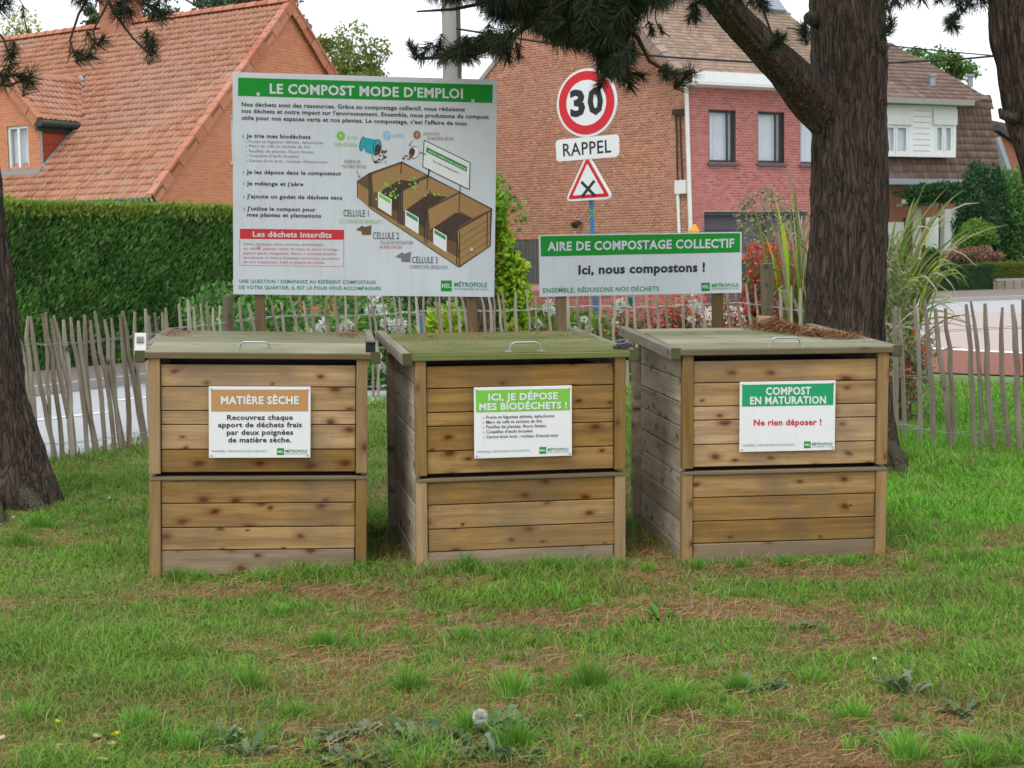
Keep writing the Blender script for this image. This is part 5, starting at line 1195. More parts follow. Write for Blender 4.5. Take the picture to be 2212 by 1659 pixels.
# dormer roof slopes with tiles
for sg, t_e in ((1, tD-.12), (-1, tD+2*hwD+.12)):
    upd = (vA*sg*hwD+Zv*(zDr-zD)).normalized(); sl = math.hypot(hwD+.12, (zDr-zD)*(hwD+.12)/hwD); n_ = uA.cross(upd); n_ = n_ if n_.z > 0 else -n_
    zo = zD-.12*(zDr-zD)/hwD; o2 = Fo+vA*t_e+Zv*zo-uA*.15; Le, Lr = sEnd-sD+.15, sRid-sD+.15
    mb = MB(); mb.prism([o2, o2+uA*Le, o2+upd*sl+uA*Lr, o2+upd*sl], n_*-.05); mb.build('dormer_roof_slab', M['tileA'], dm)
    tile_roof(dm, o2+n_*.01, uA, upd, n_, [(0, 0), (Le, 0), (Lr, sl), (0, sl)], .140, tl, M['tileA'], (0, 0, 0), TILE_V, TILE_F, .055, 100, 'dormer_tiles')
    verge(dm, o2+n_*.02, upd, sl, -uA, M['ridgeA'], side=n_)
    va, vb = o2+uA*Le+Zv*.03, o2+upd*sl+uA*Lr+Zv*.03
    mb = MB(); mb.tube([va, vb], .05, 6); mb.build('valley_flashing', M['zinc'], dm)
    mb = MB(); mb.tube([o2-Zv*.08-vA*sg*.06, o2-Zv*.08-vA*sg*.06+uA*(Le-.1)], .075, 10); mb.build('gutter', M['dgreen'], dm)
    mb = MB(); box_uvw(o2-Zv*.24+vA*sg*.02, uA, vA*sg, Zv, Le-.2, .08, .15, mb); mb.build('fascia', M['dgreen'], dm)
mb = MB(); mb.tube([Fo+vA*tD+nA*.04+Zv*(foot.z+.02), Fo+vA*tD+nA*.04+Zv*(zD-.1)], .025, 8); mb.build('downpipe', M['zinc'], dm)
mb = MB(); box_uvw(Fo+vA*(tD-.12)-uA*.16+Zv*(foot.z-.1), vA, uA, Zv, 2*hwD+.2, .15, .10, mb); mb.build('apron_flashing', M['zinc'], dm)
c0, c1 = foot+nA*.06+nrA*.04, Fo+vA*tD+uA*(sEnd-sD)+Zv*zD+nA*.06
mb = MB(); mb.tube([c0, c1], .045, 6); mb.build('step_flashing', M['zinc'], dm)

# ---- house B: brown brick gable, plum brick front with anthracite windows
DB = 37.0
Cb = at(1487, 300, DB); Cg = Vector((Cb.x, Cb.y, 0)); tl_, tr_ = R(55.3), R(61.8)
lB = Vector((-math.sin(tl_), math.cos(tl_), 0)); rB = Vector((math.sin(tr_), math.cos(tr_), 0))
nl = Vector((-lB.y, lB.x, 0)); nl = nl if nl.y < 0 else -nl; nr = Vector((rB.y, -rB.x, 0)); nr = nr if nr.y < 0 else -nr
hB = empty('brick_house', Cg, 'brown brick gabled house with plum red front and dark framed windows behind the speed sign', 'house')
def szl(x, y): p = hit(x, y, Cb, nl); return (p-Cb).dot(lB), p.z
def szr(x, y): p = hit(x, y, Cb, nr); return (p-Cb).dot(rB), p.z
eR = szl(1472, 158); aB = szl(1246, -86); lf = szl(1046, 172); zeB = eR[1]; zaB = aB[1]; sa = aB[0]
kl = (zaB-lf[1])/(lf[0]-sa); sL = sa+(zaB-zeB)/kl
polyB = [(0, 0), (sL, 0), (sL, zeB), (sa, zaB), (0, zeB)]
wB = wall_with_holes('wall', Cg, lB, nl, polyB, [], M['mortarB'], hB)
brick_wall(wB, Cg, lB, nl, polyB, [], .102, .058, .010, M['brickB'], (0, 0, 0), .009)
# front
wins = []
for (x0, y0, x1, y1) in ((1531, 236, 1590, 352), (1637, 240, 1694, 353), (1729, 245, 1795, 356)):
    a = szr(x0, (y0+y1)/2)[0]; c = szr(x1, (y0+y1)/2)[0]; xm = (x0+x1)/2; wins.append((a, c, szr(xm, y1)[1], szr(xm, y0)[1]))
gz_ = szr(1600, 457)[1]; LBp = szr(1835, 400)[0]; gs0 = szr(1521, 480)[0]; gar = (gs0, min(gs0+3.4, LBp-.4), .0, gz_)
LB = LBp; zf = szr(1560, 190)[1]; polyF = [(0, 0), (LB, 0), (LB, zf), (0, zf)]
wF = wall_with_holes('front_wall', Cg, rB, nr, polyF, wins+[gar], M['mortarR'], hB)
brick_wall(wF, Cg, rB, nr, polyF, wins+[gar], .150, .058, .011, M['brickR'], (0, 0, 0), .009)
for i, w in enumerate(wins):
    window(hB, Cg, rB, nr, *w, M['slate'], sill=M['garage'], mull=False if i < 2 else False, fw=.08, depth=.14)
    mb = MB(); q = Cg+rB*(w[1]-.26)+Zv*(w[2]+.02)-nr*.10; box_uvw(q, rB, nr, Zv, .05, .04, w[3]-w[2]-.04, mb); mb.build('window_stile', M['slate'], hB)
mb = MB(); mb.prism([Cg+rB*gar[0]-nr*.3, Cg+rB*gar[1]-nr*.3, Cg+rB*gar[1]-nr*.3+Zv*gz_, Cg+rB*gar[0]-nr*.3+Zv*gz_], nr*.04); gd = mb.build('garage_door', M['garage'], hB)
mb = MB(); [box_uvw(Cg+rB*gar[0]-nr*.255+Zv*(gz_*j/5), rB, nr, Zv, gar[1]-gar[0], .006, .03, mb) for j in range(1, 5)]; mb.build('door_groove', M['slate'], gd)
mb = MB(); box_uvw(Cg+rB*gar[0]-nr*.25+Zv*(gz_-.09), rB, nr, Zv, gar[1]-gar[0], .22, .085, mb); mb.build('lintel', M['slate'], hB)
# eave box and roof above the front
mb = MB(); box_uvw(Cg+Zv*zf-rB*.1-nr*.2, rB, nr, Zv, LB+.2, .75, .05, mb); mb.build('soffit', M['white'], hB)
mb = MB(); box_uvw(Cg+Zv*(zf+.052)-rB*.12+nr*.42, rB, nr, Zv, LB+.2, .14, .27, mb); mb.build('white_gutter', M['white'], hB)
zfe = zf+.33
upB_h = -nr; slope = R(47); upB = upB_h*math.cos(slope)+Zv*math.sin(slope); nrB = rB.cross(upB); nrB = nrB if nrB.z > 0 else -nrB
oB = Cg+nr*.5+Zv*(zfe-.02)
def stB(x, y): p = hit(x, y, oB, nrB); d = p-oB; return d.dot(rB), d.dot(upB)
a1, a2 = stB(1462, 152), stB(1350, 25); b1, b2 = stB(1722, 56), stB(1681, 18)
def ext(p, q, t): return (p[0]+(q[0]-p[0])*(t-p[1])/(q[1]-p[1]), t)
hiT = max(a2[1], b2[1])+1.2
PR = [ext(a1, a2, 0), (LB, 0), (LB, .5), ext(b1, b2, hiT), ext(a1, a2, hiT)]
x_at = ext(b1, b2, 0)[0]
if x_at > LB: PR = [ext(a1, a2, 0), (LB, 0), ext(b1, b2, max(.5, b1[1]*(x_at-LB)/(x_at-b1[0]+1e-6))), ext(b1, b2, hiT), ext(a1, a2, hiT)]
roofB = quad_obj('roof', [oB+rB*s+upB*t for s, t in PR], M['tileB'], hB, nrB*-.08)
tile_roof(roofB, oB+nrB*.005, rB, upB, nrB, PR, .17, .125, M['tileB'], (0, 0, 0), FLAT_V, FLAT_F, .022, stagger=True)
g0 = oB+rB*PR[0][0]+upB*0; g1 = oB+rB*PR[-1][0]+upB*PR[-1][1]; dg_ = (g1-g0); Lg = dg_.length; dg_.normalize(); sd_ = (nrB-dg_*nrB.dot(dg_)).normalized()
x = 0
while x < Lg:
    c = g0+dg_*x; m = MB(); m.prism([c-rB*.05+sd_*.02, c+rB*.16+sd_*.05, c+rB*.16+dg_*.30+sd_*.03, c-rB*.05+dg_*.30], sd_*.04); m.prism([c-rB*.055+sd_*.02, c-rB*.055+dg_*.3+sd_*.0, c-rB*.055+dg_*.3-sd_*.2, c-rB*.055-sd_*.2], -rB*.02); m.build('verge_tile', M['verge'], roofB); x += .315
# left rake board
Lk = Vector(Cg)+lB*sL; kz = Cg+lB*sa+Zv*zaB; e_ = Cg+lB*sL+Zv*zeB; dk = (kz-e_); Lk_ = dk.length; dk.normalize(); upk = (Zv-dk*Zv.dot(dk)).normalized()
mb = MB(); mb.prism([e_+nl*.05, e_+dk*Lk_+nl*.05, e_+dk*Lk_+nl*.05+upk*.12, e_+nl*.05+upk*.12], -nl*.35); mb.build('verge_board', M['concrete'], hB)
mb = MB(); e2_ = e_-lB*0+upk*.0; mb.prism([Cg+Zv*zaB+lB*sa+nl*.0, e_, e_-nl*9, Cg+Zv*zaB+lB*sa-nl*9], upk*.08); mb.build('rear_roof', M['tileB'], hB)
# right rake of the gable wall continues behind the roof
# pipes and boxes on the gable
def on_l(x, y, d=.0): p = hit(x, y, Cb+nl*d, nl); return p
def tube_px(name, pts, r, mat, parent, pl=on_l, d=.06, n=8): mb = MB(); mb.tube([pl(x, y, d) for x, y in pts], r, n); return mb.build(name, mat, parent)
tube_px('downpipe', [(1482, 168), (1484, 240), (1492, 510), (1496, 640)], .055, M['offw'], hB, d=.10)
tube_px('cable_conduit', [(1460, 242), (1462, 300), (1464, 420)], .022, M['twig'], hB); tube_px('cable_conduit', [(1469, 250), (1471, 320), (1474, 388)], .022, M['twig'], hB); tube_px('cable_guard', [(1464, 418), (1467, 500), (1468, 560)], .042, M['white'], hB)
p = on_l(1473, 404, .03); mb = MB(); box_uvw(p-lB*.16-Zv*.17, lB, nl, Zv, .32, .1, .34, mb); mb.build('meter_box', M['offw'], hB)
p = on_l(1469, 240, .03); mb = MB(); box_uvw(p-lB*.22-Zv*.1, lB, nl, Zv, .4, .1, .14, mb); mb.build('cable_bracket', M['twig'], hB)
p = on_l(1253, 481, .02); mb = MB(); mb.tube([p, p+nl*.18, p+nl*.28-Zv*.08], [.05, .07, .11], 8); mb.build('wall_lamp', M['slate'], hB)
# skylight
s_, t_ = stB(1655, 4); q = oB+rB*s_+upB*t_; mb = MB(); mb.prism([q-rB*.35-upB*.5, q+rB*.35-upB*.5, q+rB*.35+upB*.5, q-rB*.35+upB*.5], nrB*.14); mb.build('roof_window', M['zinc'], roofB)

# ---- house C: mansard with white dormer on the far side of the street
DC = 57.0; thC = R(64.7); rC = Vector((math.sin(thC), math.cos(thC), 0)); nC = Vector((rC.y, -rC.x, 0))
C0 = at(2000, 395, DC); Cc = Vector((C0.x, C0.y, 0))
def szc(x, y, d=0): p = hit(x, y, C0+nC*d, nC); return (p-C0).dot(rC), p.z
hC = empty('mansard_house', Cc, 'house with a brown mansard roof and a wide white dormer across the street', 'house')
s0, zc0 = szc(1780, 395); s1, zc1 = szc(2158, 393); sR2 = szc(2160, 500)[0]
wc = wall_with_holes('wall', Cc, rC, nC, [(s0, 0), (sR2, 0), (sR2, zc1-.1), (s0, zc1-.1)], [], M['brickC'], hC, .3)
mb = MB(); box_uvw(Cc+rC*(s0)+Zv*(zc1-.15)+nC*.2, rC, nC, Zv, s1-s0, .32, .22, mb); mb.build('gutter', M['zinc'], hC)
zt = szc(2136, 213, -1.0)[1]; up1 = (Zv*(zt-zc1)-nC*1.0); sl1 = up1.length; up1.normalize(); n1c = rC.cross(up1); n1c = n1c if n1c.dot(nC) > 0 else -n1c
oC = Cc+Zv*(zc1+.06)+nC*.3
def stc(x, y): p = hit(x, y, oC, n1c); d = p-oC; return d.dot(rC), d.dot(up1)
c1_, c2_ = stc(2158, 388), stc(2138, 213)
P1 = [(s0, 0), (c1_[0], 0), (c2_[0], c2_[1]), (s0, c2_[1])]
rf = quad_obj('mansard_roof', [oC+rC*s+up1*t for s, t in P1], M['tileC'], hC, -n1c*.1)
tile_roof(rf, oC, rC, up1, n1c, P1, .24, .30, M['tileC'], (0, 0, 0), TILE_V, TILE_F, .055, 150)
# upper roof
sl2 = R(36); o3 = oC+up1*c2_[1]; up2 = -nC*math.cos(sl2)+Zv*math.sin(sl2); n2c = rC.cross(up2); n2c = n2c if n2c.z > 0 else -n2c
o3 = oC+up1*(stc(2000, 222)[1])+nC*.9
def stc2(x, y): p = hit(x, y, o3, n2c); d = p-o3; return d.dot(rC), d.dot(up2)
hp = [stc2(2105, 218), stc2(2136, 212), stc2(2091, 187), stc2(1997, 132), stc2(1918, 91), stc2(1850, 60), stc2(1780, 60), stc2(1780, 228)]
rf2 = quad_obj('upper_roof', [o3+rC*s+up2*t for s, t in hp], M['tileC'], hC, -n2c*.12)
tile_roof(rf2, o3, rC, up2, n2c, hp, .24, .30, M['tileC'], (0, 0, 0), FLAT_V, FLAT_F, .04, 150, stagger=True)
for x, y in ((2014, 187), (2096, 188)):
    s_, t_ = stc2(x, y); q = o3+rC*s_+up2*t_; mb = MB(); mb.tube([q, q+Zv*.4], .12, 8); mb.tube([q+Zv*.4, q+Zv*.5], .17, 8); mb.build('roof_vent', M['zinc'], hC)
# white dormer
d0, z_0 = szc(1780, 338, .6); d1, z_1 = szc(2066, 232, .6); z_0 = szc(2000, 339, .6)[1]; z_1 = szc(2000, 228, .6)[1]; od = Cc+nC*.6
ww = []
for x0, x1 in ((1905, 1961), (2022, 2049), ):
    pass
for x0, x1, y0, y1 in ((1853, 1962, 270, 331), (2020, 2058, 271, 330)): ww.append((szc(x0, 300, .6)[0], szc(x1, 300, .6)[0], szc((x0+x1)/2, y1, .6)[1], szc((x0+x1)/2, y0, .6)[1]))
wd = wall_with_holes('dormer_wall', od, rC, nC, [(d0, z_0), (d1, z_0), (d1, z_1), (d0, z_1)], ww, M['white'], hC, .15)
mb = MB(); mb.prism([od+rC*d1+Zv*z_0-nC*.001, od+rC*d1+Zv*z_1-nC*.001, od+rC*d1+Zv*z_1-nC*1.6, od+rC*d1+Zv*z_0-nC*.8], -rC*.12); mb.build('dormer_cheek', M['white'], hC)
for (a, c, z0, z1) in ww:
    nq = 4 if c-a > 1.3 else 2
    for i in range(nq):
        window(hC, od, rC, nC, a+(c-a)*i/nq+.01, a+(c-a)*(i+1)/nq-.01, z0, z1, M['white'], mull=False, fw=.09, depth=.05)
    mb = MB(); box_uvw(od+rC*(a-.15)+nC*.001+Zv*(z1+.02), rC, nC, Zv, c-a+.3, .09, .62, mb); mb.build('shutter_box', M['offw'], hC)
mb = MB()
for j in range(1, 9): box_uvw(od+rC*ww[0][1]+rC*.25+nC*.001+Zv*(z_0+(z_1-z_0)*j/9), rC, nC, Zv, ww[1][0]-ww[0][1]-.5, .006, .02, mb)
mb.build('cladding_joint', M['concrete'], hC)
gq = szc(2105, 222, 1.1)[0]; mb = MB(); box_uvw(od+rC*(d0-.2)+Zv*(z_1)+nC*.02, rC, nC, Zv, gq-d0+.2, .5, .20, mb); mb.build('dormer_gutter', M['concrete'], hC)
# ground floor: porch, door, window
def slab(name, x0, x1, y0, y1, d, th, mat):
    a, zt_ = szc(x0, y0, d); c, zb_ = szc(x1, y1, d); mb = MB(); box_uvw(Cc+rC*a+Zv*zb_+nC*d, rC, nC, Zv, c-a, th, zt_-zb_, mb); return mb.build(name, mat, hC)
slab('porch_beam', 1948, 2008, 431, 440, 1.0, .3, M['white']); slab('porch_beam', 1936, 2018, 441, 446, .7, .3, M['concrete'])
slab('front_door', 2015, 2036, 470, 560, .03, .06, M['white']); slab('door_glazing', 2037, 2046, 470, 575, .03, .04, M['slate']); slab('pillar', 2031, 2043, 452, 590, .8, .25, M['white']); slab('pillar', 2048, 2062, 455, 600, .1, .3, M['offw'])
slab('pillar', 1972, 1982, 452, 560, .8, .2, M['offw']); slab('side_panel', 1916, 1950, 480, 590, .05, .05, M['offw']); slab('side_glazing', 1952, 1964, 470, 600, .03, .05, M['slate'])
slab('white_door', 1999, 2021, 470, 540, .06, .04, M['white'])

# ---- house D: brick gable at the right edge
e = at(2150, 330, 62.0); rD = rC
hD = empty('brick_house', Vector((e.x, 62, 0)), 'red brick house end with a dark sloping roof edge at the far street corner', 'house')
def szd(x, y): p = hit(x, y, e, nC); return (p-e).dot(rD), p.z
pd_ = [szd(2145, 600), szd(2300, 600), szd(2300, 360), szd(2205, 322), szd(2152, 287), szd(2145, 300)]; pd_[0] = (pd_[0][0], 0); pd_[1] = (pd_[1][0], 0)
eg = Vector((e.x, e.y, 0)); bw = quad_obj('wall', [eg+rD*s+Zv*z for s, z in pd_], M['brickC'], hD, -nC*.3)
a, c, d_ = szd(2150, 282), szd(2212, 326), szd(2300, 380)
mb = MB(); [mb.prism([eg+rD*p[0]+Zv*p[1]+nC*.2, eg+rD*q[0]+Zv*q[1]+nC*.2, eg+rD*q[0]+Zv*(q[1]+.25)+nC*.2, eg+rD*p[0]+Zv*(p[1]+.25)+nC*.2], -nC*.4) for p, q in ((a, c), (c, d_))]; mb.build('verge_board', M['slate'], hD)
rp_ = [szd(2128, 250), szd(2152, 287), szd(2212, 326), szd(2300, 380), szd(2300, 310), szd(2190, 262), szd(2140, 252)]
quad_obj('roof', [eg+rD*s+Zv*z-nC*.6 for s, z in rp_], M['tileC'], hD, -nC*.2)
mb = MB(); mb.tube([e+rD*0+Zv*(szd(2142, 300)[1]-e.z)+nC*.3-rD*.3, eg+rD*szd(2158, 388)[0]+Zv*szd(2158, 388)[1]+nC*.6], .22, 6); mb.build('lead_flashing', M['zinc'], hD)

# ---------------------------------------------------------------- utility pole and cables
up0 = at(978, 200, 24.0)
pole = empty('utility_pole', (up0.x, 24.0, 0), 'pale concrete utility pole rising behind the big instruction board', 'utility pole')
MB().tube([(up0.x, 24, -.1), (up0.x-.02, 24, 9.5)], [.17, .125], 12).build('shaft', M['concrete'], pole, smooth=True)
MB().box((up0.x+.12, 23.93, 4.0), (.07, .07, 7.6)).build('cable_duct', M['logpost'], pole)
def cable(name, pts, Y, label, r=.018):
    P = [at(x, y, Y+(k*.0)) for k, (x, y) in enumerate(pts)]
    tag(MB().tube(P, r, 5).build(name, M['blackp']), label, 'overhead cable', 'overhead cables')
cable('overhead_cable', [(985, 62), (1150, 88), (1320, 112), (1451, 124), (1614, 134), (1716, 139), (1875, 138), (2060, 129), (2300, 108)], 23.8, 'dark overhead cable sagging from the utility pole across the buff tiled roof')
cable('overhead_cable', [(1700, 60), (1850, 89), (1936, 100), (2050, 112), (2145, 120), (2300, 140)], 24.6, 'thin overhead cable crossing the sky above the mansard roof', .012)

# ---------------------------------------------------------------- trees beyond
def tree(name, label, px, Y, r, n, L, mat, trunkh, lumps=9, parent=None, cat='tree'):
    c = at(px[0], px[1], Y); e = empty(name, (c.x, Y, 0), label, cat)
    mb = MB(); mb.tube([(c.x, Y, -.1), (c.x+.1, Y, c.z*.6), (c.x, Y, c.z)], [.25, .18, .08], 8)
    rs = random.Random(int(px[0])); out = []
    for k in range(lumps):
        d = Vector((rs.uniform(-1, 1)*r[0]*.75, rs.uniform(-1, 1)*r[1]*.6, rs.uniform(-1, 1)*r[2]*.8)); q = Vector((c.x, Y, c.z))+d
        mb.tube([(c.x, Y, c.z-r[2]*.5), q], [.07, .02], 5)
        s = rs.uniform(.28, .5); out.append(leaves(ellipsoid_pts(q, (r[0]*s, r[1]*s, r[2]*s), n//lumps, .3), L, L*.5, np.tile([0, 0, -.5], (n//lumps, 1)), 1.0))
    mb.build('trunk', M['stem'], e); leaf_obj('crown', join(out), mat, e)
    return e
tree('birch_tree', 'loose yellow green tree seen between the orange gable and the utility pole', (745, 135), 52, (1.5, 1.5, 1.3), 4200, .17, M['treeleaf'], 5, 12)
tree('birch_tree', 'low pale tree top peeping over the big board left of the utility pole', (818, 165), 56, (.9, 1, .6), 1100, .17, M['treeleaf'], 5, 6)
tree('pine_tree', 'dark green pine crown showing above the orange roof ridge', (470, 10), 55, (3.2, 2, 1.0), 9000, .22, M['pinefar'], 8, 12)
tree('pine_tree', 'small dark conifer tip left of the chimney above the salmon ridge', (208, 38), 58, (.7, .7, .55), 900, .2, M['pinefar'], 8, 5)
tree('poplar_tree', 'yellowing tree top showing over the left end of the roof ridge', (60, 62), 60, (1.4, 1, .75), 900, .16, M['yleaf'], 8, 8)
tree('leafy_tree', 'bright green tree top behind the hip of the mansard roof', (2060, 148), 75, (1.3, 1.2, 1.1), 1600, .26, M['treefar'], 8, 8)
tree('leafy_tree', 'thin spindly tree behind the mansard ridge beside the pine trunk', (1975, 110), 75, (1.6, 1.2, .7), 500, .24, M['treefar'], 8, 8)

# ---------------------------------------------------------------- planting across the street
def shrub(name, label, px, Y, r, n, L, mat, z=None, cat='shrub', core=True, up=.5, group=None):
    c = at(px[0], px[1], Y); zc = c.z if z is None else z; e = empty(name, (c.x, Y, 0), label, cat, group)
    if core:
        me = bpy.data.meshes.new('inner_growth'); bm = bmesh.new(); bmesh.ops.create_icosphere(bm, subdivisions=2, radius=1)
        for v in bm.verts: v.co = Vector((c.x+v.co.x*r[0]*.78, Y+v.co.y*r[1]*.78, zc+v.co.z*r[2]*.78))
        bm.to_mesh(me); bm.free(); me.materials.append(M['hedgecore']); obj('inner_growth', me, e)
    MB().tube([(c.x, Y, 0), (c.x, Y, max(.1, zc))], .03, 6).build('stem', M['stem'], e)
    leaf_obj('foliage', leaves(ellipsoid_pts((c.x, Y, zc), r, n, .72), L, L*.45, np.tile([0, 0, up], (n, 1)), .9), mat, e); return e
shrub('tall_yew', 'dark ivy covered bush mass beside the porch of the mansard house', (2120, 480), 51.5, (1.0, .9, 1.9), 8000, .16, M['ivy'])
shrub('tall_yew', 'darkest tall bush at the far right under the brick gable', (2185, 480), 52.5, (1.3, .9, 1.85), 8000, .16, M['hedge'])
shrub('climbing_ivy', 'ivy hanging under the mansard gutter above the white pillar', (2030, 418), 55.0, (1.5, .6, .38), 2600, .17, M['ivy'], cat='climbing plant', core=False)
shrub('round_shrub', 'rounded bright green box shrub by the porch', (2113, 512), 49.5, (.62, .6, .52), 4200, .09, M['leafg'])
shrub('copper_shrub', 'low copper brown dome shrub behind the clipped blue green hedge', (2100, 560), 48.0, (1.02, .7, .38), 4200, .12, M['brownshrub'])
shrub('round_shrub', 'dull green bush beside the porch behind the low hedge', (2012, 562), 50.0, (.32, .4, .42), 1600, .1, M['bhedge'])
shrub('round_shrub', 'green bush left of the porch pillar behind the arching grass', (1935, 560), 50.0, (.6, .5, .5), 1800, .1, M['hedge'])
def hedge_px(name, label, x0, x1, yb0, yb1, ytop, mat, n, L, depth=.9):
    a, c = gnd(x0, yb0), gnd(x1, yb1); h = at(x0, ytop, a.y).z; return hedge(name, label, a, c, depth, h, mat, None, n, L, L*.45)
hedge_px('low_hedge', 'clipped blue green garden hedge on the far pavement', 1880, 2146, 640, 632, 578, M['bhedge'], 12000, .07)
a, c = gnd(2150, 632), gnd(2330, 626); 
lw = empty('garden_wall', a, 'low pale stone garden wall under the golden hedge', 'wall'); d = (c-a).normalized(); nn = Vector((-d.y, d.x, 0)); zt_ = at(2150, 603, a.y).z
MB().prism([a+nn*.03, c+nn*.03, c+nn*.3, a+nn*.3], (0, 0, zt_-.03)).build('wall_core', M['mortarB'], lw)
Ls = (c-a).length; k = int(Ls/.34)
for j in range(k):
    for lv in range(1):
        m = MB().box((0, 0, 0), (.31, .12, zt_*.82)).mesh('stone', M['stone'], bevel=.02); o = obj('stone', m, lw); o.location = a+d*(.17+.34*j)+Vector((0, 0, zt_*.42))+nn*random.uniform(-.01, .02); o.rotation_euler = (0, 0, math.atan2(d.y, d.x))
MB().prism([a-nn*.05+Vector((0, 0, zt_*.85)), c-nn*.05+Vector((0, 0, zt_*.85)), c+nn*.34+Vector((0, 0, zt_*.85)), a+nn*.34+Vector((0, 0, zt_*.85))], (0, 0, zt_*.15)).build('coping', M['concrete'], lw)
hedge('golden_hedge', 'low golden green hedge on top of the pale stone garden wall', a+nn*.35, c+nn*.35, .7, at(2150, 570, a.y).z, M['yhedge'], None, 8000, .07, .03)

# ---------------------------------------------------------------- the flower garden behind the fence
# reed screen and brick coping behind the lime climber
a, c = at(1112, 600, 20.5), at(1178, 600, 20.3)
rsn_ = empty('reed_screen', (a.x, 20.5, 0), 'dark grey reed screen panel between the lime climber and the low board', 'screen'); zt_ = at(1120, 518, 20.5).z; zb_ = at(1120, 614, 20.5).z
TVr = [(0, 0, 0), (1, 0, 0), (1, 0, 1), (0, 0, 1), (.5, 1, 0), (.5, 1, 1)]; TFr = [(0, 4, 5, 3), (4, 1, 2, 5)]
nr_ = 120; O = np.stack([np.linspace(a.x, a.x+1.1, nr_)-rsn_.location.x, np.full(nr_, 0.)+rng.uniform(0, .01, nr_), np.full(nr_, zb_)], 1)
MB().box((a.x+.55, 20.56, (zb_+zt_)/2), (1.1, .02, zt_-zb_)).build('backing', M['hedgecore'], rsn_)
pieces(rsn_, 'reed', 'reeds', TVr, TFr, O, np.array([.0095, 0, 0]), np.array([0, -.008, 0]), np.stack([np.zeros(nr_), np.zeros(nr_), zt_-zb_+rng.uniform(-.03, .01, nr_)], 1), M['reed'], np.arange(nr_), 120)
MB().box((a.x+.02, 20.5, zb_/2+.0), (.06, .06, zb_*2-.0)).build('post', M['logpost'], rsn_)
# low pink brick wall at the back of the garden
a = at(1090, 700, 21.2); gwl = empty('garden_wall', (a.x, 21.2, 0), 'low pink brick wall glimpsed behind the fence between the two boards', 'wall')
zt_ = at(1130, 619, 21.2).z; MB().box((a.x+1.3, 21.3, zt_/2), (2.6, .15, zt_)).build('wall_core', M['mortarR'], gwl)
brick_wall(gwl, Vector((a.x, 21.224, 0)), Vector((1, 0, 0)), Vector((0, -1, 0)), [(0, 0), (2.6, 0), (2.6, zt_), (0, zt_)], [], .20, .06, .012, M['brickR'], Vector(gwl.location), .008, 300)
for o in gwl.children: pass
# stump trunk behind the big board's right post, and bark fence-like trunk further left
st_ = at(1040, 700, 16.6); tr = empty('old_tree', (st_.x, 16.6, 0), 'old brown tree trunk hidden behind the big board beside its right post', 'tree')
obj('trunk', trunk_mesh('trunk', [(st_.x, 16.6, -.1), (st_.x-.02, 16.6, .9), (st_.x+.03, 16.6, 1.9)], [.24, .16, .14], M['bark'], 61, 50, .03, .02), tr)
leaf_obj('foliage', leaves(ellipsoid_pts((st_.x-.2, 16.8, 2.0), (.7, .5, .45), 1200, .3), .09, .05), M['leafg'], tr)
# lime climber
def climber():
    x0 = at(1085, 600, 16.8).x; e = empty('climbing_hop', (x0, 16.8, 0), 'bright lime green climbing plant spilling right of the big board', 'climbing plant')
    MB().tube([(x0-.15, 16.85, 0), (x0-.12, 16.85, 1.2), (x0-.1, 16.85, 2.0)], .02, 6).build('stem', M['stem'], e)
    out = []
    for (x, y, rx, rz) in ((1073, 445, 12, 26), (1080, 480, 16, 28), (1085, 430, 14, 16), (1087, 520, 26, 28), (1095, 560, 34, 32), (1105, 600, 36, 32), (1118, 640, 34, 32), (1100, 680, 46, 36), (1080, 640, 34, 36), (1130, 575, 10, 10), (1095, 720, 50, 30)):
        c = at(x, y, 16.8); k = 16.8/FPX; n = int(rx*rz*.30)+30; out.append(leaves(ellipsoid_pts(c, (rx*k, .16, rz*k), n, .2), .085, .065, np.tile([0, -.4, -.5], (n, 1)), .8))
    for (x, y) in ((1069, 392), (1072, 398), (1070, 420)): c = at(x, y, 16.8); out.append(leaves(ellipsoid_pts(c, (.03, .03, .04), 8, .2), .07, .05))
    leaf_obj('foliage', join(out), M['lime'], e)
climber()
def dahlia(name, label, x, y, Y, flowers, mat=M['leafg'], hgt=None, n=420, w=.33, petal=M['whitefl'], fs=.072, g='white dahlia plants along the fence', cat='flower'):
    c = at(x, y, Y); e = empty(name, (c.x, Y, 0), label, cat, g); mb = MB()
    P = ellipsoid_pts((c.x, Y, c.z*.55), (w, w*.8, c.z*.55), n, .2); leaf_obj('foliage', leaves(P, .10, .055, None), mat, e)
    for (fx, fy) in flowers:
        f = at(fx, fy, Y-.15); mb.tube([(c.x, Y, .1), ((c.x+f.x)/2, Y-.1, f.z*.6), f], .005, 4)
        k = 64; d = rand_unit(k); d[:, 1] = -np.abs(d[:, 1])*.8; 
        V, F = leaves(np.array(f)[None]+d*.01, fs, fs*.42, d, .15); leaf_obj('flower_head', (V, F), petal, e)
    mb.build('stem', M['stem'], e)
dahlia('dahlia', 'white dahlia low behind the lid of the left bin', 690, 700, 16.0, [(685, 716), (700, 700)], n=300)
dahlia('dahlia', 'white dahlia with a large bloom between the left bin and the fence wires', 745, 690, 16.0, [(741, 713), (752, 702)])
dahlia('dahlia', 'tallest white dahlia with two blooms under the big board', 815, 660, 16.2, [(801, 668), (823, 668), (808, 640)], n=500)
dahlia('dahlia', 'white dahlia with blooms between the first two bin lids', 850, 690, 16.1, [(834, 697), (848, 705), (866, 700), (862, 715)], n=500)
dahlia('dahlia', 'white dahlia flowering low in the gap between the first and second bins', 815, 790, 15.9, [(825, 790), (833, 800), (823, 830), (830, 850), (818, 770)], M['hedge'], n=700, w=.28, fs=.045)
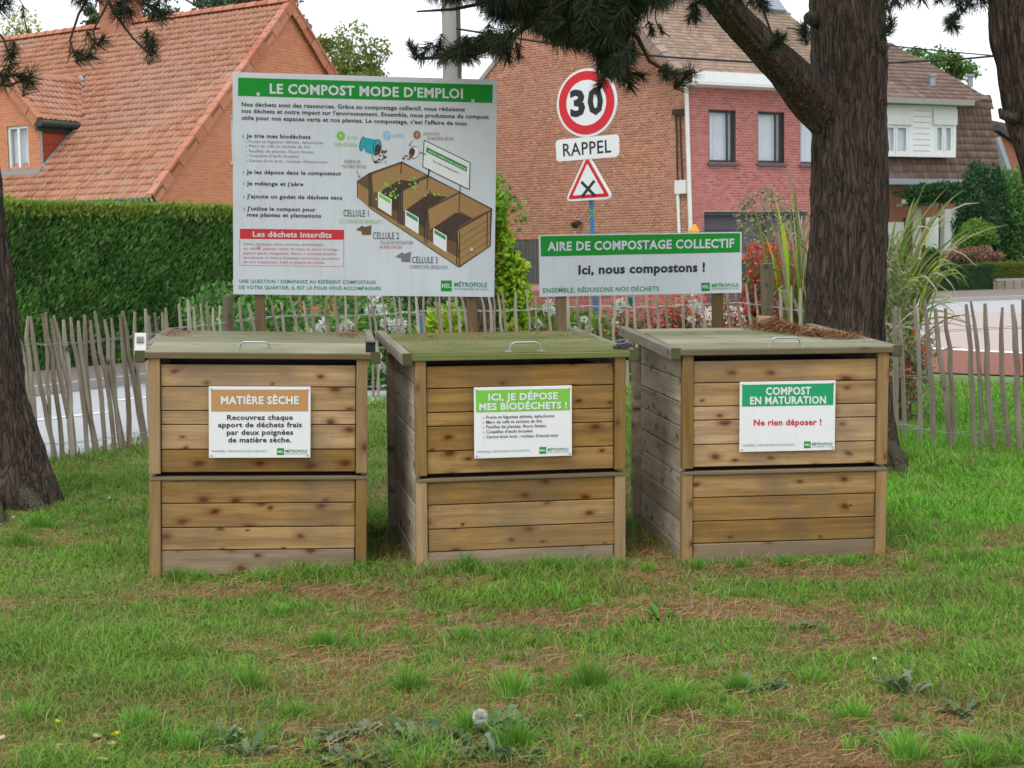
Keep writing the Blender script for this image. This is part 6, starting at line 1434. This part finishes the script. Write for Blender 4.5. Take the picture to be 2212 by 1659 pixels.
dahlia('dahlia', 'white flowers on pale leaves left of the low board post', 1190, 690, 16.8, [(1180, 665), (1186, 655), (1193, 672), (1163, 700)], fs=.05)
dahlia('dahlia', 'white flowers among green leaves right of the low board post', 1255, 700, 16.6, [(1262, 690), (1245, 712), (1272, 710)], M['leafg'], fs=.045)
dahlia('dahlia', 'white blooms mixed into the red salvia under the low board', 1345, 690, 16.9, [(1340, 655), (1347, 662), (1335, 672), (1329, 700)], M['leafs'], fs=.06, n=250)
dahlia('dahlia', 'white blooms in the red salvia near the left post of the third bin lid', 1500, 690, 16.9, [(1498, 655), (1506, 668), (1494, 690)], M['leafs'], fs=.055, n=250)
shrub('leafy_bush', 'yellow green leafy bush low between the boards behind the fence', (960, 706), 16.9, (.32, .3, .22), 500, .12, M['lime'], cat='bush', core=False)
shrub('leafy_bush', 'dark green leafy bush under the big board behind the fence', (640, 690), 17.5, (1.3, .5, .45), 3200, .10, M['hedge'], cat='bush', core=False)
shrub('leafy_bush', 'mid green bush in the shade between board posts behind the fence', (900, 700), 18.5, (1.1, .5, .5), 2500, .10, M['ivy'], cat='bush', core=False)
shrub('leafy_bush', 'bright green low bush right of the lime climber', (1200, 725), 17.6, (.75, .4, .32), 1600, .10, M['leafg'], cat='bush', core=False)
# weathered plank fence panel behind the big board's lower right (grey boards)
a = at(845, 700, 19.0); pf = empty('plank_panel', (a.x, 19.0, 0), 'old grey plank panel standing behind the fence under the big board', 'panel')
for j in range(11):
    h = 1.45+random.uniform(-.12, .1); m = MB().box((0, 0, 0), (.115, .02, h)).mesh('plank', M['stake'], bevel=.003); o = obj('plank', m, pf); o.location = (a.x+.06+j*.123, 19.0, h/2)
# blue stake
a = at(912, 720, 16.3); zt_ = at(910, 676, 16.3).z
tag(MB().tube([(a.x, 16.3, 0), (a.x-.005, 16.3, zt_-.02), (a.x-.005, 16.3, zt_)], [.03, .03, .022], 10).build('garden_stake', M['bluep']), 'short bright blue garden stake behind the fence left of the right board post', 'stake')
# salvia with red flowers
def salvia(label, x, ytop, Y, w, nst, red, top_sp=40, mat=M['leafs'], leaf_n=58):
    c = at(x, ytop, Y); e = empty('red_salvia', (c.x, Y, 0), label, 'flowering shrub', 'red flowering salvias behind the fence'); mb = MB(); fl = []; lv = []
    for k in range(nst):
        bx = c.x+rng.normal()*w*.22; by = Y+rng.normal()*.15; tx = c.x+rng.uniform(-1, 1)*w*.5+ .1; h = c.z*rng.uniform(.62, 1.0); ty = Y+rng.uniform(-.3, .3)
        pts = [Vector((bx, by, 0)), Vector(((bx+tx)/2+rng.normal()*.03, (by+ty)/2, h*.55)), Vector((tx, ty, h))]; mb.tube(pts, [.006, .004, .002], 4)
        t = rng.uniform(.25, 1, leaf_n); q = np.array([tuple(pts[0].lerp(pts[1], v*2) if v < .5 else pts[1].lerp(pts[2], v*2-1)) for v in t]); lv.append(leaves(q+rng.normal(size=q.shape)*.03, .05, .024))
        m = int(red); t = rng.uniform(.35, 1, m); q = np.array([tuple(pts[0].lerp(pts[1], v*2) if v < .5 else pts[1].lerp(pts[2], v*2-1)) for v in t])
        if m: q = q+rng.normal(size=q.shape)*.04; q = np.repeat(q, 3, 0); fl.append(leaves(q+rng.normal(size=q.shape)*.012, .050, .036))
    mb.build('stem', M['stem'], e); leaf_obj('foliage', join(lv), mat, e); leaf_obj('red_flowers', join(fl), M['redfl'], e)['kind'] = 'stuff'
rs_lab = ['sparse red salvia right of the low board post', 'red flowering salvia under the left half of the low board', 'red flowering salvia under the middle of the low board', 'red flowering salvia under the right end of the low board', 'tall red salvia beside the right end of the low board', 'tallest red salvia left of the pine trunk', 'dense red salvia beside the thick fence post', 'red salvia touching the pine trunk on its street side', 'few red blooms behind the bin gap']
for (lab, x, yt, Y, w, ns, rd_) in ((rs_lab[0], 1290, 670, 16.9, .7, 16, 3), (rs_lab[1], 1370, 640, 17.2, .8, 26, 8), (rs_lab[2], 1445, 640, 17.2, .8, 28, 10), (rs_lab[3], 1530, 625, 17.2, .8, 28, 8), (rs_lab[4], 1640, 505, 17.0, .75, 44, 16), (rs_lab[5], 1700, 480, 17.4, .8, 30, 8), (rs_lab[6], 1690, 560, 16.6, .8, 44, 18), (rs_lab[7], 1935, 700, 12.4, .5, 16, 3), (rs_lab[8], 1362, 760, 16.4, .4, 10, 5)):
    salvia(lab, x, yt, Y, w, ns, rd_)
# teal planter tub, orange lamp
a = at(1618, 590, 18.8); k = 18.8/FPX; pt = empty('planter', (a.x, 18.8, 0), 'teal green hanging tub on a stand beside the right end of the low board', 'planter')
MB().tube([(a.x, 18.8, a.z-.12), (a.x, 18.8, a.z-.04), (a.x, 18.8, a.z+.2)], [.09, .13, .15], 14).build('tub', M['teal'], pt); MB().tube([(a.x, 18.8, a.z+.2), (a.x, 18.8, a.z+.25)], [.2, .2], 14).build('rim', M['concrete'], pt); MB().tube([(a.x, 18.85, 0), (a.x, 18.85, a.z-.1)], .03, 8).build('stand', M['teal'], pt)
a = at(1361, 700, 19.4); zt_ = at(1361, 500, 19.4).z
tag(MB().tube([(a.x, 19.4, 0), (a.x, 19.4, at(1361, 642, 19.4).z)], .06, 10).build('garden_post', M['teal']), 'dark teal post behind the salvia right of the blue sign pole', 'post')
o = at(1500, 497, 33.0); cn = empty('warning_lamp', (o.x, 33, 0), 'small orange warning lamp seen just above the low board by the white downpipe', 'warning lamp')
MB().tube([o+Vector((0, 0, -.12)), o+Vector((0, 0, -.02)), o+Vector((0, 0, .10)), o+Vector((0, 0, .13))], [.11, .12, .05, .02], 10).build('lamp_cap', M['orange'], cn); MB().tube([(o.x, 33, 0), (o.x, 33, o.z-.12)], .04, 8).build('lamp_post', M['zinc'], cn)
# reed like arching plant round the big pine
def blades(e, name, c, n, H, spread, mat, w=.028, seed=1, bias=0.0):
    rs = np.random.default_rng(seed); V = []; F = []; b = 0
    for k in range(n):
        a = rs.normal()*.9+(0 if rs.uniform() < .5+bias*.5 else np.pi); el = rs.uniform(.15, 1.0)*spread; h = H*rs.uniform(.35, 1.0); base = np.array(c)+np.array([rs.normal()*.14, rs.normal()*.12, 0]); d = np.array([math.cos(a), math.sin(a)*.7, 0]); seg = 12; s = np.array([-d[1], d[0], 0])*.6+rs.normal(size=3)*.45; s /= np.linalg.norm(s)
        droop = rs.uniform(.15, 1.0); br = rs.uniform(1.3, 2.4)
        for j in range(seg+1):
            t = j/seg; p = base+d*el*(t**br)+np.array([0, 0, h*(t*(1+.25*droop)-droop*.75*t**3.6)]); ww = w*(1-t)**.5*(.45+.55*min(1, t*3))+.003
            sv = s+np.array([0, 0, .5*t]); sv /= np.linalg.norm(sv); V += [p-sv*ww/2, p+sv*ww/2]
        for j in range(seg): F.append((b+2*j, b+2*j+1, b+2*j+3, b+2*j+2))
        b += 2*(seg+1)
    leaf_obj(name, (np.array(V), np.array(F)), mat, e)
for (lab, x, Y, n, H, sp, sd, bi) in (('tall arching straw coloured reed clump right of the big pine trunk', 1922, 15.2, 120, 2.5, 1.15, 5, .7), ('tall reed clump with upright spikes left of the big pine trunk', 1722, 16.4, 80, 2.75, .62, 9, -.2), ('leaning reed stems low beside the fence right of the big pine', 1915, 13.2, 30, 1.35, .9, 12, .8)):
    g = at(x, 700, Y); e = empty('arching_reed', (g.x, Y, 0), lab, 'reed plant'); blades(e, 'blades', (g.x, Y, 0), n, H, sp, M['straw'], .050, sd, bi)
    if n > 30: blades(e, 'fresh_blades', (g.x, Y, 0), n//3, H*.85, sp*.7, M['lime'], .042, sd+1, bi)
g = at(1915, 600, 14.6); shrub('leafy_bush', 'grey green bush at the foot of the reeds right of the big pine', (1905, 640), 14.6, (.32, .3, .5), 1100, .07, M['leafs'], cat='bush', core=False)
shrub('leafy_bush', 'pale sage bush behind the salvia left of the big pine', (1650, 470), 18.4, (.35, .3, .35), 500, .07, M['leafs'], cat='bush', core=False)
shrub('leafy_bush', 'dull grey green bush at the fence foot behind the third bin', (1950, 830), 12.3, (.28, .25, .4), 700, .06, M['leafs'], cat='bush', core=False)

# ---------------------------------------------------------------- lawn: blades and needle litter
def gz(X, Y): return ground_z(np.asarray(X, float), np.asarray(Y, float))
def in_bins(X, Y, m=.0):
    r = np.zeros(len(X), bool)
    for bx, by, yaw, rl, z in BINS:
        c, s = math.cos(yaw), math.sin(yaw); dx, dy = X-bx, Y-by; lx, ly = dx*c+dy*s, -dx*s+dy*c
        r |= (np.abs(lx) < W_/2+m) & (ly > -m) & (ly < D_+.12)
    return r
def sample(n, ylo, yhi, p=1.6):
    """points inside the view wedge, denser towards the camera"""
    t = rng.uniform(0, 1, n); Y = (ylo**(1-p)+t*(yhi**(1-p)-ylo**(1-p)))**(1/(1-p)); X = rng.uniform(-.385, .385, n)*Y; return X, Y
def blades_mesh(X, Y, Z, h, w, lean, colr, ang=None):
    n = len(X); a = rng.uniform(0, 2*np.pi, n) if ang is None else ang; d = np.stack([np.cos(a), np.sin(a), np.zeros(n)], 1); b = rng.uniform(0, 2*np.pi, n); s = np.stack([np.cos(b), np.sin(b)*.4, np.zeros(n)], 1)
    s /= np.linalg.norm(s, axis=1)[:, None]; B = np.stack([X, Y, Z-.004], 1); up = np.array([0, 0, 1.])
    mid = B+d*(lean*h*.35)[:, None]+up*(h*.6)[:, None]; tip = B+d*(lean*h)[:, None]+up*(h*(1-.25*np.minimum(lean, 1.2)))[:, None]
    V = np.stack([B-s*w[:, None]/2, B+s*w[:, None]/2, mid+s*w[:, None]*.42, mid-s*w[:, None]*.42, tip], 1).reshape(-1, 3)
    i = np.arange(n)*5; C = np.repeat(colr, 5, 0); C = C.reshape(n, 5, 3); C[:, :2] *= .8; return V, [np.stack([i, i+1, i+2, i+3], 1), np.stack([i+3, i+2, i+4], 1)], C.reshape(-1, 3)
def grass_obj(name, X, Y, h, w, lean, colr, mat, label=None, ang=None):
    Z = gz(X, Y); V, F, C = blades_mesh(X, Y, Z, h, w, lean, colr, ang)
    return tag(obj(name, mesh_np(name, V, F, [mat], colors=C)), label, None, None, 'stuff')
X, Y = sample(430000, 4.0, 16.5, 1.75)
lm = litter_mask(X, Y); fy = fence_y(X); road_side = ((X-A_.x)*nrm.x+(Y-A_.y)*nrm.y)
lush = sstep(.42, .62, fbm(X*1.1+5, Y*1.5, 51)); right = sstep(1.7, 2.3, X)*sstep(6.2, 7.2, Y); beyond = Y > fy
keep = rng.uniform(0, 1, len(X)) < (1-.70*lm); keep &= ~in_bins(X, Y, .0)
keep &= ~(beyond & ((road_side > -.05) | (X < -2.2))) | (beyond & (road_side < -.02) & (X < 0) & (Y < 11.8))
keep &= ~((X > 1.2) & (Y > 15.4)); keep &= ~(beyond & (X > -2) & (X < 1.6) & (Y > 16.3))
X, Y, lm, lush, right = X[keep], Y[keep], lm[keep], lush[keep], right[keep]; n = len(X)
hh = (.022+.058*rng.uniform(0, 1, n)**2.2)*(.7+.75*lush+.35*right)*(1-.35*lm); ww = np.maximum(.0030, Y*.00052)*rng.uniform(.7, 1.3, n); ln = rng.uniform(.2, 2.0, n)
hue = rng.uniform(0, 1, n)[:, None]; g1c, g2c, g3c = np.array([.125, .30, .028]), np.array([.25, .43, .05]), np.array([.065, .20, .035])
cc = g1c*(1-hue)+g2c*hue; cc = np.where(rng.uniform(0, 1, n)[:, None] < .2, g3c, cc); straw = rng.uniform(0, 1, n) < (.12+.34*lm); cc[straw] = np.array([.30, .24, .10])*rng.uniform(.6, 1.2, (straw.sum(), 1))
tone = fbm(X*.9, Y*1.3, 71)[:, None]; cc = cc*(.75+.5*tone); cc = cc*(1+right[:, None]*np.array([.10, .42, .05])); ol = sstep(.5, .7, fbm(X*2+9, Y*2.6, 77))[:, None]; cc = cc*(1-ol*.3)+np.array([.19, .20, .055])*ol*.3
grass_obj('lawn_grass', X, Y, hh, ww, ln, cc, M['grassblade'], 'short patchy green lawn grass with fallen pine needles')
# tufts
T = []
def px_t(x, y, r, hgt, n, tone=1.0): g = gnd(x, y); T.append((g.x, g.y, r, hgt, n, tone))
for a in ((1275, 1500, .085, .14, 260), (1105, 1505, .06, .11, 160), (540, 1500, .05, .11, 150), (880, 1500, .07, .11, 170), (700, 1400, .09, .07, 200), (330, 1390, .09, .07, 180), (1330, 1520, .05, .08, 120), (1460, 1530, .05, .10, 140), (1590, 1500, .05, .08, 120), (1850, 1560, .05, .09, 140), (1010, 1590, .05, .10, 150), (1120, 1625, .06, .12, 170),
          (85, 1140, .10, .10, 170), (40, 1180, .1, .09, 150), (1005, 1238, .05, .11, 120), (1035, 1240, .04, .08, 80), (1180, 1240, .06, .10, 150), (1215, 1238, .05, .09, 100), (1070, 1250, .05, .06, 80), (770, 1235, .05, .07, 60), (1400, 1236, .05, .07, 70), (380, 1252, .05, .08, 70), (420, 1250, .06, .06, 70), (560, 1255, .06, .06, 90), (680, 1250, .04, .07, 60),
          (1510, 1232, .05, .07, 80), (1600, 1228, .06, .06, 80), (1700, 1225, .05, .07, 80), (1830, 1222, .05, .07, 80), (60, 1560, .09, .08, 220), (300, 1580, .09, .08, 220), (400, 1620, .06, .07, 140), (1960, 1640, .07, .10, 150), (2100, 1630, .06, .09, 140), (640, 1560, .06, .07, 120), (1000, 1380, .06, .07, 120), (600, 1330, .06, .07, 120), (1440, 1400, .05, .05, 90), (1750, 1480, .05, .06, 90), (1180, 1560, .05, .06, 90)):
    px_t(*a)
for k in range(240): x = rng.uniform(0, 2212); y = rng.uniform(1270, 1659); px_t(x, y, rng.uniform(.03, .08), rng.uniform(.04, .075), int(rng.uniform(40, 90)))
for k in range(90): x = rng.uniform(1930, 2212); y = rng.uniform(985, 1250); px_t(x, y, rng.uniform(.05, .1), rng.uniform(.06, .10), 50)
for k in range(60): x = rng.uniform(70, 320); y = rng.uniform(1010, 1230); px_t(x, y, rng.uniform(.05, .1), rng.uniform(.05, .08), 50)
parts = [[], [], [], [], [], [], []]
for ti, (tx, ty, r, hg, n, tone) in enumerate(T):
    if ti < 42: hg *= 1.25; n = int(n*1.5)
    a = rng.uniform(0, 2*np.pi, n); rr_ = r*rng.uniform(0, 1, n)*(1+.5*np.sin(a*3+tx*40)); parts[0].append(tx+rr_*np.cos(a)); parts[1].append(ty+rr_*np.sin(a)*.8); parts[2].append(hg*rng.uniform(.35, 1.05, n)*(1-.35*rr_/r/1.5)); parts[3].append(np.full(n, max(.0034, ty*.0005))*rng.uniform(.7, 1.2, n)); parts[4].append(.15+rr_/r*rng.uniform(.3, 1.4, n)); parts[6].append(a+rng.normal(size=n)*.5)
    h_ = rng.uniform(0, 1, (n, 1)); base_ = np.array([.09, .25, .03])*(1-h_)+np.array([.21, .42, .055])*h_; parts[5].append(base_*1.15*rng.uniform(.7, 1.1))
ta = [np.concatenate(p) for p in parts]; ok = ~in_bins(ta[0], ta[1], -.0)
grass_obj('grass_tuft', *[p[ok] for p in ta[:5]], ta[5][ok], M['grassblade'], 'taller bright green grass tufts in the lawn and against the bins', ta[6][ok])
# long pale stems
n = 1500; X, Y = sample(n, 4.1, 7.5, 1.5); grass_obj('dry_stem', X, Y, rng.uniform(.04, .11, n), np.full(n, .0028), rng.uniform(.1, 1.0, n), np.tile([.42, .36, .2], (n, 1))*rng.uniform(.7, 1.1, (n, 1)), M['grassblade'], 'thin dry pale stems scattered in the lawn')
# needle litter
n = 300000; X, Y = sample(n, 4.0, 9.5, 1.7); lm = litter_mask(X, Y); keep = (rng.uniform(0, 1, n) < .05+.80*lm**1.2) & ~in_bins(X, Y, 0) & (Y < fence_y(X)); X, Y = X[keep], Y[keep]; n = len(X)
a = rng.uniform(0, np.pi, n); L = rng.uniform(.03, .085, n); w = np.maximum(.0016, Y*.00030); Z = gz(X, Y)+rng.uniform(.001, .012, n)
d = np.stack([np.cos(a), np.sin(a), rng.normal(size=n)*.16], 1); s = np.stack([-np.sin(a), np.cos(a), np.zeros(n)+.15], 1); c = np.stack([X, Y, Z+.003], 1)
bend = s*(L*rng.normal(size=n)*.12)[:, None]
V = np.stack([c-d*L[:, None]/2-s*w[:, None]/2, c-d*L[:, None]/2+s*w[:, None]/2, c+bend+s*w[:, None]/2, c+bend-s*w[:, None]/2, c+d*L[:, None]/2], 1).reshape(-1, 3); i = np.arange(n)*5
h_ = rng.uniform(0, 1, (n, 1)); C = np.array([.22, .10, .042])*(1-h_)+np.array([.38, .22, .115])*h_; pale = rng.uniform(0, 1, n) < .16; C[pale] = np.array([.40, .32, .20]); C = np.repeat(C, 5, 0)
tag(obj('fallen_needles', mesh_np('fallen_needles', V, [np.stack([i, i+1, i+2, i+3], 1), np.stack([i+3, i+2, i+4], 1)], [M['litter']], colors=C)), 'brown pine needles lying on the lawn and heaped before the bins', None, None, 'stuff')
n = 13000; X, Y = sample(n, 4.0, 8.5, 1.7); keep = ~in_bins(X, Y, 0) & (rng.uniform(0, 1, n) < .15+.85*litter_mask(X, Y)) & (Y < fence_y(X)); X, Y = X[keep], Y[keep]; n = len(X); a = rng.uniform(0, np.pi, n); L = rng.uniform(.04, .085, n)[:, None]; w = np.maximum(.0020, Y*.00032)[:, None]
d = np.stack([np.cos(a), np.sin(a), rng.normal(size=n)*.22], 1); s = np.stack([-np.sin(a)*.6, np.cos(a)*.6, np.full(n, .6)], 1); c = np.stack([X, Y, gz(X, Y)+rng.uniform(.008, .032, n)], 1); V = np.stack([c-d*L/2-s*w/2, c-d*L/2+s*w/2, c+d*L/2+s*w/2, c+d*L/2-s*w/2], 1).reshape(-1, 3); i = np.arange(n)*4; h_ = rng.uniform(0, 1, (n, 1)); C = np.repeat(np.array([.30, .14, .055])*(1-h_)+np.array([.48, .30, .14])*h_, 4, 0)
tag(obj('fallen_needles', mesh_np('fallen_needles', V, np.stack([i, i+1, i+2, i+3], 1), [M['litter']], colors=C)), 'long tan needle pairs caught on top of the grass blades', None, None, 'stuff')
# needles on the lids
def lid_needles(k, n, fn_, name='fallen_needles', hmax=.02):
    b, lid = bins[k]; X, Y, Hh = fn_(n); a = rng.uniform(0, np.pi, n); L = rng.uniform(.03, .075, n)[:, None]; w = .0022; Zc = .029+rng.uniform(0, 1, n)*Hh
    d = np.stack([np.cos(a), np.sin(a), rng.normal(size=n)*.3], 1); s = np.stack([-np.sin(a), np.cos(a), np.full(n, .3)], 1); c = np.stack([X, Y, Zc], 1)
    V = np.stack([c-d*L/2-s*w/2, c-d*L/2+s*w/2, c+d*L/2+s*w/2, c+d*L/2-s*w/2], 1).reshape(-1, 3); i = np.arange(n)*4; h_ = rng.uniform(0, 1, (n, 1)); C = np.repeat(np.array([.16, .075, .035])*(1-h_)+np.array([.36, .19, .09])*h_, 4, 0)
    me = mesh_np(name, V, np.stack([i, i+1, i+2, i+3], 1), [M['litter']], colors=C); o = bpy.data.objects.new(name, me); col.objects.link(o)
    o.matrix_world = Matrix.Translation(b.location)@b.rotation_euler.to_matrix().to_4x4()@Matrix.Translation(lid.location)@lid.rotation_euler.to_matrix().to_4x4(); return o
def heap3(n):
    t = rng.uniform(0, 1, n); X = .16+rng.normal(size=n)*.055+t*.26; Y = .98-t*.62+rng.normal(size=n)*.07; Y = np.clip(Y, .05, 1.02); X = np.clip(X, -.4, .5); H = .05*np.exp(-((X-.2)/.10)**2)*sstep(.6, .95, Y)+.018; return X, Y, H
tag(lid_needles(2, 4200, heap3), 'heap of brown pine needles on the lid of the third compost bin', None, None, 'stuff')
def scat(n): X = rng.uniform(-.5, .5, n); Y = .35+rng.uniform(0, .7, n)**.8; return X, Y, np.full(n, .006)
tag(lid_needles(1, 380, scat), 'thin scatter of brown needles on the mossy lid of the second bin', None, None, 'stuff')
def scat1(n): X = np.where(rng.uniform(0, 1, n) < .5, rng.normal(size=n)*.05+.42, rng.normal(size=n)*.05-.46); Y = rng.uniform(.7, 1.03, n); return X, Y, np.full(n, .012)
tag(lid_needles(0, 260, scat1), 'needles caught in the rear corners of the left bin lid', None, None, 'stuff')
bq, lidq = bins[2]; wb_ = MB().box((0, 0, 0), (.075, .05, .04)).mesh('wood_block', M['chip'], bevel=.003); o = bpy.data.objects.new('wood_block', wb_); col.objects.link(o)
o.matrix_world = Matrix.Translation(bq.location)@bq.rotation_euler.to_matrix().to_4x4()@Matrix.Translation(lidq.location)@lidq.rotation_euler.to_matrix().to_4x4()@Matrix.Translation((.165, .93, .075)); tag(o, 'small pale wooden block in the needle heap on the third bin lid', 'wood block')
# broad leaved weeds
def weed(label, x, y, r, nl, up, L, mat=M['weed'], nm='weed_plant', cat='weed', wr=.34):
    g = gnd(x, y); z = float(gz([g.x], [g.y])[0]); e = empty(nm, (g.x, g.y, z), label, cat, 'weeds in the lawn'); V = []; F = []; b = 0; rs = np.random.default_rng(int(x*7+y))
    for k in range(nl):
        a = rs.uniform(0, 2*np.pi); d = np.array([math.cos(a), math.sin(a), 0]); s = np.array([-d[1], d[0], 0]); l = L*rs.uniform(.6, 1.15); lift = up*rs.uniform(.4, 1.1); b0 = np.array([g.x, g.y, z])+d*r*rs.uniform(0, .9)+np.array([0, 0, .004]); seg = 6; tw = rs.normal()*.3
        for j in range(seg+1):
            t = j/seg; wd = l*wr*math.sin(math.pi*min(1, .12+t*.88))**.8*(1+.35*(-1)**j*(t > .1)); p = b0+d*l*t*(1-.15*t)+np.array([0, 0, l*lift*math.sin(t*2.0)]); e3 = np.array([0, 0, wd*.22]); V += [p-s*wd/2+e3*(1+tw), p, p+s*wd/2+e3*(1-tw)]
        for j in range(seg): q = b+3*j; F += [(q, q+1, q+4, q+3), (q+1, q+2, q+5, q+4)]
        b += 3*(seg+1)
    leaf_obj('leaves', (np.array(V), np.array(F)), mat, e); return e
weed('broad grey green weed rosette right of the dandelion clock', 1090, 1575, .09, 26, .5, .085); weed('large sprawling weed patch below the dandelion clock', 1040, 1612, .13, 34, .45, .085); weed('weed rosette at the bottom edge left of the dandelion', 905, 1612, .08, 22, .6, .08)
weed('weed with upright leaves at the bottom edge under the first bin', 535, 1640, .05, 16, .8, .07, M['weed']); weed('spiky grey weed rosette in the lower left of the lawn near bare soil', 470, 1610, .06, 16, .7, .07); weed('toothed thistle rosette in the lawn below the right end of the third bin', 1955, 1500, .05, 18, .8, .085)
weed('flat dark weed left of the bare litter patch at the bottom', 800, 1590, .07, 18, .4, .07); weed('flat grey weed just right of the dandelion stem', 1210, 1590, .10, 22, .25, .075); weed('dark green weed strip in mid lawn under the third bin', 1640, 1490, .08, 20, .3, .07); weed('small dark weed clump in the lawn under the third bin label', 1740, 1362, .04, 12, .5, .06)
weed('light green three leaved weed in mid lawn between the second and third bins', 1430, 1345, .06, 14, .8, .06, M['leafg']); weed('weed rosette at the right edge of the lawn', 2080, 1540, .07, 16, .5, .07); weed('weed at the foot of the second bin in the shaded gap', 815, 1165, .05, 12, 1.2, .05, M['ivy']); weed('pale rounded weed leaves at the bottom edge in the middle', 1120, 1645, .06, 14, .5, .07); weed('pale weed at the very bottom right of centre', 1400, 1650, .05, 12, .4, .07); weed('weed near the lower right corner in the litter', 1890, 1600, .05, 12, .5, .06)
weed('dock leaf standing at the bottom edge near the dandelion', 1075, 1650, .03, 8, 1.3, .07, M['weed'])
for k, (x, y, nl) in enumerate(((740, 1600, 34), (830, 1640, 40), (770, 1650, 30), (960, 1600, 44), (1000, 1640, 44), (920, 1650, 40), (1070, 1600, 40), (1110, 1580, 24), (700, 1620, 18))):
    weed('grey green weeds of the bottom patch, %s' % ('at its far left tip', 'low under the first bin corner', 'touching the frame edge', 'left of the seed head', 'straight below the seed head', 'lowest of the patch', 'under the seed head and to its right', 'by the big grass tuft', 'beside the bare litter')[k], x, y, .10, nl, .45, .055, wr=.5)
# dandelion clock
g = gnd(1088, 1640); hd = at(1037, 1548, 4.28); dn = empty('dandelion', g, 'dandelion clock with a round white seed head on a curved stem', 'flower')
MB().tube([g, g.lerp(hd, .5)+Vector((.012, 0, .02)), hd+Vector((.003, 0, -.012))], [.0035, .003, .0025], 6).build('stem', M['leafg'], dn)
u = rand_unit(420); V, F = leaves(np.array(hd)+u*.012, .013, .008, u, .15); leaf_obj('seed_head', (V, F), M['seed'], dn)
me = bpy.data.meshes.new('seed_core'); bm = bmesh.new(); bmesh.ops.create_icosphere(bm, subdivisions=2, radius=.012); bmesh.ops.translate(bm, verts=bm.verts, vec=hd); bm.to_mesh(me); bm.free(); me.materials.append(M['seed']); obj('seed_core', me, dn)
# bark chips and small petals, daisies
def chip(name, label, x, y, size, mat, cat, group=None, rot=0.0):
    g = gnd(x, y, .02); g.z = float(gz([g.x], [g.y])[0])+.022; rs = random.Random(int(x+y)); m = MB(); k = 7
    P = [Vector((size[0]*.5*math.cos(2*math.pi*i/k)*rs.uniform(.7, 1.1), size[1]*.5*math.sin(2*math.pi*i/k)*rs.uniform(.7, 1.1), rs.uniform(-.002, .002))) for i in range(k)]; m.prism(P, (0, 0, .005))
    o = obj(name, m.mesh(name, mat)); o.location = g; o.rotation_euler = (R(rs.uniform(5, 28)), R(rs.uniform(-12, 12)), rot or rs.uniform(0, 3)); tag(o, label, cat, group)
gq = 'pale wood chips in the lower left lawn'
for lab, x, y, s in (('pale cream wood chip nearest the bottom left corner of the lawn', 120, 1620, (.06, .03)), ('largest light wood chip beside the brown one', 138, 1614, (.05, .025)), ('brownish wood chip next to the yellow petal', 210, 1591, (.055, .032)), ('small rounded white chip left of the yellow petal', 178, 1585, (.03, .02)), ('narrow chip lying low left of the chip group', 92, 1622, (.04, .018)), ('tan wood chip low in the grass under the first bin', 243, 1608, (.03, .022)), ('single tan chip at the bottom edge', 222, 1645, (.04, .02)), ('tan chip standing in the litter patch below the first bin', 521, 1585, (.022, .035)), ('white chip at the left image border', 3, 1595, (.04, .02))):
    chip('wood_chip', lab, x, y, s, M['chip'], 'wood chip', gq)
chip('yellow_petal', 'bright yellow petal piece beside the wood chips', 250, 1587, (.035, .022), M['yellowp'], 'petal', None, .2); chip('yellow_petal', 'tiny yellow petal in the grass above the wood chips', 124, 1558, (.012, .02), M['yellowp'], 'petal')
for lab, x, y in (('tiny white daisy in the lawn behind the left pine root', 236, 1080), ('white daisy in mid lawn under the third bin', 1889, 1425), ('white daisy in the litter near the thistle rosette', 2098, 1435), ('white daisy bud at the left tree foot', 30, 1118), ('pale daisy in the lawn below the second bin gap', 1250, 1548)):
    g = gnd(x, y, .03); zz = float(gz([g.x], [g.y])[0]); e = empty('daisy', (g.x, g.y, zz), lab, 'flower', 'daisies in the lawn'); u = rand_unit(24); u[:, 2] = abs(u[:, 2])*.4; MB().tube([(g.x, g.y, zz), (g.x, g.y, zz+.03)], .0015, 4).build('stem', M['leafg'], e); leaf_obj('petals', leaves(np.tile([g.x, g.y, zz+.032], (24, 1)).astype(float), .011, .006, u, .1), M['whitefl'], e)
# bark debris in the gap between the bins
for k in range(14):
    pass
